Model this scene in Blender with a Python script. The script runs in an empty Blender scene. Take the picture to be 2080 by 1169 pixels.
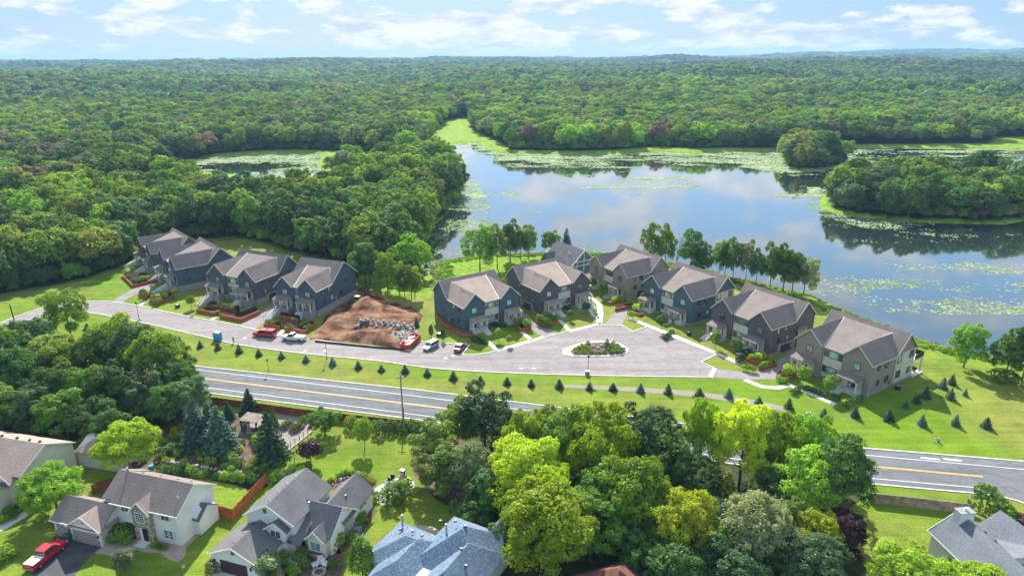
import bpy, math, random
import numpy as np
from mathutils import Vector, Matrix
R_ = math.radians
rng = np.random.default_rng(7)
random.seed(7)
SC = bpy.context.scene
COL = SC.collection

# ------------------------------------------------------------------ camera
F_, P_, RO_, CH = 1387.0, R_(18.822), R_(-0.304), 65.0
cr, sr, cp, sp = math.cos(RO_), math.sin(RO_), math.cos(P_), math.sin(P_)
cam = bpy.data.cameras.new('camera'); camo = bpy.data.objects.new('camera', cam); COL.objects.link(camo)
cam.sensor_width = 36; cam.lens = 36 * F_ / 2080; cam.clip_start = 1; cam.clip_end = 30000
rt = Vector((cr, sr * sp, sr * cp)); up = Vector((-sr, cr * sp, cr * cp)); bk = Vector((0, -cp, sp))
camo.matrix_world = Matrix(((rt.x, up.x, bk.x, 0), (rt.y, up.y, bk.y, 0), (rt.z, up.z, bk.z, CH), (0, 0, 0, 1)))
SC.camera = camo

# ------------------------------------------------------------------ sky, sun, exposure
SUN_EL, SUN_AZ = 38.0, -7.5          # the sun stands beyond the lake, a little left of the view axis
w = bpy.data.worlds.new('World'); SC.world = w; w.use_nodes = True
nt = w.node_tree; nt.nodes.clear()
def N(t, typ, **kw):
    n = t.nodes.new(typ)
    for k, v in kw.items():
        if k in n.inputs.keys() if hasattr(n.inputs, 'keys') else False: n.inputs[k].default_value = v
        else: setattr(n, k, v)
    return n
sky = N(nt, 'ShaderNodeTexSky', sky_type='NISHITA', sun_disc=False, altitude=300, air_density=1.0, dust_density=1.1, ozone_density=1.6)
sky.sun_elevation = R_(SUN_EL); sky.sun_rotation = R_(SUN_AZ)
bg1 = N(nt, 'ShaderNodeBackground'); bg1.inputs['Strength'].default_value = 0.085
gm = N(nt, 'ShaderNodeHueSaturation'); gm.inputs['Saturation'].default_value = 1.18
nt.links.new(sky.outputs[0], gm.inputs['Color'])
tc = N(nt, 'ShaderNodeTexCoord'); sep = N(nt, 'ShaderNodeSeparateXYZ'); nt.links.new(tc.outputs['Generated'], sep.inputs[0])
# clouds: flattened puffs, the same kind all round the sky
mp = N(nt, 'ShaderNodeMapping'); mp.inputs['Scale'].default_value = (1, 1, 3.6); mp.inputs['Location'].default_value = (3.1, 0.4, 0.0)
nt.links.new(tc.outputs['Generated'], mp.inputs[0])
def noise(t, vec, scale, detail=6, rough=.55, lac=2.0, dist=0.0):
    n = t.nodes.new('ShaderNodeTexNoise'); n.inputs['Scale'].default_value = scale; n.inputs['Detail'].default_value = detail
    n.inputs['Roughness'].default_value = rough; n.inputs['Lacunarity'].default_value = lac; n.inputs['Distortion'].default_value = dist
    if vec is not None: t.links.new(vec, n.inputs['Vector'])
    return n
def ramp(t, fac, stops):
    n = t.nodes.new('ShaderNodeValToRGB'); e = n.color_ramp.elements
    while len(e) < len(stops): e.new(0.5)
    for i, (p, c) in enumerate(stops):
        e[i].position = p; e[i].color = (c, c, c, 1) if isinstance(c, (int, float)) else (*c, 1)
    if fac is not None: t.links.new(fac, n.inputs[0])
    return n
E0 = 11.76   # the Background runs at 0.085; a plain fair-weather blue is laid over the Nishita glow at that same strength
def lv(*c): return tuple(v * E0 for v in c)
rz = ramp(nt, sep.outputs['Z'], [(0.0, (.138, .245, .37)), (.05, (.108, .220, .37)), (.25, (.19, .34, .53)), (1.0, (.19, .31, .50))])
mu = nt.nodes.new('ShaderNodeVectorMath'); mu.operation = 'SCALE'; nt.links.new(rz.outputs[0], mu.inputs[0]); mu.inputs['Scale'].default_value = E0
mxs = nt.nodes.new('ShaderNodeMix'); mxs.data_type = 'RGBA'; mxs.inputs[0].default_value = .82; nt.links.new(gm.outputs[0], mxs.inputs[6]); nt.links.new(mu.outputs[0], mxs.inputs[7]); nt.links.new(mxs.outputs[2], bg1.inputs[0])
n1 = noise(nt, mp.outputs[0], 7.5, 8, .58); r1 = ramp(nt, n1.outputs[0], [(.475, 0), (.53, 1)])
n2 = noise(nt, mp.outputs[0], 19, 5, .6); r2 = ramp(nt, n2.outputs[0], [(.36, (.62, .72, .86)), (.56, (1.0, 1.0, 1.0))])
bg2 = N(nt, 'ShaderNodeBackground'); bg2.inputs['Strength'].default_value = 0.46
nt.links.new(r2.outputs[0], bg2.inputs[0])
mr = N(nt, 'ShaderNodeMapRange'); mr.inputs['From Min'].default_value = -0.01; mr.inputs['From Max'].default_value = 0.01
nt.links.new(sep.outputs['Z'], mr.inputs['Value'])
mm = N(nt, 'ShaderNodeMath', operation='MULTIPLY'); nt.links.new(r1.outputs[0], mm.inputs[0]); nt.links.new(mr.outputs[0], mm.inputs[1])
m2 = N(nt, 'ShaderNodeMath', operation='MULTIPLY'); nt.links.new(mm.outputs[0], m2.inputs[0]); m2.inputs[1].default_value = .88
ms = N(nt, 'ShaderNodeMixShader'); nt.links.new(m2.outputs[0], ms.inputs[0]); nt.links.new(bg1.outputs[0], ms.inputs[1]); nt.links.new(bg2.outputs[0], ms.inputs[2])
wo = N(nt, 'ShaderNodeOutputWorld'); nt.links.new(ms.outputs[0], wo.inputs[0])
sl = bpy.data.lights.new('sun', 'SUN'); sl.energy = 4.6; sl.angle = R_(.6); sl.color = (1, .95, .87)
so = bpy.data.objects.new('sun', sl); COL.objects.link(so)
az, el = R_(SUN_AZ), R_(SUN_EL)
sd_ = Vector((math.sin(az) * math.cos(el), math.cos(az) * math.cos(el), math.sin(el)))
so.rotation_euler = sd_.to_track_quat('Z', 'Y').to_euler(); so.location = (0, 0, 120)
SC.view_settings.view_transform = 'Standard'; SC.view_settings.look = 'None'; SC.view_settings.exposure = 1.2; SC.view_settings.gamma = 1
SC.render.engine = 'CYCLES'; SC.cycles.use_denoising = True
SC.cycles.max_bounces = 5; SC.cycles.diffuse_bounces = 3; SC.cycles.glossy_bounces = 2; SC.cycles.transmission_bounces = 3
SC.cycles.transparent_max_bounces = 4; SC.cycles.volume_bounces = 0; SC.cycles.sample_clamp_indirect = 4
SC.cycles.use_light_tree = False

# ------------------------------------------------------------------ helpers
def W(px, py, z=0.0):
    """a point of the photograph (2080 px wide) on the level z -> world x, y (metres)"""
    a = (px - 1040) / F_; b = -(py - 584.5) / F_
    x = a * cr - b * sr; u = a * sr + b * cr
    dy = cp + u * sp; dz = -sp + u * cp; t = (z - CH) / dz
    return (x * t, dy * t)
def WP(pts, z=0.0): return [W(a, b, z) for a, b in pts]
def tag(o, label=None, cat=None, group=None, kind=None):
    if label: o['label'] = label
    if cat: o['category'] = cat
    if group: o['group'] = group
    if kind: o['kind'] = kind
    return o
def empty(name, loc=(0, 0, 0), rz=0.0, sc=1.0):
    o = bpy.data.objects.new(name, None); COL.objects.link(o); o.location = loc; o.rotation_euler = (0, 0, rz); o.scale = (sc,) * 3
    o.empty_display_size = .3
    return o
def linkmesh(name, me, parent=None, mat=None):
    o = bpy.data.objects.new(name, me); COL.objects.link(o)
    if parent is not None: o.parent = parent
    if mat is not None and not me.materials: me.materials.append(mat)
    return o
class MB:
    """collects faces; build() links them as one mesh object"""
    def __init__(s): s.v = []; s.f = []
    def add(s, vs, fs):
        b = len(s.v); s.v += [tuple(map(float, v)) for v in vs]; s.f += [tuple(b + i for i in f) for f in fs]; return s
    def box(s, x0, x1, y0, y1, z0, z1):
        return s.add([(x0, y0, z0), (x1, y0, z0), (x1, y1, z0), (x0, y1, z0), (x0, y0, z1), (x1, y0, z1), (x1, y1, z1), (x0, y1, z1)],
                     [(0, 3, 2, 1), (4, 5, 6, 7), (0, 1, 5, 4), (1, 2, 6, 5), (2, 3, 7, 6), (3, 0, 4, 7)])
    def obox(s, c, ax, hx, hy, z0, z1):
        """box about c=(x,y), long axis along the unit vector ax"""
        ux, uy = ax; vx, vy = -uy, ux; P = []
        for z in (z0, z1):
            for a, b in ((-1, -1), (1, -1), (1, 1), (-1, 1)): P.append((c[0] + ux * hx * a + vx * hy * b, c[1] + uy * hx * a + vy * hy * b, z))
        return s.add(P, [(0, 3, 2, 1), (4, 5, 6, 7), (0, 1, 5, 4), (1, 2, 6, 5), (2, 3, 7, 6), (3, 0, 4, 7)])
    def slab(s, pts, t=.14, d=(0, 0, -1)):
        n = len(pts); q = [(p[0] + d[0] * t, p[1] + d[1] * t, p[2] + d[2] * t) for p in pts]
        return s.add(list(pts) + q, [tuple(range(n)), tuple(range(2 * n - 1, n - 1, -1))] + [(i, i + n, (i + 1) % n + n, (i + 1) % n) for i in range(n)])
    def prism(s, pts2, z0, z1):
        return s.slab([(p[0], p[1], z1) for p in pts2], z1 - z0)
    def bar(s, a, b, w_, h=None, n=4):
        a = Vector(a); b = Vector(b); d = (b - a); L = d.length
        if L < 1e-6: return s
        d /= L; up_ = Vector((0, 0, 1)) if abs(d.z) < .95 else Vector((1, 0, 0))
        u = d.cross(up_).normalized(); v = u.cross(d); h = w_ if h is None else h; P = []
        for c in (a, b):
            for k in range(n):
                t = 2 * math.pi * (k + .5) / n; q = c + u * math.cos(t) * w_ * .7071 + v * math.sin(t) * h * .7071; P.append(tuple(q))
        return s.add(P, [tuple(range(n))[::-1], tuple(range(n, 2 * n))] + [(k, (k + 1) % n, n + (k + 1) % n, n + k) for k in range(n)])
    def tube(s, pts, rs, n=6):
        b = len(s.v); pts = [Vector(p) for p in pts]
        for i, p in enumerate(pts):
            d = (pts[min(i + 1, len(pts) - 1)] - pts[max(i - 1, 0)]).normalized()
            ref = Vector((0, 0, 1)) if abs(d.z) < .9 else Vector((1, 0, 0)); u = d.cross(ref).normalized(); v = d.cross(u)
            for k in range(n):
                t = 2 * math.pi * k / n; s.v.append(tuple(p + (u * math.cos(t) + v * math.sin(t)) * rs[i]))
        for i in range(len(pts) - 1):
            for k in range(n): s.f.append((b + i * n + k, b + i * n + (k + 1) % n, b + (i + 1) * n + (k + 1) % n, b + (i + 1) * n + k))
        s.f.append(tuple(b + (len(pts) - 1) * n + k for k in range(n)))
        return s
    def ball(s, c, r, nu=8, nv=5, sc=(1, 1, 1)):
        b = len(s.v)
        for i in range(1, nv):
            t = math.pi * i / nv
            for k in range(nu):
                a = 2 * math.pi * k / nu; s.v.append((c[0] + r * sc[0] * math.sin(t) * math.cos(a), c[1] + r * sc[1] * math.sin(t) * math.sin(a), c[2] + r * sc[2] * math.cos(t)))
        s.v.append((c[0], c[1], c[2] + r * sc[2])); s.v.append((c[0], c[1], c[2] - r * sc[2])); T = b + (nv - 1) * nu
        for i in range(nv - 2):
            for k in range(nu): s.f.append((b + i * nu + k, b + (i + 1) * nu + k, b + (i + 1) * nu + (k + 1) % nu, b + i * nu + (k + 1) % nu))
        for k in range(nu):
            s.f.append((T, b + k, b + (k + 1) % nu)); s.f.append((T + 1, b + (nv - 2) * nu + (k + 1) % nu, b + (nv - 2) * nu + k))
        return s
    def mesh(s, name, mat=None, smooth=False):
        me = bpy.data.meshes.new(name); me.from_pydata(s.v, [], s.f)
        if mat is not None: me.materials.append(mat)
        if smooth: me.polygons.foreach_set('use_smooth', [True] * len(me.polygons))
        me.update(); return me
    def build(s, name, mat=None, parent=None, smooth=False):
        return linkmesh(name, s.mesh(name, mat, smooth), parent)

# ------------------------------------------------------------------ materials
def mat(name, rough=.8, spec=.3):
    m = bpy.data.materials.new(name); m.use_nodes = True; t = m.node_tree; b = t.nodes['Principled BSDF']
    b.inputs['Roughness'].default_value = rough; b.inputs['Specular IOR Level'].default_value = spec
    return m, t, b
def bump(t, b, h, strength=.4, dist=.05):
    n = t.nodes.new('ShaderNodeBump'); n.inputs['Strength'].default_value = strength; n.inputs['Distance'].default_value = dist
    t.links.new(h, n.inputs['Height']); t.links.new(n.outputs[0], b.inputs['Normal']); return n
def objco(t, kind='Object'):
    return t.nodes.new('ShaderNodeTexCoord').outputs[kind]
def wpos(t): return t.nodes.new('ShaderNodeNewGeometry').outputs['Position']
def mix(t, fac, a, b, mode='MIX'):
    n = t.nodes.new('ShaderNodeMix'); n.data_type = 'RGBA'; n.blend_type = mode
    if hasattr(fac, 'node'): t.links.new(fac, n.inputs[0])
    else: n.inputs[0].default_value = fac
    for i, c in ((6, a), (7, b)):
        if hasattr(c, 'node'): t.links.new(c, n.inputs[i])
        else: n.inputs[i].default_value = (*c, 1)
    return n.outputs[2]
def stain(name, c1, c2, scale=.6, rough=.8, spec=.25, fine=None, fscale=18, bstr=.25, lo=.35, hi=.65, detail=5):
    """two tones mottled together, with a fine grain"""
    m, t, b = mat(name, rough, spec); v = objco(t)
    n = noise(t, v, scale, detail, .6); r = ramp(t, n.outputs[0], [(lo, 0), (hi, 1)])
    c = mix(t, r.outputs[0], c1, c2)
    g = noise(t, v, fscale, 3, .6); c = mix(t, .35 if fine is None else fine, c, g.outputs[0], 'OVERLAY')
    t.links.new(c, b.inputs['Base Color'])
    if bstr: bump(t, b, g.outputs[0], bstr, .03)
    return m
def road(name, c1, c2):
    m, t, b = mat(name, .9, .15); v = objco(t); mp_ = t.nodes.new('ShaderNodeMapping'); mp_.inputs['Rotation'].default_value = (0, 0, R_(15)); mp_.inputs['Scale'].default_value = (.035, .55, 1); t.links.new(v, mp_.inputs[0])
    n = noise(t, mp_.outputs[0], 1.0, 5, .65, dist=.8); n2_ = noise(t, v, .16, 6, .65, dist=1.5); g = noise(t, v, 4, 4, .7)
    c = mix(t, ramp(t, n.outputs[0], [(.35, 0), (.62, 1)]).outputs[0], c1, c2); c = mix(t, ramp(t, n2_.outputs[0], [(.42, 0), (.47, .35), (.52, 0)]).outputs[0], c, tuple(x * .6 for x in c1)); c = mix(t, .22, c, g.outputs[0], 'OVERLAY')
    vo = t.nodes.new('ShaderNodeTexVoronoi'); vo.feature = 'DISTANCE_TO_EDGE'; vo.inputs['Scale'].default_value = .13; t.links.new(mix(t, .25, v, n2_.outputs['Color'], 'ADD'), vo.inputs[0]) if False else t.links.new(v, vo.inputs[0])
    c = mix(t, ramp(t, vo.outputs[0], [(.0, .16), (.008, 0)]).outputs[0], c, tuple(x * .55 for x in c1))
    t.links.new(c, b.inputs['Base Color']); return m
def flat(name, c, rough=.6, spec=.4, metal=0, coat=0):
    m, t, b = mat(name, rough, spec); v = objco(t); n = noise(t, v, 3.0, 4, .6)
    r = ramp(t, n.outputs[0], [(.3, tuple(x * .88 for x in c)), (.7, tuple(min(1, x * 1.08) for x in c))])
    t.links.new(r.outputs[0], b.inputs['Base Color']); b.inputs['Metallic'].default_value = metal; b.inputs['Coat Weight'].default_value = coat
    return m
def shingle(name, c1, c2, speck=None):
    m, t, b = mat(name, .92, .12); v = objco(t)
    n = noise(t, v, .35, 4, .6); g = noise(t, v, 5.5, 3, .7); sepz = t.nodes.new('ShaderNodeSeparateXYZ'); t.links.new(v, sepz.inputs[0])
    c = mix(t, ramp(t, n.outputs[0], [(.3, 0), (.7, 1)]).outputs[0], c1, c2)
    c = mix(t, .55, c, ramp(t, g.outputs[0], [(.3, .25), (.7, .75)]).outputs[0], 'OVERLAY')
    if speck:
        vo = t.nodes.new('ShaderNodeTexVoronoi'); vo.inputs['Scale'].default_value = 6.5; t.links.new(v, vo.inputs[0])
        k = ramp(t, vo.outputs['Color'], [(.70, 0), (.78, .8)]); c = mix(t, k.outputs[0], c, speck)
    wv = t.nodes.new('ShaderNodeTexWave'); wv.bands_direction = 'Z'; wv.wave_profile = 'SAW'; wv.inputs['Scale'].default_value = 1.05; t.links.new(v, wv.inputs[0])
    c = mix(t, .07, c, wv.outputs[0], 'MULTIPLY')
    t.links.new(c, b.inputs['Base Color']); bump(t, b, wv.outputs[0], .5, .04)
    return m
def siding(name, c, vertical=True, scale=1.6, rough=.7):
    m, t, b = mat(name, rough, .25); v = objco(t); n = noise(t, v, .5, 4, .6)
    col = mix(t, ramp(t, n.outputs[0], [(.3, 0), (.7, 1)]).outputs[0], tuple(x * .86 for x in c), tuple(min(1, x * 1.1) for x in c))
    if vertical:
        s = t.nodes.new('ShaderNodeSeparateXYZ'); t.links.new(v, s.inputs[0]); a = t.nodes.new('ShaderNodeMath'); a.operation = 'ADD'
        t.links.new(s.outputs[0], a.inputs[0]); t.links.new(s.outputs[1], a.inputs[1]); q = t.nodes.new('ShaderNodeMath'); q.operation = 'PINGPONG'
        t.links.new(a.outputs[0], q.inputs[0]); q.inputs[1].default_value = .25; k = ramp(t, q.outputs[0], [(.02, 0), (.05, 1)]).outputs[0]
    else:
        wv = t.nodes.new('ShaderNodeTexWave'); wv.bands_direction = 'Z'; wv.wave_profile = 'SAW'; wv.inputs['Scale'].default_value = scale; t.links.new(v, wv.inputs[0]); k = wv.outputs[0]
    col = mix(t, .22, col, k, 'MULTIPLY'); t.links.new(col, b.inputs['Base Color']); bump(t, b, k, .5, .02)
    return m
def leafmat(name, trans=.42, inst=False):
    m = bpy.data.materials.new(name); m.use_nodes = True; t = m.node_tree; t.nodes.clear()
    oi = t.nodes.new('ShaderNodeObjectInfo'); g = wpos(t); n = noise(t, g, .38, 3, .6); nf = noise(t, g, 2.6, 2, .6)
    hs = t.nodes.new('ShaderNodeHueSaturation')
    if inst: ia = t.nodes.new('ShaderNodeAttribute'); ia.attribute_type = 'INSTANCER'; ia.attribute_name = 'tint'; t.links.new(ia.outputs['Color'], hs.inputs['Color'])
    else: t.links.new(oi.outputs['Color'], hs.inputs['Color'])
    a = t.nodes.new('ShaderNodeMapRange'); a.inputs['To Min'].default_value = .488; a.inputs['To Max'].default_value = .524; t.links.new(oi.outputs['Random'], a.inputs['Value']); t.links.new(a.outputs[0], hs.inputs['Hue'])
    q = t.nodes.new('ShaderNodeMath'); q.operation = 'MULTIPLY_ADD'; q.inputs[1].default_value = 7.31; q.inputs[2].default_value = .3; t.links.new(oi.outputs['Random'], q.inputs[0])
    fr = t.nodes.new('ShaderNodeMath'); fr.operation = 'FRACT'; t.links.new(q.outputs[0], fr.inputs[0])
    a2 = t.nodes.new('ShaderNodeMapRange'); a2.inputs['To Min'].default_value = .68; a2.inputs['To Max'].default_value = 1.3; t.links.new(fr.outputs[0], a2.inputs['Value']); t.links.new(a2.outputs[0], hs.inputs['Value'])
    c = mix(t, .7, hs.outputs[0], ramp(t, n.outputs[0], [(.3, .36), (.7, .64)]).outputs[0], 'OVERLAY')
    c = mix(t, .5, c, ramp(t, nf.outputs[0], [(.3, .3), (.7, .7)]).outputs[0], 'OVERLAY')
    d = t.nodes.new('ShaderNodeBsdfDiffuse'); tr = t.nodes.new('ShaderNodeBsdfTranslucent'); t.links.new(c, d.inputs[0])
    c2 = mix(t, 1.0, c, (1.15, 1.0, .55), 'MULTIPLY'); t.links.new(c2, tr.inputs[0])
    mx = t.nodes.new('ShaderNodeMixShader'); mx.inputs[0].default_value = trans; t.links.new(d.outputs[0], mx.inputs[1]); t.links.new(tr.outputs[0], mx.inputs[2])
    gl = t.nodes.new('ShaderNodeBsdfGlossy'); gl.inputs['Roughness'].default_value = .45; gl.inputs[0].default_value = (1, 1, 1, 1)
    m3 = t.nodes.new('ShaderNodeMixShader'); m3.inputs[0].default_value = .012; t.links.new(mx.outputs[0], m3.inputs[1]); t.links.new(gl.outputs[0], m3.inputs[2])
    o = t.nodes.new('ShaderNodeOutputMaterial'); t.links.new(m3.outputs[0], o.inputs[0]); return m
M = {}
M['leaf'] = leafmat('leaf', .5); M['needle'] = leafmat('needle', .2); M['leaf_mass'] = leafmat('leaf_mass', .5, True)
M['bark'] = stain('bark', (.10, .075, .05), (.19, .155, .12), 1.5, .9, .1, .5, 9)
M['deadwood'] = stain('deadwood', (.28, .24, .20), (.42, .38, .33), 2, .9, .1)
M['asphalt_new'] = road('asphalt_new', (.21, .185, .18), (.28, .255, .25))
M['asphalt_old'] = road('asphalt_old', (.115, .122, .13), (.165, .172, .18))
M['asphalt_dark'] = stain('asphalt_dark', (.045, .048, .052), (.075, .08, .085), .5, .85, .3, .2, 8)
M['concrete'] = stain('concrete', (.50, .48, .44), (.62, .60, .56), .5, .85, .2, .2, 6)
M['stone_tan'] = stain('stone_tan', (.30, .23, .17), (.40, .32, .25), .8, .85, .2, .4, 6)
M['gravel'] = stain('gravel', (.18, .15, .125), (.33, .29, .25), 4, .9, .1, .6, 12, .5)
M['mulch'] = stain('mulch', (.085, .055, .042), (.18, .125, .105), 1.2, .95, .05, .6, 7, .6)
M['mulch_dark'] = stain('mulch_dark', (.02, .015, .012), (.045, .035, .03), 1.2, .95, .05, .5, 9, .6)
M['paint_white'] = stain('paint_white', (.48, .48, .47), (.64, .64, .62), 1.5, .7, .3, .2, 9)
M['paint_yellow'] = stain('paint_yellow', (.62, .38, .08), (.75, .48, .10), 1.5, .7, .3, .2, 9)
M['roof_brown'] = shingle('roof_brown', (.20, .165, .148), (.255, .215, .195))
M['roof_tan'] = shingle('roof_tan', (.30, .235, .20), (.37, .30, .26))
M['roof_grey'] = shingle('roof_grey', (.13, .125, .13), (.18, .175, .18))
M['roof_slate'] = shingle('roof_slate', (.13, .145, .165), (.19, .205, .225))
M['roof_blue'] = shingle('roof_blue', (.10, .15, .215), (.155, .21, .275), (.25, .32, .40))
M['side_teal'] = siding('side_teal', (.080, .132, .155)); M['side_navy'] = siding('side_navy', (.075, .112, .150))
M['side_char'] = siding('side_char', (.122, .111, .120)); M['side_slate'] = siding('side_slate', (.108, .116, .138))
M['side_taupe'] = siding('side_taupe', (.30, .255, .21)); M['side_cream'] = siding('side_cream', (.62, .575, .47))
M['side_blue'] = siding('side_blue', (.10, .17, .21)); M['lap_white'] = siding('lap_white', (.80, .80, .78), False)
M['lap_cream'] = siding('lap_cream', (.70, .67, .58), False)
M['trim_white'] = flat('trim_white', (.72, .72, .70)); M['trim_cream'] = flat('trim_cream', (.66, .62, .53)); M['trim_dark'] = flat('trim_dark', (.03, .03, .032))
M['metal_dark'] = flat('metal_dark', (.03, .03, .03), .5, .5, .3); M['metal_grey'] = flat('metal_grey', (.35, .36, .37), .45, .5, .5)
M['garage_dark'] = flat('garage_dark', (.05, .045, .045)); M['garage_tan'] = flat('garage_tan', (.33, .29, .25)); M['garage_brown'] = flat('garage_brown', (.055, .022, .022))
M['found'] = stain('found', (.26, .245, .225), (.36, .34, .31), 2.2, .9, .2, .5, 7)
M['stone_wall'] = stain('stone_wall', (.22, .17, .13), (.48, .42, .35), 2.6, .9, .2, .5, 7, .6, .42, .58)
M['cedar'] = stain('cedar', (.33, .085, .025), (.46, .14, .05), 1.1, .8, .2, .35, 9)
M['cedar_brown'] = stain('cedar_brown', (.17, .055, .03), (.26, .09, .045), .8, .8, .2, .35, 9)
M['wood_grey'] = stain('wood_grey', (.16, .125, .10), (.30, .25, .21), 1.2, .9, .1, .5, 9)
M['rock'] = stain('rock', (.26, .23, .20), (.50, .47, .43), .9, .9, .15, .45, 6, .5)
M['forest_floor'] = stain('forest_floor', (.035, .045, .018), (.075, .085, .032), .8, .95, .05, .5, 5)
M['dirt'] = stain('dirt', (.075, .034, .021), (.30, .165, .095), .30, .95, .05, .5, 3.5, .9, .38, .62, 8)
M['fabric_white'] = flat('fabric_white', (.72, .72, .70), .8); M['black'] = flat('black', (.012, .012, .014), .5)
M['tyre'] = flat('tyre', (.018, .018, .018), .8); M['red_car'] = flat('red_car', (.50, .008, .022), .3, .5, 0, .8); M['darkred_car'] = flat('darkred_car', (.28, .006, .03), .3, .5, 0, .8)
M['white_car'] = flat('white_car', (.74, .75, .77), .3, .5, 0, .8); M['silver_car'] = flat('silver_car', (.42, .45, .49), .28, .5, .5, .8)
M['red_bin'] = flat('red_bin', (.52, .05, .03)); M['toilet_blue'] = flat('toilet_blue', (.01, .26, .55)); M['green_bin'] = flat('green_bin', (.03, .10, .09))
M['yellow_machine'] = flat('yellow_machine', (.50, .38, .12)); M['orange'] = flat('orange', (.75, .16, .03)); M['pool'] = flat('pool', (.02, .16, .30)); M['teal'] = flat('teal', (.02, .25, .27))
M['hivis'] = flat('hivis', (.50, .62, .06)); M['skin'] = flat('skin', (.42, .26, .18)); M['jeans'] = flat('jeans', (.05, .07, .12)); M['brick'] = stain('brick', (.13, .055, .04), (.19, .08, .06), 1.5)
def glassmat(name, c, rough=.06):
    m, t, b = mat(name, rough, .9); n = noise(t, wpos(t), .45, 3, .6)
    t.links.new(ramp(t, n.outputs[0], [(.35, tuple(x * .35 for x in c)), (.62, c)]).outputs[0], b.inputs['Base Color']); b.inputs['IOR'].default_value = 1.7
    return m
M['glass'] = glassmat('glass', (.06, .12, .105)); M['glass_bright'] = glassmat('glass_bright', (.42, .62, .57), .2); M['glass_car'] = glassmat('glass_car', (.03, .04, .045))
# ------------------------------------------------------------------ water and land outlines (world x, y)
LZ = -1.2      # lake level
def LP(pts): return np.array([W(a, b, LZ) for a, b in pts])
lake = LP([(868, 580), (866, 572), (858, 556), (857, 536), (862, 502), (883, 455), (908, 437), (926, 408), (938, 392), (920, 384), (912, 357), (902, 338), (884, 332), (862, 331), (848, 329), (872, 320), (886, 311), (884, 303), (908, 295), (945, 291), (979, 291), (991, 303), (1016, 311),
           (1040, 312), (1170, 314), (1262, 312), (1330, 308), (1400, 312), (1482, 309), (1557, 308), (1600, 305), (1717, 299), (1900, 301), (2080, 304), (2300, 306), (2800, 330), (3400, 480), (3200, 900), (2600, 830), (2300, 775), (2080, 737), (2027, 727), (1947, 712), (1860, 688), (1800, 663), (1735, 640),
           (1694, 622), (1642, 600), (1596, 590), (1531, 574), (1485, 566), (1449, 553), (1380, 538), (1290, 522), (1200, 514), (1108, 515), (1077, 517), (1015, 519), (960, 523), (929, 527), (885, 534), (872, 548), (876, 568)])
isl1 = LP([(1663, 416), (1684, 430), (1720, 436), (1760, 441), (1858, 451), (1956, 454), (2037, 456), (2073, 450), (2130, 440), (2210, 425), (2200, 400), (2080, 388), (1900, 380), (1740, 383), (1676, 395)])
isl2 = LP([(1588, 322), (1602, 338), (1628, 345), (1662, 343), (1712, 336), (1722, 326), (1700, 317), (1650, 313), (1606, 314)])
pond = LP([(345, 333), (440, 318), (565, 311), (655, 314), (645, 335), (664, 358), (560, 364), (430, 352)])
WATERS = [(lake, 1), (isl1, -1), (isl2, -1), (pond, 1)]
def inside(poly, x, y):
    c = np.zeros(x.shape, bool); n = len(poly); j = n - 1
    for i in range(n):
        xi, yi = poly[i]; xj, yj = poly[j]
        k = ((yi > y) != (yj > y)) & (x < (xj - xi) * (y - yi) / ((yj - yi) + 1e-12) + xi); c ^= k; j = i
    return c
def edist(poly, x, y, closed=True):
    d = np.full(x.shape, 1e9); n = len(poly)
    for i in range(n if closed else n - 1):
        ax, ay = poly[i]; bx, by = poly[(i + 1) % n]; L = (bx - ax) ** 2 + (by - ay) ** 2 + 1e-12
        t = np.clip(((x - ax) * (bx - ax) + (y - ay) * (by - ay)) / L, 0, 1); d = np.minimum(d, (x - ax - t * (bx - ax)) ** 2 + (y - ay - t * (by - ay)) ** 2)
    return np.sqrt(d)
def vnoise(x, y, s, seed=0):
    """smooth value noise, -1..1"""
    x = x / s; y = y / s; xi = np.floor(x).astype(int); yi = np.floor(y).astype(int); fx = x - xi; fy = y - yi
    fx = fx * fx * (3 - 2 * fx); fy = fy * fy * (3 - 2 * fy)
    def h(a, b):
        q = (a * 374761393 + b * 668265263 + seed * 974634777) & 0xffffffff; q = ((q ^ (q >> 13)) * 1274126177) & 0xffffffff; return ((q ^ (q >> 16)) & 0xffff) / 32767.5 - 1
    return (h(xi, yi) * (1 - fx) + h(xi + 1, yi) * fx) * (1 - fy) + (h(xi, yi + 1) * (1 - fx) + h(xi + 1, yi + 1) * fx) * fy
def fbm(x, y, s, seed=0, o=3): return sum(vnoise(x, y, s / 2 ** k, seed + k) / 2 ** k for k in range(o)) / 1.6
def wet(x, y): return (inside(lake, x, y) & ~inside(isl1, x, y) & ~inside(isl2, x, y)) | inside(pond, x, y)
def shore(x, y):
    """signed distance to the water's edge, positive on land"""
    d = np.minimum.reduce([edist(p, x, y) for p, s in WATERS]) + fbm(x, y, 14, 3) * 1.6
    return np.where(wet(x, y), -np.abs(d), np.abs(d))
def sstep(a, b, v): t = np.clip((v - a) / (b - a), 0, 1); return t * t * (3 - 2 * t)
def hills(x, y):
    D = np.hypot(x, y); az_ = x / np.maximum(y, 1)
    h = sstep(520, 3300, D) * (13 + 10 * fbm(x, y, 1100, 11, 2)) + sstep(620, 1500, D) * (31 * fbm(x, y * 1.25, 430, 31, 2) - 2) + sstep(560, 900, D) * (3 + 4 * fbm(x, y, 260, 51, 2)) * (1 - sstep(-.12, .0, az_) * (1 - sstep(.0, .12, az_)) * (1 - sstep(700, 900, D)))
    h += sstep(4300, 7600, D) * (58 * sstep(.22, .55, az_) - 12)
    h += 22 * np.exp(-((x + 1960) / 330) ** 2 - ((y - 3150) / 400) ** 2)
    return h
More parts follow.
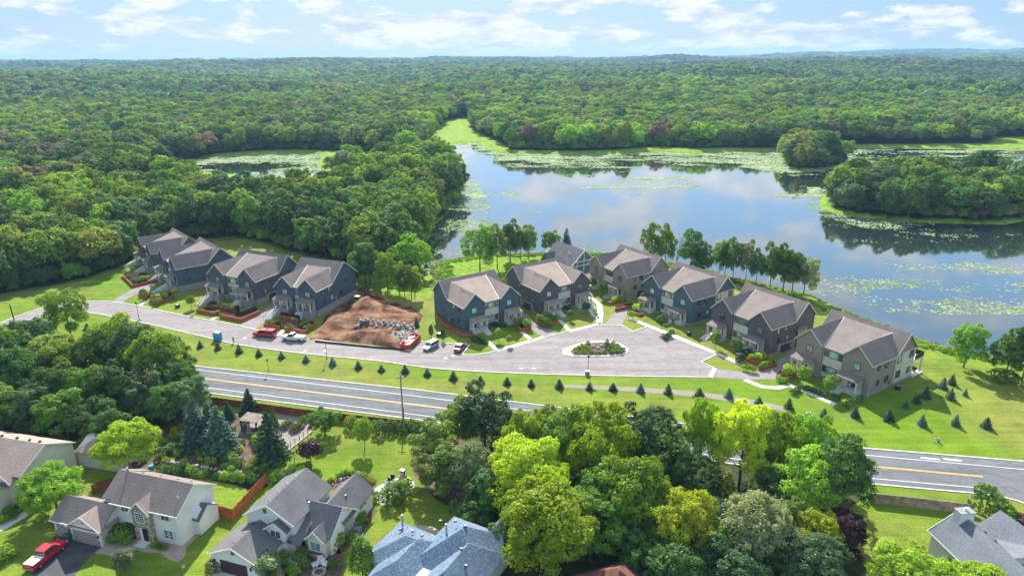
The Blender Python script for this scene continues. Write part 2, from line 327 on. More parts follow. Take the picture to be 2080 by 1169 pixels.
def ground(x, y, s=None):
    x = np.asarray(x, float); y = np.asarray(y, float)
    if s is None: s = shore(x, y)
    return np.clip(LZ + .05 + s * .3, LZ - 1.6, 0) + np.where(s > 0, hills(x, y) * np.clip(s / 60, 0, 1), 0)
# clear (unwooded) land, and where the marsh grass grows
front = np.array([(-700, 100)] + WP([(-500, 690), (-200, 640), (0, 597), (40, 590), (110, 578), (180, 562), (262, 534), (300, 508), (360, 486), (436, 482), (470, 478), (545, 492), (580, 508), (640, 520), (700, 532), (735, 556), (800, 560), (850, 556)]) + WP([(868, 540)]) + [(-20, 260), (700, 260), (700, -60), (-700, -60)])
chan = np.array(WP([(835, 322), (868, 292), (884, 262), (905, 246), (938, 240), (962, 240), (958, 258), (975, 272), (1010, 286), (1036, 300), (1045, 318), (900, 330)]))
pondland = np.array(WP([(318, 338), (430, 312), (560, 303), (650, 304), (700, 306), (745, 306), (830, 321), (862, 334), (800, 345), (700, 352), (690, 400), (640, 412), (540, 415), (430, 405), (380, 385)]))
norths = np.array(WP([(1030, 330), (1036, 303), (1150, 306), (1262, 303), (1330, 297), (1400, 300), (1500, 300), (1590, 299), (1700, 293), (1800, 292), (2010, 291), (2016, 280), (2100, 279), (2500, 285), (2500, 340), (1800, 345), (1400, 340)]))
def wooded(x, y, s):
    near = inside(front, x, y)
    ok = (s > 1.2) & ~near & ~inside(chan, x, y) & ~inside(pondland, x, y) & ~inside(norths, x, y)
    i1 = inside(isl1, x, y) & (s > 3.5) & (y > 0); i2 = inside(isl2, x, y) & (s > 1.0)
    return (ok & ~inside(lake, x, y)) | i1 | i2

# ------------------------------------------------------------------ ground sheet
def axis(parts):
    out = []
    for a, b, st in parts: out += list(np.arange(a, b, st))
    return np.array(out + [parts[-1][1]])
gx = axis([(-9000, -1500, 250), (-1500, -400, 40), (-400, -150, 8), (-150, 250, 2.5), (250, 420, 6), (420, 1500, 40), (1500, 9000, 250)])
gy = axis([(-60, 60, 10), (60, 260, 2.5), (260, 560, 4), (560, 900, 12), (900, 2500, 60), (2500, 10500, 200)])
X, Y = np.meshgrid(gx, gy); sx = X.ravel(); sy = Y.ravel(); S = shore(sx, sy); Z = ground(sx, sy, S); nx, ny = len(gx), len(gy)
Z = np.where(S > 0, Z + np.clip((sy - 235) / 60, 0, 1) * np.clip(S / 20, 0, 1) * .5 * fbm(sx, sy, 18, 5), Z)
wood = wooded(sx, sy, S); marsh = ((S < 10) & (sy > 232) | inside(chan, sx, sy) | inside(pondland, sx, sy) | inside(norths, sx, sy)).astype(float); marsh = np.maximum(marsh, inside(np.array(WP([(715, 545), (860, 520), (1110, 515), (1105, 545), (1030, 548), (1000, 560), (900, 600), (860, 605), (800, 603)])), sx, sy) * .8)
rough_g = np.clip(1 - S / 16, 0, 1) * (sy <= 400)
hillgrass = np.array(WP([(420, 500), (440, 478), (500, 480), (560, 500), (560, 520), (480, 520)]))
berm = inside(np.array(WP([(560, 738), (1100, 782), (1600, 838), (1720, 880), (1720, 905), (1300, 845), (560, 755)])), sx, sy) * .45
dry = np.clip(.42 + .8 * fbm(sx, sy, 38, 71, 3) + .35 * fbm(sx, sy, 9, 75, 2) + berm, 0, 1) * (1 - np.clip(1 - np.hypot((sx - 97) / 22, (sy - 108) / 14), 0, 1)) + np.clip(1.5 - 1.5 * np.hypot((sx - 99) / 20, (sy - 110) / 16), 0, 1) + inside(hillgrass, sx, sy) * .7
i = np.arange((ny - 1) * (nx - 1)); r0 = i // (nx - 1) * nx + i % (nx - 1)
F4 = np.stack([r0, r0 + 1, r0 + nx + 1, r0 + nx], 1)
def fastmesh(name, V, F4, mat_=None, smooth=False):
    me = bpy.data.meshes.new(name); k = F4.shape[1]; me.vertices.add(len(V)); me.vertices.foreach_set('co', np.asarray(V, np.float32).ravel())
    me.loops.add(F4.size); me.loops.foreach_set('vertex_index', F4.astype(np.int32).ravel()); me.polygons.add(len(F4)); me.polygons.foreach_set('loop_start', np.arange(0, F4.size, k, dtype=np.int32))
    if smooth: me.polygons.foreach_set('use_smooth', np.ones(len(F4), bool))
    me.update(calc_edges=True)
    if mat_: me.materials.append(mat_)
    return me
m, t, b = mat('grass', .95, .1); g = wpos(t)
at = t.nodes.new('ShaderNodeAttribute'); at.attribute_name = 'zone'; sp3 = t.nodes.new('ShaderNodeSeparateColor'); t.links.new(at.outputs['Color'], sp3.inputs[0])
nA = noise(t, g, .045, 5, .6); nB = noise(t, g, .5, 5, .65); nC = noise(t, g, 3.5, 3, .7)
mpg = t.nodes.new('ShaderNodeMapping'); mpg.inputs['Rotation'].default_value = (0, 0, R_(15)); mpg.inputs['Scale'].default_value = (.05, .9, 1); t.links.new(g, mpg.inputs[0]); nM = noise(t, mpg.outputs[0], 1.0, 3, .6)
c = mix(t, ramp(t, nA.outputs[0], [(.35, 0), (.65, 1)]).outputs[0], (.085, .185, .008), (.145, .24, .012))
c = mix(t, ramp(t, nB.outputs[0], [(.42, 0), (.62, .7)]).outputs[0], c, (.155, .22, .012))
dm = t.nodes.new('ShaderNodeMath'); dm.operation = 'MULTIPLY'; t.links.new(sp3.outputs[2], dm.inputs[0]); t.links.new(ramp(t, nB.outputs[0], [(.25, .25), (.6, 1)]).outputs[0], dm.inputs[1])
c = mix(t, dm.outputs[0], c, (.235, .21, .055))
c = mix(t, ramp(t, nM.outputs[0], [(.35, .45), (.62, 0)]).outputs[0], c, (.06, .145, .006))
c = mix(t, sp3.outputs[0], c, mix(t, ramp(t, nB.outputs[0], [(.38, 0), (.60, 1)]).outputs[0], (.085, .19, .012), (.23, .34, .022)))
c = mix(t, sp3.outputs[1], c, (.03, .045, .015)); c = mix(t, .6, c, ramp(t, nC.outputs[0], [(.3, .25), (.7, .75)]).outputs[0], 'OVERLAY'); nD = noise(t, g, .16, 6, .7); c = mix(t, .6, c, ramp(t, nD.outputs[0], [(.3, .3), (.7, .7)]).outputs[0], 'OVERLAY')
t.links.new(c, b.inputs['Base Color']); bump(t, b, nC.outputs[0], .7, .12); M['grass'] = m
me = fastmesh('ground', np.stack([sx, sy, Z], 1), F4, m, True)
ca = me.attributes.new('zone', 'FLOAT_COLOR', 'POINT'); A = np.zeros((len(sx), 4), np.float32); A[:, 0] = np.maximum(marsh, rough_g * .8); A[:, 1] = wood; A[:, 2] = np.clip(dry, 0, 1); A[:, 3] = 1
ca.data.foreach_set('color', A.ravel()); tag(linkmesh('ground', me), kind='structure')

# ------------------------------------------------------------------ lake surface, lily pads
m = bpy.data.materials.new('water'); m.use_nodes = True; t = m.node_tree; t.nodes.clear()
g = wpos(t); n = noise(t, g, .35, 3, .5); nw = noise(t, g, .03, 4, .6); bp = t.nodes.new('ShaderNodeBump'); bp.inputs['Distance'].default_value = .02
t.links.new(n.outputs[0], bp.inputs['Height']); t.links.new(ramp(t, nw.outputs[0], [(.4, .03), (.62, .28)]).outputs[0], bp.inputs['Strength'])
gl = t.nodes.new('ShaderNodeBsdfGlossy'); gl.inputs['Roughness'].default_value = .05; gl.inputs[0].default_value = (.93, .94, .94, 1); df = t.nodes.new('ShaderNodeBsdfDiffuse'); df.inputs[0].default_value = (.022, .034, .036, 1)
t.links.new(bp.outputs[0], gl.inputs['Normal']); fr = t.nodes.new('ShaderNodeFresnel'); fr.inputs['IOR'].default_value = 1.45
rr = t.nodes.new('ShaderNodeMapRange'); rr.inputs['From Max'].default_value = .5; rr.inputs['To Min'].default_value = .06; rr.inputs['To Max'].default_value = .93; t.links.new(fr.outputs[0], rr.inputs['Value'])
ms = t.nodes.new('ShaderNodeMixShader'); t.links.new(rr.outputs[0], ms.inputs[0]); t.links.new(df.outputs[0], ms.inputs[1]); t.links.new(gl.outputs[0], ms.inputs[2])
o = t.nodes.new('ShaderNodeOutputMaterial'); t.links.new(ms.outputs[0], o.inputs[0]); M['water'] = m
for nm, P in (('lake', lake), ('pond', pond)):
    x0, y0 = P.min(0) - 6; x1, y1 = P.max(0) + 6
    mb = MB().add([(x0, y0, LZ), (x1, y0, LZ), (x1, y1, LZ), (x0, y1, LZ)], [(0, 1, 2, 3)])
    tag(mb.build(nm, m), kind='structure')
n = 680000; lx = rng.uniform(-240, 420, n); ly = rng.uniform(170, 640, n)
vis = (np.abs(lx / ly) < .95) & ((lx > -80) | (ly > 300)); lx, ly = lx[vis], ly[vis]
ls = shore(lx, ly); k = (ls < .8); lx, ly, ls = lx[k], ly[k], -ls[k]
nz = fbm(lx * .8 + ly * .2, ly * 2.6, 22, 91, 4); n2_ = fbm(lx, ly, 7, 191, 3)
wgt = np.full(lx.shape, -.80)
wgt += 1.45 * np.exp(-ls / 7.0) * (ly > 330) + .55 * np.exp(-ls / 4) * (ly <= 330)
def pz(pts): return inside(np.array([W(a, b, LZ) for a, b in pts]), lx, ly)
wgt += 1.05 * pz([(1000, 300), (1600, 300), (1650, 345), (1560, 336), (1300, 322), (1010, 324)])
wgt += .85 * pz([(1560, 325), (1680, 335), (1670, 366), (1600, 356), (1500, 338)])
wgt += .55 * pz([(1700, 295), (2300, 300), (2300, 350), (1720, 345)])
wgt += .62 * pz([(1000, 318), (1650, 330), (1650, 350), (1400, 342), (1010, 340)])
wgt += .80 * pz([(660, 400), (1660, 370), (1690, 425), (1790, 440), (1900, 452), (1900, 480), (1750, 462), (1670, 440)]) * pz([(1640, 380), (2080, 380), (2100, 500), (1640, 500)])
wgt += .62 * pz([(856, 580), (930, 392), (900, 330), (950, 330), (1000, 430), (1010, 520), (900, 540)])
wgt += .50 * pz([(930, 390), (1060, 380), (1100, 430), (1010, 470), (930, 520)])
wgt += .40 * pz([(1660, 520), (1900, 510), (2100, 560), (2200, 720), (1950, 690), (1720, 600)])
wgt += .30 * pz([(1640, 480), (2200, 470), (2300, 760), (1950, 700), (1640, 590)])
wgt += .60 * pz([(1180, 355), (1420, 355), (1420, 385), (1180, 385)]) + .4 * pz([(870, 296), (990, 290), (1010, 315), (900, 330)])
inp = inside(pond, lx, ly); wgt = np.where(inp, .55 - 1.5 * np.exp(-(((lx - W(505, 336)[0]) / 22) ** 2 + ((ly - W(505, 336)[1]) / 26) ** 2)), wgt)
k = (wgt + nz * 1.15 + n2_ * .35 + .22 * rng.normal(size=len(lx)) > .16); lx, ly = lx[k], ly[k]; print('lily pads', len(lx))
if len(lx) > 110000: q = rng.permutation(len(lx))[:110000]; lx, ly = lx[q], ly[q]
rr_ = rng.uniform(.18, .5, len(lx)) * (1 + (ly > 330) * .6); a0 = rng.uniform(0, 6.28, len(lx)); kk = 5
V = np.zeros((len(lx), kk, 3))
for j in range(kk):
    a = a0 + 2 * np.pi * j / kk; V[:, j, 0] = lx + rr_ * np.cos(a); V[:, j, 1] = ly + rr_ * np.sin(a); V[:, j, 2] = LZ + .03 + .02 * rng.random(len(lx))
m, t, b = mat('lily', .95, .05); g = wpos(t); nn = noise(t, g, .12, 4, .6); n3 = noise(t, g, 1.5, 2, .6)
c = mix(t, ramp(t, nn.outputs[0], [(.35, 0), (.65, 1)]).outputs[0], (.17, .24, .09), (.32, .38, .22)); c = mix(t, .5, c, ramp(t, n3.outputs[0], [(.3, .3), (.7, .7)]).outputs[0], 'OVERLAY'); t.links.new(c, b.inputs['Base Color']); M['lily'] = m
tag(linkmesh('lily_pads', fastmesh('lily_pads', V.reshape(-1, 3), np.arange(len(lx) * kk).reshape(-1, kk), m)), 'pale green lily pads in drifting mats over the lake and its bays', 'lily pads', kind='stuff')

# ------------------------------------------------------------------ foliage meshes
def unit(v): return v / (np.linalg.norm(v, axis=-1, keepdims=True) + 1e-9)
def leaves(name, C, Nn, sz, rg, mat_, jit=.55, aspect=.75):
    """a small bent leaf clump (two triangles over an edge) at each centre C facing about Nn"""
    n = len(C); Nn = unit(Nn + jit * rg.normal(size=(n, 3))); T = unit(np.cross(Nn, rg.normal(size=(n, 3)))); B = np.cross(Nn, T); s = (sz * rg.uniform(.55, 1.25, n))[:, None]
    v = np.stack([C - T * s, C - B * s * aspect + Nn * s * .12, C + T * s, C + B * s * aspect - Nn * s * .12], 1).reshape(-1, 3)
    return fastmesh(name, v, np.arange(4 * n).reshape(-1, 4), mat_)
def crown(name, H, R, nb, n, sz, seed, base=.32, br=(.26, .42), flat_=.8, shape='round', mat_='leaf', jit=.5, cover=.74, spread=(.5, .85), sub=0):
    rg = np.random.default_rng(seed); cz = H * (base + 1) / 2; hz = H * (1 - base) / 2
    BC, BR = [], []
    for i in range(nb):
        ph = 2.399963 * i + rg.uniform(-.4, .4); u = 1 - 1.55 * (i + .5) / nb; q = math.sqrt(max(0, 1 - u * u)); f = rg.uniform(*spread)
        if shape == 'tall': f *= 1 if u < .3 else .9
        r = R * rg.uniform(*br); BC.append((q * math.cos(ph) * R * f, q * math.sin(ph) * R * f, cz + u * hz * f)); BR.append(r)
    BC.append((0, 0, cz)); BR.append(R * .5 if cover < 1 else R * .2); BC = np.array(BC); BR = np.array(BR)
    pr = BR ** 2; pr[-1] *= .3; pr /= pr.sum(); ii = rg.choice(len(BR), int(n * 2.2), p=pr)
    d = unit(rg.normal(size=(len(ii), 3))); d[:, 2] = np.abs(d[:, 2]) * np.where(rg.random(len(ii)) < .72, 1, -1); rr = BR[ii] * rg.uniform(.72, 1.12, len(ii)) ** 1
    C = BC[ii] + d * rr[:, None] * np.array([1, 1, flat_])
    if sub:      # every lobe carries tufts of its own
        tf = unit(rg.normal(size=(len(BR), sub, 3))); tf[..., 2] = np.abs(tf[..., 2]) * np.where(rg.random((len(BR), sub)) < .75, 1, -.6); kq = rg.integers(0, sub, len(ii)); tr_ = rg.uniform(.26, .46, (len(BR), sub))
        ctr = BC[ii] + tf[ii, kq] * (BR[ii] * .84)[:, None] * np.array([1, 1, flat_]); use = rg.random(len(ii)) < .72; C = np.where(use[:, None], ctr + d * (BR[ii] * tr_[ii, kq] * rg.uniform(.6, 1.1, len(ii)))[:, None], C)
    ok = np.ones(len(C), bool)
    for j in range(len(BR)): ok &= (np.linalg.norm((C - BC[j]) / np.array([1, 1, flat_]), axis=1) > BR[j] * cover) | (ii == j)
    C = C[ok][:n]; d = d[ok][:n]; out = unit(C - np.array([0, 0, cz - hz * .4])); return leaves(name, C, d * .75 + out * .45, sz, rg, M[mat_], jit)
def conifer(name, H, R, n, sz, seed, tiers=11, base=.04, gap=.5):
    rg = np.random.default_rng(seed); C, Nn = [], []
    per = max(3, n // (tiers * 9))
    for k in range(tiers):
        f = (k + .3) / tiers; z0 = H * (base + (1 - base) * f * .97); r = R * (1 - f) ** .85 + .06 * R; nbz = max(5, int(12 * (1 - f) + 3))
        for j in range(nbz):
            a = 2 * math.pi * (j + rg.random() * .6 + k * .37) / nbz; L = r * rg.uniform(.8, 1.12); m_ = max(4, int(per * (1 - f * .6)))
            u = np.sqrt(rg.uniform(.02, 1, m_)); wd = (1 - u) * .30 * L + .06 * L; side = rg.uniform(-1, 1, m_) * wd
            C.append(np.stack([np.cos(a) * u * L - np.sin(a) * side, np.sin(a) * u * L + np.cos(a) * side, z0 + H * .03 - u * H * .055 + (u ** 3) * H * .02 + rg.normal(size=m_) * H * .006], 1))
            Nn.append(np.tile([math.cos(a) * .35, math.sin(a) * .35, 1.0], (m_, 1)))
    C = np.concatenate(C); Nn = np.concatenate(Nn); return leaves(name, C, Nn, sz, rg, M['needle'], .45, .6)
def trunkmesh(name, H, r, seed, limbs=6, spread=.5, top=.75, lean=.03, matn='bark', n=6):
    rg = random.Random(seed); mb = MB(); lx_, ly_ = rg.uniform(-lean, lean) * H, rg.uniform(-lean, lean) * H
    pts = [(lx_ * q * q, ly_ * q * q, H * top * q) for q in (0, .12, .35, .6, .85, 1)]; pts[0] = (0, 0, -.3)
    mb.tube(pts, [r * 1.35, r, r * .82, r * .6, r * .35, r * .1], n)
    for i in range(limbs):
        q = .35 + .5 * i / max(1, limbs); a = 2.4 * i + rg.random(); z0 = H * top * q; L = H * spread * rg.uniform(.45, .75) * (1.1 - q * .5); x0, y0 = lx_ * q * q, ly_ * q * q
        mb.tube([(x0, y0, z0), (x0 + math.cos(a) * L * .5, y0 + math.sin(a) * L * .5, z0 + L * .3), (x0 + math.cos(a) * L * .9, y0 + math.sin(a) * L * .9, z0 + L * .75)], [r * .4, r * .26, r * .06], 5)
    return mb.mesh(name, M[matn], True)
def bare(name, H, r, seed, depth=4):
    rg = random.Random(seed); mb = MB()
    def grow(p, d, L, r, k):
        q = p + d * L * .5 + Vector((rg.uniform(-.08, .08), rg.uniform(-.08, .08), 0)) * L; e = q + (d + Vector((rg.uniform(-.2, .2), rg.uniform(-.2, .2), .1))).normalized() * L * .5
        mb.tube([p, q, e], [r, r * .8, r * .55], 4 if k < depth else 5)
        if k > 0:
            for j in range(3 if k > 1 else 4):
                nd = (d + Vector((rg.uniform(-1, 1), rg.uniform(-1, 1), rg.uniform(-.1, .6))) * .85).normalized(); grow(e if j else q, nd, L * rg.uniform(.58, .8), r * .5, k - 1)
    grow(Vector((0, 0, -.2)), Vector((0, 0, 1)), H * .34, r, depth); return mb.mesh(name, M['deadwood'])
TM = {}    # kind -> list of (trunk mesh, crown mesh), nominal height, nominal radius
def kind(k, crowns, trunk, H, R): TM[k] = (crowns, trunk, H, R)
print('making foliage')
kind('maple', [crown('maple_crown', 12, 5.2, 46, 24000, .165, 10 + s, .14, (.20, .34), spread=(.5, .92), jit=.4, sub=11) for s in range(3)], [trunkmesh('maple_trunk', 12, .26, s) for s in range(2)], 12, 5.2)
kind('lobed', [crown('ash_crown', 12, 4.6, 34, 18000, .16, 20 + s, .12, (.20, .34), .9, cover=.8, spread=(.55, .98), jit=.4, sub=9) for s in range(3)], [trunkmesh('ash_trunk', 12, .22, 5 + s) for s in range(2)], 12, 4.6)
kind('airy', [crown('airy_crown', 13, 3.6, 30, 9000, .185, 30 + s, .08, (.18, .36), 1.0, cover=.98, spread=(.5, 1.08), jit=.6) for s in range(3)], [trunkmesh('slender_trunk', 13, .17, 11 + s, 8, .4, .85, .06) for s in range(3)], 13, 3.6)
kind('willow', [crown('willow_crown', 12, 5.5, 40, 15000, .19, 40, .2, (.22, .34), 1.0, jit=.6, sub=8)], [trunkmesh('willow_trunk', 12, .3, 3)], 12, 5.5)
kind('column', [crown('column_crown', 6, 1.15, 20, 2600, .15, 45, .12, (.4, .6), 1.3, cover=.85)], [trunkmesh('column_trunk', 6, .09, 3, 4, .2)], 6, 1.15)
kind('spruce', [conifer('spruce_crown', 10, 3.1, 9500, .24, 50 + s, 15) for s in range(2)], [trunkmesh('spruce_trunk', 10, .17, 2, 0, 0, .95, .01)], 10, 3.1)
kind('small_spruce', [conifer('small_spruce_crown', 3, 1.1, 1500, .15, 60 + s, 9) for s in range(2)], [trunkmesh('small_spruce_trunk', 3, .06, 2, 0, 0, .9, .01)], 3, 1.1)
kind('young', [crown('young_crown', 3.6, 1.05, 14, 1300, .13, 70 + s, .34, (.35, .55), 1.0, cover=.9) for s in range(2)], [trunkmesh('young_trunk', 3.6, .05, 4, 3, .3)], 3.6, 1.05)
kind('forest', [crown('forest_crown', 14, 6.0, 22, 5200, .37, 80 + s, .15, (.27, .44), .9, jit=.32, spread=(.5, .92), sub=6) for s in range(6)], [trunkmesh('forest_trunk', 14, .24, 8 + s, 4, .4, .6, .03, n=5) for s in range(2)], 14, 5.6)
kind('shrub', [crown('shrub_leaves', 1.25, .8, 10, 480, .12, 90 + s, -.1, (.45, .62), .8) for s in range(3)], [trunkmesh('shrub_stem', 1.2, .035, 6 + s, 3, .3, .5) for s in range(1)], 1.25, .8)
kind('arborvitae', [crown('arborvitae_crown', 4, .95, 16, 2600, .12, 95, .0, (.55, .7), 1.6, cover=.8)], [trunkmesh('arborvitae_trunk', 4, .07, 3, 0, 0, .6)], 4, .95)
kind('bare', [bare('bare_branches', 9, .24, s) for s in (1, 2, 4)], None, 9, 3)
LG = 1.62
GREEN = dict(mid=(.108, .185, .024), dark=(.057, .118, .024), lime=(.235, .33, .018), bright=(.145, .245, .020), yellow=(.27, .335, .018), blue=(.072, .130, .048), olive=(.150, .190, .032), grey=(.15, .19, .09), purple=(.050, .022, .034), bronze=(.17, .13, .05), brown=(.2, .15, .11), spruce=(.035, .085, .038), bluespruce=(.055, .11, .075))
def tree(name, k, x, y, H, R, colr, label, cat='tree', group=None, z=None, rot=None, rg=random):
    cs, ts, H0, R0 = TM[k]; z = float(ground(np.array([x]), np.array([y]))[0]) if z is None else z
    e = empty(name, (x, y, z), rg.uniform(0, 6.28) if rot is None else rot); sc = (R / R0, R / R0, H / H0)
    c = linkmesh('branches' if k == 'bare' else ('leaves' if k == 'shrub' else 'crown'), rg.choice(cs), e); c.scale = sc; j = rg.uniform(.9, 1.12); c.color = tuple(v * j * LG for v in GREEN[colr]) + (1,)
    if ts: tr = linkmesh('stem' if k == 'shrub' else 'trunk', rg.choice(ts), e); tr.scale = sc
    return tag(e, label, cat, group)

# ------------------------------------------------------------------ the forest
def gridpts(x0, x1, y0, y1, s, seed):
    rg = np.random.default_rng(seed); a, b_ = np.meshgrid(np.arange(x0, x1, s), np.arange(y0, y1, s * .87)); a = a + (np.arange(a.shape[0]) % 2)[:, None] * s / 2
    a = a.ravel() + rg.uniform(-.38, .38, a.size) * s; b_ = b_.ravel() + rg.uniform(-.38, .38, b_.size) * s; return a, b_
def infan(x, y, m=.90): return (y > 60) & (np.abs(x) < y * m + 30)
fx, fy = gridpts(-700, 760, 150, 1050, 8.6, 1); k = infan(fx, fy); fx, fy = fx[k], fy[k]; fs = shore(fx, fy); k = wooded(fx, fy, fs) & (np.hypot(fx, fy) < 1000); fx, fy, fs = fx[k], fy[k], fs[k]
ff = np.hypot(fx, fy); o_ = np.argsort(ff); fx, fy, fs, ff = fx[o_], fy[o_], fs[o_], ff[o_]; fz = ground(fx, fy, fs)
print('forest near', len(fx))
NI = 290
RF = random.Random(3)
ntone = .1 + fbm(fx, fy, 60, 401, 2) + .38 * rng.normal(size=len(fx))
def tone(v): return 'bright' if v > .42 else 'olive' if v > .30 else 'mid' if v > -.12 else 'blue' if v > -.3 else 'dark'
words_ = dict(bright='bright yellow green', olive='olive green', mid='mid green', blue='blue green', dark='dark green')
infr = np.abs(fx) < fy * .78; vis_i = np.where(infr)[0][:NI]; seen = set(vis_i.tolist())
def pxy(x, y): 
    z = -CH; d = y * cp - z * sp; u = y * sp + z * cp; return 1040 + F_ * (x * cr + u * sr) / d, 584.5 - F_ * (-x * sr + u * cr) / d
def where_(x, y):
    px, py = pxy(x, y); sh = float(shore(np.array([x]), np.array([y]))[0]); edge = not wooded(np.array([x]), np.array([y - 14.0]), shore(np.array([x]), np.array([y - 14.0])))[0]
    if inside(isl1, np.array([x]), np.array([y]))[0]: return ('at the front of' if edge else 'deep in') + ' the wooded island, ' + ('left half' if px < 1850 else 'right half')
    if px > 860: return 'beyond the far side of the lake'
    if px > 640 and sh < 22: return 'on the bay shore'
    s_ = 'at the wood edge' if edge else 'just inside the wood' if py > 480 else 'deep in the wood'
    return s_ + (' at the far left' if px < 110 else ' left of the slate townhouse' if px < 260 else ' behind the left pair of townhouses' if px < 430 else ' behind the charcoal left townhouse' if px < 560 else ' behind the navy townhouse' if px < 690 else ' behind the dirt site')
for i in vis_i:
    x, y = float(fx[i]), float(fy[i]); hgt = RF.uniform(11, 16.5); q = tone(ntone[i])
    lab = ('tall ' if hgt > 14.5 else 'low ' if hgt < 12.3 else '') + words_[q] + ' tree ' + where_(x, y)
    tree('forest_tree', 'forest', x, y, hgt, RF.uniform(4.6, 6.6), q, lab, 'tree', words_[q] + ' forest trees ' + lab.split(' tree ')[1], float(fz[i]), rg=RF)
def scatter_gn(name, P, idx, rot, scl, srcs, label):
    me = bpy.data.meshes.new(name); me.vertices.add(len(P)); me.vertices.foreach_set('co', P.astype(np.float32).ravel())
    a = me.attributes.new('pick', 'INT', 'POINT'); a.data.foreach_set('value', idx.astype(np.int32)); a = me.attributes.new('turn', 'FLOAT', 'POINT'); a.data.foreach_set('value', rot.astype(np.float32))
    a = me.attributes.new('size', 'FLOAT_VECTOR', 'POINT'); a.data.foreach_set('vector', scl.astype(np.float32).ravel())
    tn = LG * np.array([GREEN[t_] for t_ in tones])[idx // 2] * rg.uniform(.82, 1.18, (len(P), 1)) * np.clip(1 + .34 * fbm(P[:, 0], P[:, 1], 260, 911, 2) + .2 * fbm(P[:, 0], P[:, 1], 900, 921, 2), .55, 1.5)[:, None]; bw = rg.random(len(P)) < .015; tn[bw] = (.26, .20, .15); a = me.attributes.new('tint', 'FLOAT_COLOR', 'POINT'); a.data.foreach_set('color', np.concatenate([tn, np.ones((len(P), 1))], 1).astype(np.float32).ravel())
    o = linkmesh(name, me); cl = bpy.data.collections.new(name + '_kinds')
    for s_ in srcs: cl.objects.link(s_)
    gt = bpy.data.node_groups.new(name + '_spread', 'GeometryNodeTree'); gt.interface.new_socket('Geometry', in_out='INPUT', socket_type='NodeSocketGeometry'); gt.interface.new_socket('Geometry', in_out='OUTPUT', socket_type='NodeSocketGeometry')
    gi, go = gt.nodes.new('NodeGroupInput'), gt.nodes.new('NodeGroupOutput'); ip = gt.nodes.new('GeometryNodeInstanceOnPoints'); ci = gt.nodes.new('GeometryNodeCollectionInfo'); ci.inputs['Collection'].default_value = cl; ci.inputs['Separate Children'].default_value = True; ci.inputs['Reset Children'].default_value = True
    def at_(n_, ty):
        q = gt.nodes.new('GeometryNodeInputNamedAttribute'); q.data_type = ty; q.inputs['Name'].default_value = n_; return [s_ for s_ in q.outputs if s_.name == 'Attribute' and s_.enabled][0]
    cb = gt.nodes.new('ShaderNodeCombineXYZ'); L = gt.links.new; L(at_('turn', 'FLOAT'), cb.inputs[2]); er = gt.nodes.new('FunctionNodeEulerToRotation'); L(cb.outputs[0], er.inputs[0])
    ip.inputs['Pick Instance'].default_value = True; L(gi.outputs[0], ip.inputs['Points']); L(ci.outputs[0], ip.inputs['Instance']); L(at_('pick', 'INT'), ip.inputs['Instance Index']); L(er.outputs[0], ip.inputs['Rotation']); L(at_('size', 'FLOAT_VECTOR'), ip.inputs['Scale']); L(ip.outputs[0], go.inputs[0])
    md = o.modifiers.new('spread', 'NODES'); md.node_group = gt; return tag(o, label, 'forest', kind='stuff')
tones = ['mid', 'dark', 'olive', 'bright', 'blue', 'grey']
def sources(prefix, crowns):
    out = []
    for j in range(12):
        me = crowns[j % len(crowns)].copy(); me.materials.clear(); me.materials.append(M['leaf_mass']); out.append(bpy.data.objects.new('%s_%02d' % (prefix, j), me))
    return out
def pick(v, rg): 
    t_ = np.select([v > .45, v > .30, v > -.05, v > -.22, v > -.5], [3, 2, 0, 4, 1], 0); t_ = np.where(rg.random(len(v)) < .06, 5, t_); return t_ * 2 + rg.integers(0, 2, len(v))
rest = np.array([i for i in range(len(fx)) if i not in seen]); rg = np.random.default_rng(5)
q = len(rest); sH = rg.uniform(.66, 1.3, q); sR = sH ** .7 * rg.uniform(.85, 1.3, q)
scatter_gn('forest_canopy', np.stack([fx[rest], fy[rest], fz[rest]], 1), pick(ntone[rest], rg), rg.uniform(0, 6.28, q), np.stack([sR, sR, sH], 1), sources('near_crown', TM['forest'][0]), 'green broadleaf forest canopy spreading beyond the lake and the near wood')
lowc = [crown('far_crown', 14, 6.0, 14, 640, .95, 180 + s, .1, (.30, .46), .85, jit=.3) for s in range(4)]
gxs, gys = [], []
for (y0, y1, s) in ((700, 1900, 12.5), (1900, 4600, 19.0), (4600, 10000, 42.0)):
    a, b_ = gridpts(-y1 * .92 - 30, y1 * .92 + 30, y0, y1, s, int(y0)); k = infan(a, b_) & (np.hypot(a, b_) >= 1000) & (np.hypot(a, b_) < 9600); a, b_ = a[k], b_[k]; gxs.append(np.stack([a, b_, np.full(a.shape, s)], 1))
G = np.concatenate(gxs); Gs = shore(G[:, 0], G[:, 1]); k = (Gs > 3) & ~inside(norths, G[:, 0], G[:, 1]) & ~inside(chan, G[:, 0], G[:, 1]); G = G[k]; Gs = Gs[k]; Gz = ground(G[:, 0], G[:, 1], Gs); q = len(G); print('forest far', q)
sH = rg.uniform(.6, 1.4, q); sR = G[:, 2] / 12.5 * rg.uniform(.85, 1.35, q) * sH ** .6; sH = sH * np.clip((G[:, 2] / 12.5) ** .35, 1, 1.4)
vt = .8 * fbm(G[:, 0], G[:, 1], 170, 501, 3) + .6 * fbm(G[:, 0], G[:, 1], 600, 521, 2) - .08 + .33 * rg.normal(size=q)
scatter_gn('distant_forest', np.stack([G[:, 0], G[:, 1], Gz], 1), pick(vt, rg), rg.uniform(0, 6.28, q), np.stack([sR, sR, sH], 1), sources('distant_crown', lowc), 'unbroken distant forest rolling over low hills to the horizon')
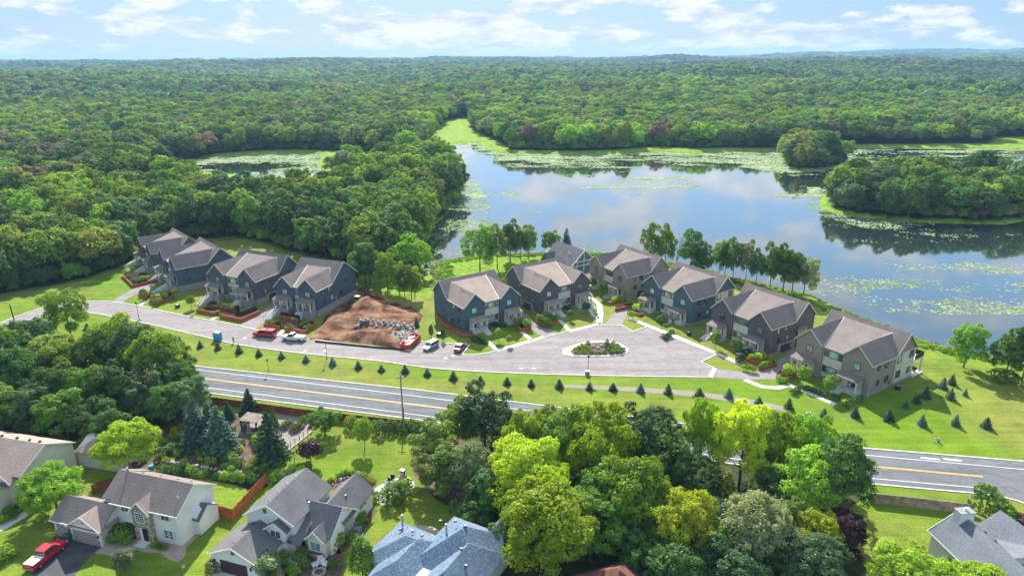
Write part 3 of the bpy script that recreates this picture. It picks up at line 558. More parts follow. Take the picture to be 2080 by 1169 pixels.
# undergrowth along the wood's edges and on the islands
ux, uy = gridpts(-330, 420, 150, 520, 3.4, 77); us = shore(ux, uy); wd = wooded(ux, uy, us); k = infan(ux, uy) & wd
for dx_, dy_ in ((0, -8), (7, -4), (-7, -4)): 
    pass
edge_ = ~wooded(ux, uy - 9, shore(ux, uy - 9)) | ~wooded(ux + 8, uy - 3, shore(ux + 8, uy - 3)) | ~wooded(ux - 8, uy - 3, shore(ux - 8, uy - 3)); k &= edge_
ux, uy, us = ux[k], uy[k], us[k]; uz = ground(ux, uy, us); q = len(ux); sv = rg.uniform(.16, .36, q)
scatter_gn('undergrowth', np.stack([ux, uy, uz - .5], 1), pick(fbm(ux, uy, 25, 601, 2), rg), rg.uniform(0, 6.28, q), np.stack([sv * 1.3, sv * 1.3, sv * 1.3], 1), sources('undergrowth_bush', TM['forest'][0]), 'green undergrowth along the edge of the wood and the island shore')
SC.view_layers[0].update()
# ------------------------------------------------------------------ haze
mh = bpy.data.materials.new('haze'); mh.use_nodes = True; t = mh.node_tree; t.nodes.clear(); pv = t.nodes.new('ShaderNodeVolumePrincipled'); pv.inputs['Color'].default_value = (.38, .64, 1, 1); pv.inputs['Density'].default_value = .00010; pv.inputs['Anisotropy'].default_value = .1
o = t.nodes.new('ShaderNodeOutputMaterial'); t.links.new(pv.outputs[0], o.inputs['Volume'])
tag(MB().box(-9500, 9500, -120, 10900, -6, 130).build('haze', mh), kind='stuff')
# ------------------------------------------------------------------ roads, paths, kerbs (flat sheets a few mm apart)
def smooth(pts, k=5, closed=False):
    P = [np.array(p, float) for p in pts]; n = len(P); out = []
    for i in range(n if closed else n - 1):
        g = lambda j: P[j % n] if closed else P[min(max(j, 0), n - 1)]
        a, b_, c_, d = g(i - 1), g(i), g(i + 1), g(i + 2)
        for q in range(k):
            t_ = q / k; out.append(tuple(.5 * ((2 * b_) + (-a + c_) * t_ + (2 * a - 5 * b_ + 4 * c_ - d) * t_ ** 2 + (-a + 3 * b_ - 3 * c_ + d) * t_ ** 3)))
    if not closed: out.append(tuple(P[-1]))
    return out
def offs(P, d, closed=False):
    out = []; n = len(P)
    for i in range(n):
        a = P[(i - 1) % n] if closed or i else P[0]; b_ = P[i]; c_ = P[(i + 1) % n] if closed or i < n - 1 else P[-1]
        def nn(u, v):
            dx, dy = v[0] - u[0], v[1] - u[1]; L = math.hypot(dx, dy); return (-dy / L, dx / L) if L > 1e-6 else None
        n1_, n2_ = nn(a, b_), nn(b_, c_); n1_ = n1_ or n2_; n2_ = n2_ or n1_; mx_, my_ = n1_[0] + n2_[0], n1_[1] + n2_[1]; L = mx_ * mx_ + my_ * my_
        s_ = 2 * d / max(L, 1.0); out.append((b_[0] + mx_ * s_, b_[1] + my_ * s_))
    return out
def sheet(name, P, z, m_, kind_='structure', **kw):
    o = MB().add([(x, y, z) for x, y in P], [tuple(range(len(P)))]).build(name, m_); return tag(o, kind=kind_, **kw)
def strip(name, P, wd, z, m_, h=0, closed=False, kind_='structure', shift=0):
    A_, B_ = offs(P, shift + wd / 2, closed), offs(P, shift - wd / 2, closed); mb = MB(); n = len(P)
    for i in range(n if closed else n - 1):
        j = (i + 1) % n; q = [A_[i], B_[i], B_[j], A_[j]]
        if h: 
            mb.add([(x, y, z) for x, y in q] + [(x, y, z + h) for x, y in q], [(4, 5, 6, 7), (1, 2, 6, 5), (3, 0, 4, 7)] + ([(0, 1, 5, 4)] if i == 0 and not closed else []) + ([(2, 3, 7, 6)] if i == n - 2 and not closed else []))
        else: mb.add([(x, y, z) for x, y in q], [(0, 1, 2, 3)])
    o = mb.build(name, m_); return tag(o, kind=kind_) if kind_ else o
def ext(P, a=None, b=None):
    if a is not None: d = np.array(P[0]) - np.array(P[1]); d /= np.linalg.norm(d); P = [tuple(np.array(P[0]) + d * a)] + P
    if b is not None: d = np.array(P[-1]) - np.array(P[-2]); d /= np.linalg.norm(d); P = P + [tuple(np.array(P[-1]) + d * b)]
    return P
hw_n = ext(WP([(357, 740), (850, 793), (1300, 849), (1752, 911), (2080, 938)]), 330, 250)
hw_s = ext(WP([(425, 797), (850, 851), (1300, 913), (1761, 980), (1972, 999)]), 330)
flare = smooth(WP([(1972, 999), (2020, 1005), (2062, 1014), (2100, 1030), (2125, 1060)]), 4)
hw_s2 = ext(WP([(2200, 1040), (2500, 1060)]), 0, 250)
sheet('highway', hw_n + hw_s2[::-1] + flare[::-1] + hw_s[::-1], .012, M['asphalt_old'])
strip('highway_kerb', hw_n, .3, .004, M['concrete'], .10, shift=.22); strip('highway_kerb', hw_s + flare[1:], .3, .004, M['concrete'], .10, shift=-.22)
for nm, P in (('lane_line', [(355, 745), (847, 804), (1300, 862), (1752, 923), (2080, 952.5)]), ('lane_line', [(407, 785), (850, 842), (1300, 903), (1762, 970), (2024, 993)])):
    strip(nm, ext(WP(P), 330, None if P[-1][0] < 2060 else 200), .17, .018, M['paint_white'])
yl = ext(WP([(357, 761), (850, 822), (1300, 880), (1758, 945), (1996, 967)]), 330); strip('centre_line', yl, .15, .018, M['paint_yellow'], shift=.13); strip('centre_line', yl, .15, .018, M['paint_yellow'], shift=-.13)
for px, py in ((1890, 930.5), (1935, 933)): sheet('bike_marking', [(W(px, py)[0] + a, W(px, py)[1] + b_) for a, b_ in ((-1.6, .1), (0, -.35), (1.5, -.45), (1.4, -.05), (0, .25), (-1.4, .5))], .018, M['paint_white'])
nk = WP([(-260, 755), (-120, 710), (0, 657), (50, 637), (100, 622), (150, 613), (195, 612), (225, 613), (285, 622), (352, 637), (427, 651), (485, 662), (562, 680), (620, 688), (690, 697), (760, 704), (838, 712)])
nook = WP([(850, 694), (900, 697), (952, 701), (937, 719), (945, 721), (968, 721), (990, 717.5), (1009, 712)])
nk2 = WP([(1080, 692), (1105, 686), (1157, 672), (1215, 660), (1262, 661), (1285, 674), (1315, 664), (1380, 691), (1452, 720), (1422, 735), (1449, 747), (1440, 765)])
sk = WP([(1440, 765), (1280, 763), (1100, 759), (947, 752), (860, 745), (760, 731), (615, 717), (490, 700), (427, 686), (302, 657), (240, 645), (195, 636), (150, 633), (115, 637), (60, 650), (0, 672), (-120, 728), (-260, 775)])
nks = smooth(nk, 3); sks = smooth(sk[1:], 3)
sheet('residential_road', nks + nook + nk2 + sks, .008, M['asphalt_new'])
strip('kerb', nks, .32, .002, M['concrete'], .11, shift=.16); strip('kerb', nook, .32, .002, M['concrete'], .11, shift=.16); strip('kerb', nk2[:-1], .32, .002, M['concrete'], .11, shift=.16)
strip('kerb', [nk2[-2], nk2[-1]], .9, .002, M['concrete'], .06, shift=.3); strip('kerb', [sk[0]] + sks, .32, .002, M['concrete'], .11, shift=.16)
ring = smooth(WP([(1144, 711), (1160, 704), (1185, 696), (1220, 693), (1250, 695.5), (1270, 705), (1275, 714), (1260, 721), (1210, 723.5), (1152, 722)]), 4, True)
sheet('traffic_island', ring, .10, M['concrete']); strip('island_kerb', ring, .3, .010, M['concrete'], .12, True)
bed = smooth(WP([(1160, 712), (1190, 699), (1220, 696), (1248, 698.5), (1266, 707), (1269, 714), (1256, 719.5), (1210, 720.5), (1168, 719)]), 4, True)
sheet('island_bed', bed, .14, M['mulch'])
for nm, P, m_ in (('driveway', [(227, 612), (248, 616), (262, 604), (300, 588), (318, 582), (300, 572), (276, 584), (247, 598)], 'asphalt_new'),
                  ('driveway', [(480, 662), (514, 670.5), (537, 655), (566, 630), (590, 612), (585, 600), (527, 634)], 'asphalt_new'),
                  ('paver_driveway', [(1046, 636), (1063, 633), (1088, 654), (1134, 678), (1104, 686), (1075, 665)], 'asphalt_new'),
                  ('paver_driveway', [(1226, 660), (1262, 661), (1271, 645), (1284, 634), (1330, 628), (1300, 612), (1280, 624), (1252, 631), (1242, 643)], 'asphalt_new'),
                  ('driveway', [(1449, 747), (1520, 757), (1545, 751), (1575, 737), (1610, 706), (1660, 716), (1617, 742), (1592, 761), (1575, 770), (1512, 771), (1446, 765)], 'asphalt_new')):
    sheet(nm, WP(P), .012 if nm != 'paver_driveway' else .013, M[m_])
for P, wd in (([(1278, 646), (1380, 686), (1452, 716), (1506, 739)], 1.5), ([(1513, 771), (1530, 778), (1548, 785), (1580, 787.5), (1601, 782)], 1.3), ([(1598, 779), (1640, 796.5), (1697, 821)], 1.3), ([(1217, 658), (1220, 636), (1217, 618), (1207, 609), (1192, 600)], 1.5),
              ([(1008, 711), (1040, 703), (1080, 691.5), (1105, 684)], 1.3), ([(1155, 672.5), (1190, 664), (1222, 656.5)], 1.3), ([(990, 692), (1007, 709)], 1.1), ([(1058, 672), (1080, 691)], 1.1), ([(1137, 650), (1157, 671)], 1.1), ([(1199, 628), (1204, 640), (1217, 646)], 1.0),
              ([(284, 620), (297, 611)], 1.0), ([(429, 651), (437, 644)], 1.1), ([(566, 681), (575, 670)], 1.1)):
    strip('sidewalk', WP(P), wd, .02, M['concrete'], .02)
for P in ([(1375, 785), (1150, 779), (1150, 786), (1300, 792), (1420, 800), (1540, 816), (1600, 828), (1604, 821), (1540, 807), (1450, 796)],): sheet('mulch_strip', WP([(1145, 780), (1240, 784), (1345, 789), (1420, 795), (1500, 806), (1560, 817), (1606, 829), (1600, 836), (1540, 825), (1440, 808), (1345, 799), (1230, 791), (1146, 786)]), .02, M['gravel'])
rk = lambda: random.uniform(.85, 1.15)
for i, (px, py) in enumerate([(615, 716), (660, 712), (450, 690), (620, 712), (905, 727), (920, 722), (1059, 748), (1085, 748), (176, 621), (497, 686)]):
    x, y = W(px, py); P = [(x + .42 * math.cos(a * .7854), y + .42 * math.sin(a * .7854)) for a in range(8)]
    o = MB().add([(p[0], p[1], .017) for p in P], [tuple(range(8))]).build('manhole_cover', M['paint_white']); tag(o, kind='structure')

# ------------------------------------------------------------------ townhouses
TW, TA, THE, TZW, TZM, TL, TDM = 16.75, 6.12, 7.07, 9.98, 10.71, 8.73, 7.40
class HB(MB):
    """mesh builder that mirrors a house left for right"""
    def __init__(s, f): super().__init__(); s.mf = f
    def add(s, vs, fs): return super().add([(s.mf(v[0]), v[1], v[2]) for v in vs], fs)
def window(par, mf, face, c, cz, w_, h, glass='glass', frame='trim_dark', off=0.0, mull=False):
    """face: ('f', y) looks to the front, ('r'|'l', x) to a side; c is the position along the wall"""
    def bx(mb, a, b_, z0, z1, d0, d1):
        if face[0] == 'f': mb.box(a, b_, face[1] - d1, face[1] - d0, z0, z1)
        elif face[0] == 'r': mb.box(face[1] + d0, face[1] + d1, a, b_, z0, z1)
        else: mb.box(face[1] - d1, face[1] - d0, a, b_, z0, z1)
    a, b_, z0, z1 = c - w_ / 2, c + w_ / 2, cz - h / 2, cz + h / 2; t_ = .09
    mb = HB(mf); bx(mb, a - t_, b_ + t_, z1, z1 + t_, 0, .09); bx(mb, a - t_, b_ + t_, z0 - t_, z0, 0, .11); bx(mb, a - t_, a, z0, z1, 0, .09); bx(mb, b_, b_ + t_, z0, z1, 0, .09)
    if mull: bx(mb, (a + b_) / 2 - .03, (a + b_) / 2 + .03, z0, z1, .05, .08)
    o = mb.build('window', M[frame], par); mb = HB(mf); bx(mb, a, b_, z0, z1, 0, .05); mb.build('pane', M[glass], o); return o
def townhouse(x, y, th, s, mir, wall, label, fz=.9, garage=True, dims=None, left=False, rear_cream=False, bays=3, roof='roof_brown', rg=None):
    W_, a, He, Zw, Zm, L, Dm = dims or (TW, TA, THE, TZW, TZM, TL, TDM); rg = random.Random(int(x * 10))
    mf = (lambda v: W_ - v) if mir else (lambda v: v); e = empty('townhouse', (x, y, 0), R_(th), s); tag(e, label, 'house', 'gabled townhouses around the private road'); B = lambda: HB(mf)
    sl = (Zm - He) / (Dm / 2); yr = L + (Zw - He) / sl; c0 = .45; wm = M[wall]; G_ = .5 if fz < 1.5 else 1.7
    mb = B(); mb.box(0, W_, L, L + Dm, G_, He); mb.box(0, a, 0, L, G_, He); mb.box(W_ - a, W_, 0, L, G_, He)
    for x0, x1 in ((0, a), (W_ - a, W_)): mb.add([(x0, 0, He), (x1, 0, He), ((x0 + x1) / 2, 0, Zw - .1), (x0, L + 1, He), (x1, L + 1, He), ((x0 + x1) / 2, L + 1, Zw - .1)], [(0, 1, 2), (3, 5, 4), (0, 2, 5, 3), (1, 4, 5, 2)])
    mb.add([(0, L, He), (0, L + Dm, He), (0, L + Dm / 2, Zm - .1), (W_, L, He), (W_, L + Dm, He), (W_, L + Dm / 2, Zm - .1)], [(0, 2, 1), (3, 4, 5), (0, 3, 5, 2), (1, 2, 5, 4)]); mb.build('wall', wm, e)
    B().box(a, W_ - a, c0, L, G_, He).build('bay_wall', M['side_cream'], e)
    mb = B(); mb.box(-.04, W_ + .04, L, L + Dm + .04, -.6, G_); mb.box(-.04, a + .04, -.04, L, -.6, G_); mb.box(W_ - a - .04, W_ + .04, -.04, L, -.6, G_); mb.box(a + .04, W_ - a - .04, c0 - .03, L, -.6, G_); mb.build('foundation', M['found'], e)
    ov, z0 = .38, .07; dz = ov * (Zw - He) / (a / 2); rm = M[roof]; mb = B()
    for x0, x1 in ((0, a), (W_ - a, W_)):
        xm = (x0 + x1) / 2; outer_l = x0 == 0
        lp = [(x0 - ov, -ov, He - dz + z0), (xm, -ov, Zw + z0), (xm, yr, Zw + z0), (x0 - ov, L - .2, He - dz + z0)] if outer_l else [(x0, -ov, He + z0), (xm, -ov, Zw + z0), (xm, yr, Zw + z0), (x0, c0 - .2, He + z0)]
        rp = [(xm, -ov, Zw + z0), (x1 + ov, -ov, He - dz + z0), (x1 + ov, L - .2, He - dz + z0), (xm, yr, Zw + z0)] if not outer_l else [(xm, -ov, Zw + z0), (x1, -ov, He + z0), (x1, c0 - .2, He + z0), (xm, yr, Zw + z0)]
        mb.slab(lp, .13); mb.slab(rp, .13)
    mb.slab([(a, c0 - .25, He + z0 - .02), (W_ - a, c0 - .25, He + z0 - .02), (W_ - a / 2, yr, Zw + z0), (a / 2, yr, Zw + z0)], .13); mb.build('wing_roof', rm, e)
    dm_ = ov * sl; mb = B(); mb.slab([(-ov, L - ov, He - dm_ + z0), (a / 2, L - .05 + ov * 0, He - dm_ * 0 + z0 - .03), (W_ - a / 2, L - .05, He + z0 - .03), (W_ + ov, L - ov, He - dm_ + z0), (W_ + ov, L + Dm / 2, Zm + z0), (-ov, L + Dm / 2, Zm + z0)], .13)
    mb.slab([(-ov, L + Dm / 2, Zm + z0), (W_ + ov, L + Dm / 2, Zm + z0), (W_ + ov, L + Dm + ov, He - dm_ + z0), (-ov, L + Dm + ov, He - dm_ + z0)], .13); mb.build('main_roof', rm, e)
    mb = B(); q = z0 + .025
    for p0, p1 in (((a, c0 - .2, He), (a / 2, yr, Zw)), ((W_ - a, c0 - .2, He), (W_ - a / 2, yr, Zw)), ((-ov, L - .2, He - dz), (a / 2, yr, Zw)), ((W_ + ov, L - .2, He - dz), (W_ - a / 2, yr, Zw))): mb.bar((p0[0], p0[1], p0[2] + q), (p1[0], p1[1], p1[2] + q), .16, .05)
    mb.build('valley_flashing', M['trim_cream'], e)
    mb = B()
    for x0, x1 in ((0, a), (W_ - a, W_)):
        xm = (x0 + x1) / 2; l_ = (x0 - ov, He - dz) if x0 == 0 else (x0, He); r_ = (x1 + ov, He - dz) if x1 == W_ else (x1, He)
        for p0, p1 in ((l_, (xm, Zw)), ((xm, Zw), r_)): mb.bar((p0[0], -ov - .03, p0[1] + z0 - .06), (p1[0], -ov - .03, p1[1] + z0 - .06), .06, .2)
    for xx in (-ov - .03, W_ + ov + .03):
        mb.bar((xx, L - ov, He - dm_ + z0 - .06), (xx, L + Dm / 2, Zm + z0 - .06), .06, .2); mb.bar((xx, L + Dm / 2, Zm + z0 - .06), (xx, L + Dm + ov, He - dm_ + z0 - .06), .06, .2)
    mb.bar((-ov - .03, -ov, He - dz + .0), (-ov - .03, L - .4, He - dz + .0), .06, .16); mb.bar((W_ + ov + .03, -ov, He - dz), (W_ + ov + .03, L - .4, He - dz), .06, .16); mb.bar((a, c0 - .3, He), (W_ - a, c0 - .3, He), .06, .16)
    mb.build('fascia', M['trim_cream'], e)
    mb = B()
    for xx in (a + .06, W_ - a - .06): mb.box(xx - .07, xx + .07, c0 - .06, c0, G_, He - .1)
    mb.build('corner_trim', M['trim_cream'], e)
    for k in range(5):
        yy = 1.2 + k * 1.15; xx = W_ - a / 2 + (.42); zz = Zw - .42 * (Zw - He) / (a / 2) + z0; B().box(xx - .11, xx + .11, yy - .12, yy + .12, zz - .05, zz + .16).build('roof_vent', M['wood_grey'], e)
    # front windows
    zl = fz + 1.35; zu = He - 1.25; cx = W_ / 2; cw = W_ - 2 * a
    gl = lambda p=.5: 'glass_bright' if rg.random() < p + .15 else 'glass'
    if bays == 3:
        for zc, hh in ((zu, 1.35), (zl, 1.35)):
            window(e, mf, ('f', c0), cx, zc, cw * .42, hh, gl(.5)); window(e, mf, ('f', c0), cx - cw * .36, zc, cw * .15, hh, gl(.2)); window(e, mf, ('f', c0), cx + cw * .36, zc, cw * .15, hh, gl(.2))
    else:
        for zc in (zu, zl): window(e, mf, ('f', c0), cx, zc, cw * .72, 1.4, gl(.2))
    for x0, pp in ((0, 0), (W_ - a, 1)):
        window(e, mf, ('f', 0), x0 + a * .52, He - 1.55, 1.3, 1.35, gl(.6), mull=rg.random() < .4)
        # porch: roof, columns, deck, door, steps
        p0, p1 = x0 + .55, x0 + 4.75; dp = 2.1; zr = fz + 2.45
        rf = B().slab([(p0 - .25, -dp - .25, zr - .1), (p1 + .25, -dp - .25, zr - .1), (p1 + .25, -.04, zr + .42), (p0 - .25, -.04, zr + .42)], .16).build('porch_roof', rm, e)
        B().box(p0 - .2, p1 + .2, -dp - .2, -dp - .06, zr - .42, zr - .24).build('porch_beam', M['trim_cream'], e)
        B().box(p0 - .1, p1 + .1, -dp, -.05, -.4, fz).build('porch_deck', M['found' if fz > 1.5 else 'concrete'], e)
        B().box(p0, p1, -.05, -.01, fz, zr + .1).build('porch_wall', M['side_cream'], e)
        for cx_ in (p0 + .12, (p0 + p1) / 2 - .25, p1 - .12): B().box(cx_ - .14, cx_ + .14, -dp + .02, -dp + .3, fz, zr - .24).build('porch_column', M['trim_cream'], e)
        d_ = B().box(p0 + 2.1, p0 + 3.15, -.1, -.05, fz + .02, fz + 2.1).build('door', M['black'], e); B().box(p0 + 2.2, p0 + 3.05, -.115, -.1, fz + .9, fz + 1.95).build('door_glass', M['glass'], d_)
        B().box(p0 + 1.35, p0 + 1.8, -.09, -.05, fz + .5, fz + 2.0).build('side_window', M['glass'], e)
        ns = 6 if fz < 1.5 else 10; s0, s1 = (p0 + .1, p0 + 1.75) if not pp or fz < 1.5 else (p0 + .1, p0 + 1.75); run = .42
        for k in range(ns): zt = fz - (k + 1) * fz / (ns + 1); B().box(s0, s1, -dp - (k + 1) * run, -dp - k * run + (.02 if k == 0 else 0), -.3, zt).build('step', M['concrete'], e)
        mb = B()
        for sx_ in (s0 - .04, s1 + .04):
            mb.bar((sx_, -dp, fz + .9), (sx_, -dp - ns * run, .95), .05)
            for k in range(0, ns + 1, 2): zt = fz - k * fz / (ns + 1); mb.bar((sx_, -dp - k * run, max(0, zt - .1)), (sx_, -dp - k * run, zt + .9), .04)
        mb.bar((s1, -dp + .08, fz + .9), (p1, -dp + .08, fz + .9), .05); mb.build('railing', M['metal_dark'], e)
    # side windows on the side one sees (right, or left when mirrored)
    fa = ('r', W_); gz = 2.25 if garage else G_; zl2 = max(zl, gz + 1.0) if garage else zl
    for c_, zc, w_, h in ((2.6, zu - .1, .7, 1.15), (5.3, zu, 1.1, 1.2), (9.6, zu - .05, .8, .8), (12.6, zu, .7, .75), (3.1, zl2 + .05, .7, 1.1), (6.2, zl2 + .1, 1.1, 1.1), (10.4, zl2 + .1, 1.0, .9)):
        if rear_cream and c_ > 8: continue
        window(e, mf, fa, c_, zc, w_, h, 'glass' if rg.random() < .8 else 'glass_bright', off=0)
    fo = ('l', 0)
    for c_, zc in ((3, zu), (6, zu), (4, zl2), (11, zu)): window(e, mf, fo, c_, zc, .9, 1.1)
    for c_ in (3, 7, 12): window(e, lambda v: mf(v), ('f', L + Dm + .09 + .02), c_, zu, 1.4, 1.3)
    if garage:
        B().box(W_, W_ + .06, 3.2, L + Dm + .03, 0, gz).build('garage_wall', M['found'], e)
        for g0 in (4.2, 9.6):
            d_ = B().box(W_ + .06, W_ + .10, g0, g0 + 4.2, .02, 1.9).build('garage_door', M['garage_dark'], e)
    if rear_cream:
        B().box(W_, W_ + .05, L + .25, L + Dm + .02, G_, He - .25).build('rear_wall', M['side_cream'], e)
        for c_, zc, w_, h in ((10.1, zu, 1.2, 1.7), (14.6, zu, 1.4, 1.4), (10.4, zl, 1.5, 1.4), (14.4, zl, 1.0, 1.2)): window(e, mf, ('r', W_ + .05), c_, zc, w_, h, 'glass_bright' if c_ == 10.1 else 'glass')
    B().box(W_ + .01, W_ + .25, 7.4, 8.0, G_ + .2, G_ + 1.3).build('meter_box', M['metal_grey'], e)
    return e
DD = (12.26, 5.38, 7.07, 9.69, 11.06, 6.66, 10.84)
TH = {}
TH['A'] = townhouse(-123.8, 219.0, -48.3, .928, False, 'side_slate', 'dark slate gabled townhouse at the far left end of the row, next to the wood', 1.8, False)
TH['B'] = townhouse(-108.2, 201.6, -48.9, 1.024, False, 'side_navy', 'dark blue gabled townhouse second from left, its stairway dropping to the road bend', 1.8, False)
TH['C'] = townhouse(-85.6, 183.9, -24.9, 1.032, False, 'side_slate', 'charcoal townhouse with cream bay and wide terraced orange planter in front', 1.8, True)
TH['D'] = townhouse(-63.0, 172.3, -20.6, 1.05, False, 'side_navy', 'narrow navy townhouse beside the dirt building site behind the white pickup', 1.8, False, DD, bays=1)
TH['E'] = townhouse(-11.7, 156.2, 34.2, .973, True, 'side_teal', 'blue grey townhouse with cream bay nearest the two parked cars by the cul-de-sac', .9, False, roof='roof_tan')
TH['F'] = townhouse(7.3, 168.1, 33.3, .983, True, 'side_char', 'dark brown townhouse with garage doors on its left side, above the paver driveway', .9, True, roof='roof_tan')
TH['G'] = townhouse(23.0, 193.5, -57.0, .982, False, 'side_taupe', 'taupe townhouse standing farthest back, right of the blue clubhouse', .9, True)
TH['H'] = townhouse(35.5, 174.1, -55.9, 1.002, False, 'side_teal', 'teal blue townhouse between the far taupe one and the charcoal one on the right row', .9, False, rear_cream=True)
TH['I'] = townhouse(48.7, 155.2, -56.5, .998, False, 'side_char', 'charcoal townhouse with small bay window and garage doors on its right side', .9, True)
TH['J'] = townhouse(61.6, 136.1, -56.8, 1.004, False, 'side_taupe', 'taupe and cream townhouse at the right end with a roof deck over a patio', .9, False, rear_cream=True)
# side bay on the charcoal house
e = TH['I']; b_ = MB().box(TW, TW + .9, 10.2, 12.2, 3.0, 4.7).build('bay_window', M['trim_cream'], e); MB().box(TW + .9, TW + .94, 10.4, 12.0, 3.3, 4.4).build('pane', M['glass_bright'], b_); MB().slab([(TW, 10.0, 5.1), (TW + 1.2, 10.0, 4.75), (TW + 1.2, 12.4, 4.75), (TW, 12.4, 5.1)], .08).build('bay_roof', M['roof_brown'], e)
# rear deck over a patio on the end house
e = TH['J']; y0 = TL + TDM
MB().box(TW - 5.5, TW + .4, y0 + .1, y0 + 4.2, 0, .22).build('patio', M['concrete'], e); MB().box(TW - 5.4, TW + .2, y0 + .05, y0 + 3.8, 3.7, 3.95).build('deck', M['trim_cream'], e)
for xx in (TW - 5.2, TW - 2.6, TW): MB().box(xx - .14, xx + .14, y0 + 3.4, y0 + 3.68, .22, 3.7).build('deck_post', M['trim_cream'], e)
mb = MB()
for p0, p1 in (((TW - 5.4, y0 + 3.75), (TW + .15, y0 + 3.75)), ((TW + .15, y0 + .1), (TW + .15, y0 + 3.75)), ((TW - 5.4, y0 + .1), (TW - 5.4, y0 + 3.75))): mb.add([(p0[0], p0[1], 3.95), (p1[0], p1[1], 3.95), (p1[0], p1[1], 4.9), (p0[0], p0[1], 4.9)], [(0, 1, 2, 3)]); mb.bar((*p0, 4.95), (*p1, 4.95), .06)
mb.build('deck_railing', M['black'], e)
def onto(e, x, y, z=0): return e.matrix_world @ Vector((x, y, z))
SC.view_layers[0].update()
for nm, lx_, ly_, z_, sz_, m_, lab, cat_ in (('outdoor_sofa', TW - 2.6, y0 + 2.6, 3.95, (2.2, .8, .7), 'fabric_white', 'white cushioned sofa on the upper deck of the end townhouse', 'sofa'), ('grill', TW - .8, y0 + 2.8, .22, (.9, .6, 1.1), 'black', 'black covered grill on the patio under the deck', 'grill')):
    p = onto(e, lx_, ly_); q = empty(nm, (p.x, p.y, z_), R_(-56.8)); tag(q, lab, cat_); a_, b_, c_ = sz_
    if nm == 'grill': MB().box(-a_ / 2, a_ / 2, -b_ / 2, b_ / 2, .45, .85).build('firebox', M[m_], q); MB().box(-a_ / 2 + .03, a_ / 2 - .03, -b_ / 2 + .03, b_ / 2 - .08, .85, c_).build('lid', M[m_], q); MB().box(-.35, .35, -.2, .2, 0, .45).build('cabinet', M['metal_grey'], q)
    else: MB().box(-a_ / 2, a_ / 2, -b_ / 2, b_ / 2, .1, .42).build('seat', M[m_], q); MB().box(-a_ / 2, a_ / 2, b_ / 2 - .2, b_ / 2, .42, c_).build('backrest', M[m_], q); [MB().box(s_ - .1, s_ + .1, -b_ / 2, b_ / 2 - .2, .42, .6).build('armrest', M[m_], q) for s_ in (-a_ / 2 + .1, a_ / 2 - .1)]
# clubhouse: steep cross gables, blue walls with white timbering, grey roof
def gable(mb, x0, x1, y0, y1, ze, zr, ov=.35, axis_='y', t_=.13):
    """two slopes; axis_ is the ridge direction"""
    if axis_ == 'y':
        xm = (x0 + x1) / 2; d = ov * (zr - ze) / ((x1 - x0) / 2)
        mb.slab([(x0 - ov, y0 - ov, ze - d), (xm, y0 - ov, zr), (xm, y1 + ov, zr), (x0 - ov, y1 + ov, ze - d)], t_); mb.slab([(xm, y0 - ov, zr), (x1 + ov, y0 - ov, ze - d), (x1 + ov, y1 + ov, ze - d), (xm, y1 + ov, zr)], t_)
    else:
        ym = (y0 + y1) / 2; d = ov * (zr - ze) / ((y1 - y0) / 2)
        mb.slab([(x0 - ov, y0 - ov, ze - d), (x1 + ov, y0 - ov, ze - d), (x1 + ov, ym, zr), (x0 - ov, ym, zr)], t_); mb.slab([(x0 - ov, ym, zr), (x1 + ov, ym, zr), (x1 + ov, y1 + ov, ze - d), (x0 - ov, y1 + ov, ze - d)], t_)
    return mb
def block(mb, x0, x1, y0, y1, ze, zr, axis_='y', g=.12, z0=-.3):
    mb.box(x0, x1, y0, y1, z0, ze)
    if axis_ == 'y': xm = (x0 + x1) / 2; mb.add([(x0, y0, ze), (x1, y0, ze), (xm, y0, zr - g), (x0, y1, ze), (x1, y1, ze), (xm, y1, zr - g)], [(0, 1, 2), (3, 5, 4), (0, 2, 5, 3), (1, 4, 5, 2)])
    else: ym = (y0 + y1) / 2; mb.add([(x0, y0, ze), (x0, y1, ze), (x0, ym, zr - g), (x1, y0, ze), (x1, y1, ze), (x1, ym, zr - g)], [(0, 2, 1), (3, 4, 5), (0, 3, 5, 2), (1, 2, 5, 4)])
    return mb
e = empty('clubhouse', (14.8, 213.7, 0), R_(-56)); tag(e, 'small blue clubhouse with grey roof and white crossed timber gable beside the lake', 'house')
block(MB(), 0, 13.3, -5.2, 5.2, 3.4, 8.0, 'x').build('wall', M['side_blue'], e); gable(MB(), 0, 13.3, -5.2, 5.2, 3.5, 8.15, .4, 'x').build('roof', M['roof_grey'], e)
mb = MB()
for a_, b_ in (((-5.2, 0), (-5.2, 3.4)), ((5.2, 0), (5.2, 3.4)), ((0, 0), (0, 7.9)), ((-2.8, 0), (-2.8, 5.5)), ((2.8, 0), (2.8, 5.5)), ((-5.2, 3.3), (5.2, 3.3)), ((-3.6, 4.7), (3.6, 4.7)), ((-5.2, .3), (5.2, .3)), ((-5.6, 3.2), (0, 8.1)), ((5.6, 3.2), (0, 8.1))): mb.bar((13.38 + .3 * (abs(a_[1] - b_[1]) > 4.5 and abs(a_[0] - b_[0]) > 2), a_[0], a_[1]), (13.38 + .3 * (abs(a_[1] - b_[1]) > 4.5 and abs(a_[0] - b_[0]) > 2), b_[0], b_[1]), .16, .22)
mb.build('timber_frame', M['trim_white'], e)
block(MB(), 0.4, 4.4, -6.6, -2.5, 3.2, 5.6, 'y').build('entrance_wing', M['side_blue'], e); gable(MB(), 0.4, 4.4, -6.6, -2.5, 3.3, 5.75, .3, 'y').build('entrance_roof', M['roof_grey'], e)
for yy in (-4, 4): window(e, lambda v: v, ('r', 13.3), yy, 1.8, 1.4, 1.6, frame='trim_white')
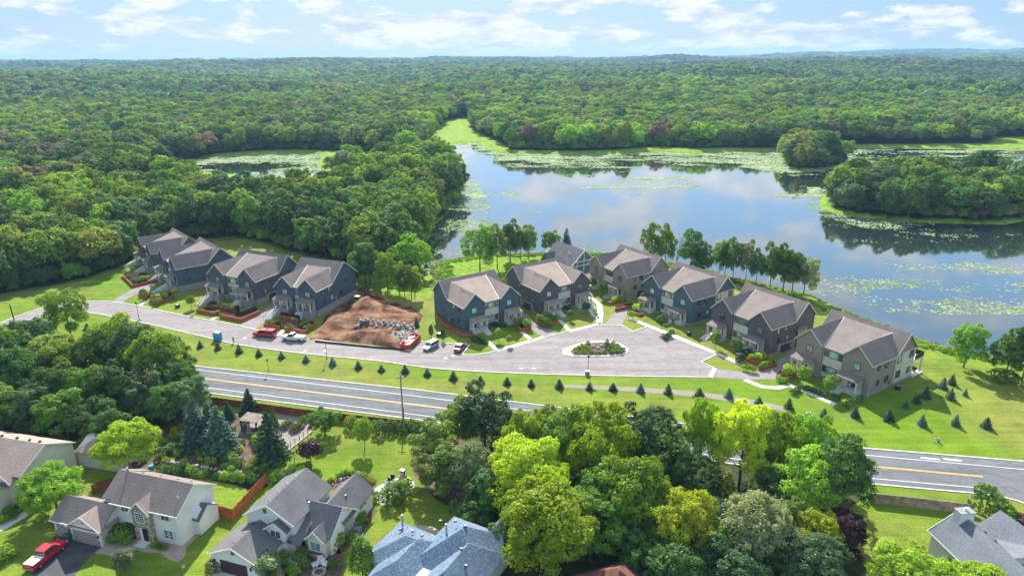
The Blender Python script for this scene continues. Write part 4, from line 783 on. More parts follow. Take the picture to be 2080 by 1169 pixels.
for xx in (8.5, 9.5): MB().tube([(xx, -2.3, 5.7), (xx, -2.3, 6.8)], [.12, .12], 8).build('roof_pipe', M['trim_white'], e)
# ------------------------------------------------------------------ houses of the near neighbourhood
ID = lambda v: v
def house(label, x, y, th): return tag(empty('house', (x, y, 0), R_(th)), label, 'house')
def gw(e, face, c, cz, w_, h, shutters=False, glass='glass', grid=0):
    o = window(e, ID, face, c, cz, w_, h, glass, 'trim_white', mull=True)
    if grid:
        mb = MB()
        for k in range(1, grid):
            u = c - w_ / 2 + w_ * k / grid; z_ = cz - h / 2 + h * k / grid; mb.box(u - .02, u + .02, face[1] - .08, face[1] - .05, cz - h / 2, cz + h / 2); mb.box(c - w_ / 2, c + w_ / 2, face[1] - .085, face[1] - .05, z_ - .02, z_ + .02)
        mb.build('muntin', M['trim_white'], o)
    if shutters:
        for s_ in (-1, 1):
            u = c + s_ * (w_ / 2 + .28)
            if face[0] == 'f': MB().box(u - .17, u + .17, face[1] - .05, face[1], cz - h / 2, cz + h / 2).build('shutter', M[shutters], e)
            else: MB().box(face[1], face[1] + .05, u - .17, u + .17, cz - h / 2, cz + h / 2).build('shutter', M[shutters], e)
def gdoor(e, x0, x1, y, h, m_): 
    d = MB().box(x0, x1, y - .06, y, .02, h).build('garage_door', M[m_], e)
    for k in range(1, 4): MB().box(x0 + .05, x1 - .05, y - .075, y - .06, h * k / 4 - .02, h * k / 4 + .02).build('panel_groove', M['trim_dark' if m_ == 'garage_brown' else 'side_taupe'], d)
def vents(e, pts, m_='metal_dark'):
    for x, y, z in pts: MB().box(x - .16, x + .16, y - .16, y + .16, z - .12, z + .14).build('roof_vent', M[m_], e)
def fascia_g(mb, x0, x1, y, ze, zr, ov=.35, axis_='y', w_=.06, h=.22):
    xm = (x0 + x1) / 2; d = ov * (zr - ze) / ((x1 - x0) / 2)
    P = [(x0 - ov, ze - d - .05), (xm, zr - .05), (x1 + ov, ze - d - .05)]
    for a_, b_ in zip(P, P[1:]):
        if axis_ == 'y': mb.bar((a_[0], y, a_[1]), (b_[0], y, b_[1]), w_, h)
        else: mb.bar((y, a_[0], a_[1]), (y, b_[0], b_[1]), w_, h)
# the cream two-storey house
e = house('cream two storey house with stone entrance gable and double garage beside the red pickup', -57.0, 82.3, -16.5)
block(MB(), 0, 10.9, 0, 7.4, 5.2, 7.6, 'x').build('wall', M['lap_white'], e)
block(MB(), -2.2, 0, .6, 7.4, 5.2, 7.6, 'x').build('side_wall', M['lap_white'], e)
gable(MB(), 0, 10.9, 0, 7.4, 5.3, 7.75, .35, 'x').build('roof', M['roof_brown'], e); gable(MB(), -2.2, -.36, .25, 7.75, 5.25, 7.6, .0, 'x').build('side_roof', M['roof_brown'], e)
mb = MB(); fascia_g(mb, 0, 7.4, 11.3, 5.3, 7.75, .35, 'x'); mb.bar((-.4, -.4, 5.05), (11.3, -.4, 5.05), .08, .16); mb.bar((11.2, -.42, 5.0), (10.95, -.08, .2), .1); mb.build('gutter', M['trim_white'], e)
# stone entrance bay with its gable
block(MB(), 3.6, 6.7, -.55, 1.5, 4.9, 6.4, 'y').build('stone_bay', M['stone_wall'], e); gable(MB(), 3.6, 6.7, -.55, 2.2, 5.0, 6.55, .3, 'y').build('bay_roof', M['roof_tan'], e)
mb = MB(); fascia_g(mb, 3.6, 6.7, -.9, 5.0, 6.55, .3); mb.build('bay_fascia', M['trim_white'], e)
gw(e, ('f', -.55), 5.0, 3.9, 1.35, 1.5, grid=4); MB().box(4.55, 5.0, -.62, -.55, .1, 2.1).build('side_light', M['trim_white'], e)
d_ = MB().box(5.0, 5.85, -.63, -.55, .1, 2.15).build('door', M['black'], e); MB().box(4.4, 6.2, -1.9, -.6, 0, .12).build('doorstep', M['concrete'], e)
for c_, z_, w_, h in ((2.0, 4.35, 1.3, .85), (2.2, 1.55, 1.3, 1.35), (8.9, 4.35, 1.3, .85), (9.0, 1.55, 1.35, 1.35)): gw(e, ('f', 0), c_, z_, w_, h, 'lap_cream', grid=0 if z_ > 3 else 3)
# garage wing
block(MB(), -8.2, .35, -3.0, 2.6, 2.7, 4.7, 'x').build('garage_wall', M['lap_white'], e); gable(MB(), -8.2, .35, -3.0, 2.6, 2.8, 4.85, .35, 'x').build('garage_roof', M['roof_brown'], e)
block(MB(), -5.0, .35, -3.25, .6, 2.7, 4.4, 'y').build('garage_gable', M['lap_white'], e); gable(MB(), -5.0, .35, -3.25, 1.6, 2.8, 4.55, .35, 'y').build('garage_gable_roof', M['roof_tan'], e)
mb = MB(); fascia_g(mb, -5.0, .35, -3.63, 2.8, 4.55); mb.bar((-8.5, -3.4, 2.62), (-5.2, -3.4, 2.62), .08, .16); mb.build('garage_fascia', M['trim_white'], e)
gdoor(e, -4.6, -.3, -3.25, 2.0, 'garage_tan'); gdoor(e, -7.8, -5.4, -3.0, 2.0, 'garage_tan'); MB().box(-2.6, -2.1, -3.3, -3.25, 3.3, 3.8).build('gable_vent', M['garage_tan'], e)
for x0 in (-5.3, -.25, -8.2): MB().box(x0, x0 + .28, -3.31 if x0 > -5.1 else -3.06, -3.25 if x0 > -5.1 else -3.0, 0, .9).build('stone_pier', M['stone_wall'], e)
for x0 in (-5.15, -.1): MB().box(x0, x0 + .16, -3.42, -3.26, 1.5, 1.85).build('wall_lamp', M['black'], e)
# lean-to bump on the right side
mb = MB(); mb.add([(10.9, 2.7, 0), (11.9, 2.7, 0), (11.9, 6.6, 0), (10.9, 6.6, 0), (10.9, 2.7, 2.9), (11.9, 2.7, 2.5), (11.9, 4.6, 3.9), (11.9, 6.6, 2.5), (10.9, 6.6, 2.9), (10.9, 4.6, 4.0)], [(0, 1, 5, 4), (1, 2, 7, 6, 5), (2, 3, 8, 7), (4, 5, 6, 9), (9, 6, 7, 8)]); mb.build('side_bump', M['lap_white'], e)
MB().slab([(10.9, 2.5, 2.55), (12.1, 2.5, 2.45), (12.1, 4.6, 4.0), (10.9, 4.6, 4.05)], .1).slab([(10.9, 4.6, 4.05), (12.1, 4.6, 4.0), (12.1, 6.8, 2.45), (10.9, 6.8, 2.55)], .1).build('bump_roof', M['roof_grey'], e)
vents(e, [(1.3, 4.6, 7.1), (4.2, 4.9, 6.9), (7.2, 4.9, 6.9), (9.5, 4.9, 6.9)]); MB().tube([(-.3, 3.6, 7.4), (-.3, 3.6, 8.4)], [.16, .16], 8).build('flue', M['metal_grey'], e); MB().tube([(10.0, 1.7, 6.2), (10.0, 1.7, 7.0)], [.06, .06], 6).build('vent_pipe', M['trim_white'], e)
# the white house with grey gables
e = house('white house with several grey gables and a dark brown garage door', -40.2, 74.6, -18.5)
block(MB(), 0, 7.4, 0, 5.6, 2.7, 4.4, 'y').build('garage_wall', M['lap_white'], e); gable(MB(), 0, 7.4, 0, 5.6, 2.8, 4.55, .35, 'y').build('garage_roof', M['roof_grey'], e)
block(MB(), 1.4, 9.0, 5.8, 14.6, 5.1, 7.3, 'y').build('wall', M['lap_white'], e); gable(MB(), 1.4, 9.0, 5.8, 14.6, 5.2, 7.45, .35, 'y').build('roof', M['roof_grey'], e)
block(MB(), 5.3, 8.3, 4.9, 8, 4.4, 5.4, 'y').build('dormer_wall', M['lap_white'], e); gable(MB(), 5.3, 8.3, 4.9, 7.5, 4.45, 5.55, .3, 'y').build('dormer_roof', M['roof_grey'], e)
block(MB(), 6.5, 13.7, 7.2, 13.4, 3.2, 5.6, 'x').build('front_wall', M['lap_white'], e); gable(MB(), 6.5, 13.7, 7.2, 13.4, 3.3, 5.75, .35, 'x').build('front_roof', M['roof_grey'], e)
block(MB(), 8.8, 13.7, 10.5, 18.4, 3.2, 5.3, 'y').build('rear_wing', M['lap_white'], e); gable(MB(), 8.8, 13.7, 10.5, 18.4, 3.3, 5.45, .35, 'y').build('rear_roof', M['roof_grey'], e)
block(MB(), 10.7, 13.2, 6.2, 9, 3.1, 4.2, 'y').build('bay_wall', M['lap_cream'], e); gable(MB(), 10.7, 13.2, 6.2, 8.8, 3.15, 4.35, .3, 'y').build('bay_roof', M['roof_grey'], e)
MB().slab([(7.3, 5.0, 2.6), (10.4, 5.0, 2.6), (10.4, 8.2, 4.1), (7.3, 8.2, 4.1)], .14).build('porch_roof', M['roof_grey'], e); gable(MB(), 8.0, 9.8, 4.9, 6.4, 2.6, 3.4, .1, 'y').build('porch_gable', M['roof_grey'], e)
for cx_ in (7.6, 10.1): MB().box(cx_ - .16, cx_ + .16, 5.1, 5.42, .3, 2.5).build('porch_post', M['cedar_brown'], e)
MB().box(7.3, 10.4, 4.6, 7.2, 0, .4).build('porch', M['concrete'], e); MB().box(7.4, 10.3, 4.2, 4.6, 0, .27).build('step', M['concrete'], e); MB().box(7.4, 10.3, 3.8, 4.2, 0, .14).build('step', M['concrete'], e)
MB().box(8.3, 9.5, 7.1, 7.2, .4, 2.5).build('door', M['black'], e); gdoor(e, 1.35, 5.6, 0, 2.0, 'garage_brown')
for f_, cx_, cz_, w_, h_ in ((('f', 0), 3.65, 3.55, .5, .6), (('f', 5.8), 4.6, 6.2, .55, .7)): MB().box(cx_ - w_ / 2, cx_ + w_ / 2, f_[1] - .06, f_[1], cz_ - h_ / 2, cz_ + h_ / 2).build('gable_vent', M['side_slate'], e)
gw(e, ('f', 4.9), 6.7, 3.6, 1.5, 1.1); gw(e, ('f', 6.2), 11.95, 1.9, 1.5, 1.4, glass='glass_bright'); MB().box(11.0, 12.9, 5.85, 6.2, .9, 1.15).build('window_box', M['mulch'], e)
for yy in (15.2, 16.2): gw(e, ('r', 13.7), yy, 2.4, .7, .9)
for yy in (8.8, 10.5): MB().box(13.7, 13.78, yy, yy + .7, .15, .5).build('basement_window', M['glass'], e)
mb = MB()
for a_ in ((0, 7.4, -.38, 2.8, 4.55), (1.4, 9.0, 5.42, 5.2, 7.45), (5.3, 8.3, 4.57, 4.45, 5.55), (10.7, 13.2, 5.87, 3.15, 4.35)): mb = MB(); fascia_g(mb, *a_, .35 if a_[1] - a_[0] > 4 else .3); mb.build('fascia', M['trim_white'], e)
mb = MB()
fascia_g(mb, 7.2, 13.4, 14.08, 3.3, 5.75, .35, 'x'); mb.build('fascia', M['trim_white'], e)
vents(e, [(3.1, k, 3.95 + .25) for k in (1.2, 3.2, 5.0)] + [(4.6, k, 6.95 + .1) for k in (7, 9, 11, 13)] + [(12.1, 14, 4.7), (8.6, 11.5, 5.1)], 'metal_dark'); MB().tube([(9.4, 9.2, 4.4), (9.4, 9.2, 6.4)], [.13, .13], 8).build('flue', M['metal_grey'], e)
for p_ in ((.5, -.15), (6.3, -.15)): MB().box(p_[0] - .1, p_[0] + .1, -.2, -.02, 1.5, 1.9).build('wall_lamp', M['black'], e)
MB().box(13.9, 14.9, 12.2, 13.2, 0, .75).build('air_conditioner', M['metal_grey'], e)
# the blue-roofed house
def hip(mb, x0, x1, y0, y1, ze, zr, ov=.35, t_=.14):
    x0 -= ov; x1 += ov; y0 -= ov; y1 += ov; h = min(x1 - x0, y1 - y0) / 2
    if x1 - x0 >= y1 - y0: a, b_ = (x0 + h, (y0 + y1) / 2, zr), (x1 - h, (y0 + y1) / 2, zr); F = [[(x0, y0), (x1, y0), b_, a], [(x1, y0), (x1, y1), b_], [(x1, y1), (x0, y1), a, b_], [(x0, y1), (x0, y0), a]]
    else: a, b_ = ((x0 + x1) / 2, y0 + h, zr), ((x0 + x1) / 2, y1 - h, zr); F = [[(x0, y0), (x1, y0), a], [(x1, y0), (x1, y1), b_, a], [(x1, y1), (x0, y1), b_], [(x0, y1), (x0, y0), a, b_]]
    for f in F: mb.slab([p if len(p) == 3 else (p[0], p[1], ze) for p in f], t_)
    return mb
e = house('pale house under a speckled blue shingle hip roof at the bottom edge of the photo', -19.8, 73.5, -28.5)
MB().box(.3, 8.5, .3, 7.9, -.2, 2.75).box(2.9, 8.5, -3.5, .25, -.2, 2.74).box(6.7, 16.0, -4, 11.8, -.2, 3.3).build('wall', M['lap_white'], e)
hip(MB(), .35, 9.2, .35, 7.8, 2.75, 4.85).build('garage_roof', M['roof_blue'], e); hip(MB(), 3.0, 9.0, -3.2, 7.2, 2.78, 4.9).build('garage_roof', M['roof_blue'], e)
hip(MB(), 6.75, 16.0, 2.0, 11.8, 3.3, 6.9).build('roof', M['roof_blue'], e); hip(MB(), 10.0, 16.4, -3.6, 8.5, 3.28, 6.2).build('front_roof', M['roof_blue'], e)
block(MB(), 12.2, 15.4, 9, 13.2, 3.3, 4.9, 'y').build('rear_dormer', M['lap_white'], e); gable(MB(), 12.2, 15.4, 8.5, 13.2, 3.35, 5.05, .3, 'y').build('dormer_roof', M['roof_blue'], e)
block(MB(), 10.6, 13.0, -4.5, -2, 3.3, 4.6, 'y').build('entrance_gable', M['lap_white'], e); gable(MB(), 10.6, 13.0, -4.5, 0, 3.35, 4.75, .3, 'y').build('entrance_roof', M['roof_blue'], e)
gdoor(e, .8, 2.6, .3, 2.0, 'lap_white'); gdoor(e, 3.4, 6.4, -3.5, 2.0, 'lap_white'); gw(e, ('f', -4), 8.4, 2.0, 1.6, 1.3, grid=3)
vents(e, [(2.3, 5.2, 4.4), (4.3, 5.3, 4.75), (5.9, 5.2, 4.75), (7.3, 7.6, 5.9), (9.6, 7.8, 6.6), (11.5, 7.2, 6.9), (12.9, 4, 6.2), (14.5, 2.5, 5.4)])
for p_ in ((1.6, 6.6, 3.7, 5.4), (8.9, 6.6, 5.2, 6.6)): MB().tube([(p_[0], p_[1], p_[2]), (p_[0], p_[1], p_[3])], [.14, .14], 8).ball((p_[0], p_[1], p_[3]), .22, 8, 5, (1, 1, .6)).build('flue', M['metal_grey'], e)
# grey-roofed house at the right edge
e = house('white house with pale grey roof and boxy chimney at the bottom right corner', 58.0, 60.0, 6)
block(MB(), .3, 7.3, -8, 16.6, 4.0, 6.5, 'y').build('wall', M['lap_white'], e); gable(MB(), .3, 7.3, -8, 16.6, 4.05, 6.65, .4, 'y').build('roof', M['roof_slate'], e)
block(MB(), 6.0, 19.5, 2, 14.5, 3.6, 6.0, 'x').build('east_wing', M['lap_white'], e); gable(MB(), 4.0, 19.5, 2, 14.5, 3.7, 6.15, .4, 'x').build('east_roof', M['roof_slate'], e)
block(MB(), 7.6, 13.6, 8, 17.2, 3.6, 5.6, 'y').build('rear_wing', M['lap_white'], e); gable(MB(), 7.6, 13.6, 8, 17.2, 3.65, 5.75, .4, 'y').build('rear_roof', M['roof_slate'], e)
MB().box(2.6, 4.6, 15.2, 16.4, 3.8, 7.5).build('chimney', M['lap_white'], e); MB().box(2.5, 4.7, 15.1, 16.5, 7.5, 7.62).build('chimney_cap', M['metal_grey'], e); MB().tube([(3.7, 15.8, 7.6), (3.7, 15.8, 8.0)], [.2, .2], 8).build('flue', M['trim_white'], e)
gw(e, ('l', .3), 12.5, 2.3, 1.2, 1.1); vents(e, [(5.0, k, 5.75) for k in (13.5, 11.8, 7.5, 4.5, 1.5)]); mb = MB(); fascia_g(mb, .3, 7.3, 17.05, 4.05, 6.65, .4); mb.bar((-.15, -8, 3.75), (-.15, 17, 3.75), .07, .18); mb.build('gutter', M['trim_white'], e)
# tan-roofed house at the left edge, and its neighbour
e = house('cream house with broad tan roof and shuttered dormer window at the left edge', -96.1, 94.5, -14)
block(MB(), 0, 21.7, 0, 9.6, 4.9, 7.4, 'x').build('wall', M['lap_cream'], e); gable(MB(), 0, 21.7, 0, 9.6, 5.0, 7.55, .35, 'x').build('roof', M['roof_tan'], e)
block(MB(), 17.5, 21.0, -1.2, 4, 4.3, 6.0, 'y').build('dormer', M['lap_cream'], e); gable(MB(), 17.5, 21.0, -1.2, 4, 4.4, 6.15, .3, 'y').build('dormer_roof', M['roof_tan'], e); gw(e, ('f', -1.2), 19.3, 3.7, .9, 1.25, 'side_char')
block(MB(), 9, 20.5, -7, 0, 2.7, 4.8, 'x').build('garage', M['lap_cream'], e); gable(MB(), 9, 20.5, -7, 0, 2.8, 4.95, .35, 'x').build('garage_roof', M['roof_tan'], e)
mb = MB(); fascia_g(mb, 0, 9.6, 22.08, 5.0, 7.55, .35, 'x'); mb.build('fascia', M['trim_white'], e); mb = MB(); fascia_g(mb, 17.5, 21.0, -1.55, 4.4, 6.15, .3); mb.build('dormer_fascia', M['trim_white'], e); vents(e, [(k, 5.3, 7.5) for k in (13, 16, 18.5, 20.5)])
e = house('low brown-roofed house half hidden by the yellow green tree at left', *W(160, 945), -14)
block(MB(), 0, 9, 0, 6.5, 2.8, 4.6, 'x').build('wall', M['lap_cream'], e); hip(MB(), 0, 9, 0, 6.5, 2.85, 4.8).build('roof', M['roof_tan'], e); vents(e, [(5, 2.6, 4.5)])
p = W(1252, 1243)
e = house('brown pointed roof showing between the crowns at the bottom edge', p[0], p[1], 20); MB().box(-3.6, 3.6, -3.6, 3.6, 0, 3.1).build('wall', M['cedar_brown'], e); hip(MB(), -4, 4, -4.2, 4.2, 3.1, 6.6).build('roof', M['brick'], e)

# ------------------------------------------------------------------ drives, beds and patios of the near gardens
for nm, P, m_ in (('asphalt_drive', [(50, 1190), (112, 1089), (215, 1104), (168, 1145), (130, 1200)], 'asphalt_dark'), ('stone_walk', [(215, 1104), (250, 1100), (290, 1096), (305, 1103), (270, 1118), (240, 1130), (192, 1122)], 'stone_tan'),
                  ('stone_bed', [(258, 1093), (330, 1095), (366, 1105), (440, 1040), (452, 1040), (400, 1090), (378, 1112), (375, 1130), (362, 1140), (345, 1136), (325, 1122), (300, 1121), (282, 1118)], 'stone_tan'),
                  ('concrete_drive', [(434, 1156), (512, 1169), (560, 1230), (400, 1230)], 'concrete'), ('front_bed', [(595, 1128), (688, 1112), (700, 1140), (690, 1175), (590, 1190), (570, 1150)], 'mulch'), ('front_walk', [(565, 1130), (600, 1138), (590, 1190), (560, 1190)], 'stone_tan'),
                  ('side_bed', [(680, 1118), (758, 1030), (768, 1036), (738, 1080), (735, 1092), (715, 1100), (703, 1118), (688, 1125)], 'mulch'),
                  ('stone_patio', smooth([(762, 992), (800, 972), (830, 968), (842, 985), (825, 1000), (800, 1003), (778, 1024), (760, 1012)], 4, True), 'concrete'),
                  ('mulch_bed', smooth([(300, 900), (360, 850), (430, 835), (500, 845), (560, 835), (635, 862), (632, 875), (580, 918), (560, 930), (545, 955), (540, 985), (500, 985), (440, 975), (330, 965), (280, 950)], 3, True), 'mulch'),
                  ('gravel_garden', [(500, 845), (560, 838), (640, 855), (634, 876), (582, 917), (560, 905), (545, 885), (500, 880)], 'gravel'), ('lower_lawn_bed', [(430, 955), (520, 968), (545, 985), (520, 1000), (480, 985), (430, 975)], 'mulch_dark'),
                  ('wood_edge_bed', smooth([(838, 915), (850, 890), (880, 880), (960, 900), (1000, 1000), (900, 1010), (850, 975), (836, 945)], 3, True), 'mulch'), ('rear_bed', smooth([(660, 985), (700, 963), (745, 958), (765, 975), (755, 990), (700, 1000)], 3, True), 'mulch'),
                  ('paver_patio', [(840, 1063), (880, 1070), (900, 1080), (890, 1084), (850, 1075)], 'stone_tan'), ('front_walk', [(0, 1062), (50, 1038), (58, 1046), (10, 1075), (-40, 1090)], 'concrete'), ('right_bed', [(2020, 1045), (2080, 1050), (2120, 1075), (2050, 1075)], 'stone_tan'),
                  ('entrance_island', [(50, 668), (78, 658), (90, 660), (84, 668), (70, 676), (46, 678)], 'gravel')):
    sheet(nm, WP(P), {'gravel_garden': .018, 'lower_lawn_bed': .018, 'stone_walk': .022}.get(nm, .012), M[m_])
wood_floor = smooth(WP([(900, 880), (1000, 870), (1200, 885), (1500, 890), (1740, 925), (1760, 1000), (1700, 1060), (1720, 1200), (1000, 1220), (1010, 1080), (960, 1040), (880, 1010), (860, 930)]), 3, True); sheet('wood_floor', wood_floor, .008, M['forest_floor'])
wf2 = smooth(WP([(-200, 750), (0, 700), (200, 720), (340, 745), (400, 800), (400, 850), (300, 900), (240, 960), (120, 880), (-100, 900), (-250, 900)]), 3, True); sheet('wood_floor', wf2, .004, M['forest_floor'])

# ------------------------------------------------------------------ planters and terraces of the townhouses
def wallrun(mb, P, h, t_=.22, z0=-.1):
    for a, b_ in zip(P, P[1:]):
        d = Vector((b_[0] - a[0], b_[1] - a[1])); L = d.length; d /= L; mb.obox(((a[0] + b_[0]) / 2, (a[1] + b_[1]) / 2), (d.x, d.y), L / 2 + t_ * .35, t_ / 2, z0, h + random.uniform(-.004, .004))
def planter(P, h, back, label, soil='mulch_dark', name='planter', m_='cedar'):
    """boarded wall along P, soil filled back to the points `back`"""
    Pw = WP(P); c = Pw[0]; e = tag(empty(name, (c[0], c[1], 0)), label, 'planter'); L = [(p[0] - c[0], p[1] - c[1]) for p in Pw]; bk_ = [(p[0] - c[0], p[1] - c[1]) for p in WP(back)]
    k = 2 if h > .8 else 1
    for q in range(k):
        mb = MB(); wallrun(mb, L, h * (q + 1) / k - (.012 if q < k - 1 else 0), .20 + .02 * q, -.1 if q == 0 else h * q / k + .012); mb.build('board_course', M[m_], e)
    if back: MB().prism(L + bk_[::-1], -.1, h - .10).build('soil', M[soil], e)
    return e
planter([(250, 564), (270, 584), (320, 572)], .9, [(262, 555), (300, 560), (318, 562)], 'orange boarded terrace planter in front of the leftmost townhouse')
planter([(283, 598), (299, 609)], 1.0, [(290, 592), (306, 602)], 'short orange planter wall left of the stairs below the dark blue townhouse')
planter([(305, 611), (318, 622), (352, 606)], 1.0, [(312, 604), (330, 608), (347, 598)], 'orange cornered planter wall right of the stairs below the dark blue townhouse')
planter([(400, 634), (438, 641)], 1.0, [(404, 628), (440, 633)], 'orange planter wall left of the steps in front of the charcoal left townhouse')
planter([(448, 645), (491, 654), (528, 637)], 1.05, [(449, 638), (480, 644), (520, 629)], 'long orange planter wall right of the steps in front of the charcoal left townhouse')
planter([(537, 663), (568, 669)], 1.0, [(541, 655), (570, 661)], 'orange planter wall behind the red pickup')
planter([(579, 671), (619, 679), (641, 663)], 1.05, [(581, 663), (610, 669), (634, 657)], 'orange planter wall behind the white pickup')
planter([(423, 630), (481, 640)], 1.75, [(430, 622), (487, 632)], 'upper brown boarded bed between the two stairways of the charcoal left townhouse', m_='cedar_brown')
planter([(568, 652), (606, 660)], 1.75, [(574, 645), (610, 652)], 'upper orange boarded bed between the two stairways of the narrow navy townhouse')
planter([(885, 641), (900, 661), (937, 684), (960, 686)], .85, [(893, 638), (910, 655), (940, 675), (958, 678)], 'long orange retaining wall along the left side of the blue grey townhouse', 'mulch')
planter([(1048, 661), (1057, 674), (1079, 671)], .95, [(1053, 656), (1064, 664), (1078, 664)], 'stepped orange planter with round shrub left of the paver driveway')
planter([(1089, 656), (1110, 666), (1131, 655)], .9, [(1096, 650), (1112, 656), (1128, 649)], 'orange planter with two clipped shrubs beside the dark brown townhouse steps')
planter([(1241, 619), (1271, 613)], .8, [(1242, 613), (1268, 608)], 'upper orange planter full of yellow shrubs by the far taupe townhouse')
planter([(1250, 632), (1285, 625)], .85, [(1250, 626), (1282, 620)], 'lower orange planter at the head of the second paver driveway')
planter([(1285, 637), (1299, 643), (1306, 640)], .7, [(1288, 632), (1300, 636), (1306, 635)], 'small orange planter with yellow shrubs left of the teal townhouse')
planter([(1516, 733), (1537, 741), (1560, 730)], .9, [(1522, 727), (1538, 732), (1555, 725)], 'upper orange planter with yellow shrubs by the charcoal right townhouse steps')
planter([(1541, 752), (1577, 744)], .8, [(1540, 745), (1570, 738)], 'lower orange planter with green ground cover beside the curved driveway')
planter([(1577, 768), (1588, 765)], .7, [(1577, 760), (1586, 758)], 'low orange planter at the corner of the curved driveway')
planter([(1588, 766), (1605, 773), (1616, 762)], 1.1, [(1592, 758), (1606, 764), (1613, 757)], 'tall orange planter topped with yellow shrubs left of the end townhouse steps')
# ------------------------------------------------------------------ fences
def fence(P, h, n_, label, m_='cedar', cap=False):
    Pw = WP(P); c = Pw[0]; e = tag(empty('fence', (c[0], c[1], 0)), label, 'fence')
    for (a, b_), k in zip(zip(Pw, Pw[1:]), n_):
        for q in range(k):
            u = (a[0] + (b_[0] - a[0]) * q / k - c[0], a[1] + (b_[1] - a[1]) * q / k - c[1]); v = (a[0] + (b_[0] - a[0]) * (q + 1) / k - c[0], a[1] + (b_[1] - a[1]) * (q + 1) / k - c[1]); d = Vector((v[0] - u[0], v[1] - u[1])); L = d.length; d /= L
            mb = MB(); nb = max(6, int(L / .28))
            for s_ in range(nb): t0 = (s_ + .5) / nb; mb.obox((u[0] + (v[0] - u[0]) * t0, u[1] + (v[1] - u[1]) * t0), (d.x, d.y), L / nb / 2 - .012, .02 + .012 * (s_ % 2), .03, h - .02 - .03 * random.random())
            pn = mb.build('panel', M[m_], e); mb = MB(); mb.bar((*u, h * .85), (*v, h * .85), .07); mb.bar((*u, h * .2), (*v, h * .2), .07)
            if cap: mb.bar((*u, h + .03), (*v, h + .03), .14, .05)
            mb.build('rail', M['wood_grey'] if cap else M[m_], pn); MB().obox(u, (d.x, d.y), .07, .07, -.1, h + .08).build('post', M[m_], e)
    return e
fence([(425, 820), (630, 848)], 1.7, [11], 'long brown board fence along the highway behind the spruces', 'cedar_brown'); fence([(630, 848), (920, 880)], 1.7, [13], 'dark brown board fence behind the lawn with the round shrubs', 'cedar_brown')
fence([(437, 1044), (475, 1055), (543, 979)], 1.9, [2, 6], 'bright orange cedar fence around the little back lawn')
fence([(190, 1002), (232, 985)], 1.6, [3], 'short reddish fence between the two left houses', 'cedar_brown')
fence([(1764, 1019), (1850, 1028), (1942, 1039)], 1.6, [4, 4], 'weathered grey board fence with capped rail at lower right', 'wood_grey', True)
fence([(1942, 1039), (1975, 1042)], 1.6, [1], 'last weathered fence panel half hidden by the round bush', 'wood_grey')
fence([(1100, 1190), (1100, 1188)], .1, [1], 'low timber edging under the trees', 'wood_grey') if False else None
# ------------------------------------------------------------------ vehicles
def wheels(e, xs, w_, r):
    for xx in xs:
        for s_ in (-1, 1):
            tw_ = MB().tube([(xx, s_ * (w_ - .2), r), (xx, s_ * w_, r)], [r, r], 14); tw_.f.append(tuple(range(13, -1, -1))); o = tw_.build('wheel', M['tyre'], e); rm_ = MB().tube([(xx, s_ * (w_ - .05), r), (xx, s_ * (w_ + .02), r)], [r * .6, r * .55], 10); rm_.f.append(tuple(range(9, -1, -1))); rm_.build('rim', M['metal_grey'], o)
def lofted(secs):
    """cross sections (x, half width, z low, z high, inset at the top) joined nose to tail"""
    mb = MB(); V = []
    for x, w_, z0, z1, ins in secs: zm = z0 + (z1 - z0) * .55; V += [(x, -w_ * .96, z0), (x, -w_, zm), (x, -w_ + ins, z1), (x, w_ - ins, z1), (x, w_, zm), (x, w_ * .96, z0)]
    n = len(secs); F = [tuple(range(5, -1, -1)), tuple(range(6 * (n - 1), 6 * n))]
    for i in range(n - 1):
        for k in range(6): F.append((6 * i + k, 6 * i + (k + 1) % 6, 6 * i + 6 + (k + 1) % 6, 6 * i + 6 + k))
    return mb.add(V, F)
def cabin(e, m_, x0, x1, x2, x3, w_, z0, z1, glass='glass_car', roof=None):
    """greenhouse: base x0..x3, roof x1..x2 (x0 is the tail); glass all round, painted roof"""
    ins = .18; g_ = MB(); B0 = [(x0, -w_, z0), (x3, -w_, z0), (x3, w_, z0), (x0, w_, z0)]; T0 = [(x1, -w_ + ins, z1), (x2, -w_ + ins, z1), (x2, w_ - ins, z1), (x1, w_ - ins, z1)]
    g_.add(B0 + T0, [(0, 1, 5, 4), (1, 2, 6, 5), (2, 3, 7, 6), (3, 0, 4, 7)]); g_.build('windows', M[glass], e)
    r_ = MB(); r_.box(x1 - .04, x2 + .04, -w_ + ins - .03, w_ - ins + .03, z1 - .02, z1 + .07)
    for b_, t_ in zip(B0, T0): r_.bar(b_, t_, .10)
    if x2 - x1 > .9:
        xm = (x1 + x2) / 2
        for s_ in (-1, 1): r_.bar((xm, s_ * w_, z0), (xm, s_ * (w_ - ins), z1), .10, .05)
    r_.build('cab_roof', M[roof or m_], e)
def lights(e, xf, xr, w_, z):
    for s_ in (-1, 1): MB().box(xf - .05, xf + .03, s_ * w_ - .18, s_ * w_ + .18, z - .08, z + .1).build('headlight', M['trim_white'], e); MB().box(xr - .03, xr + .04, s_ * w_ - .1, s_ * w_ + .1, z - .1, z + .15).build('tail_light', M['red_car'], e)
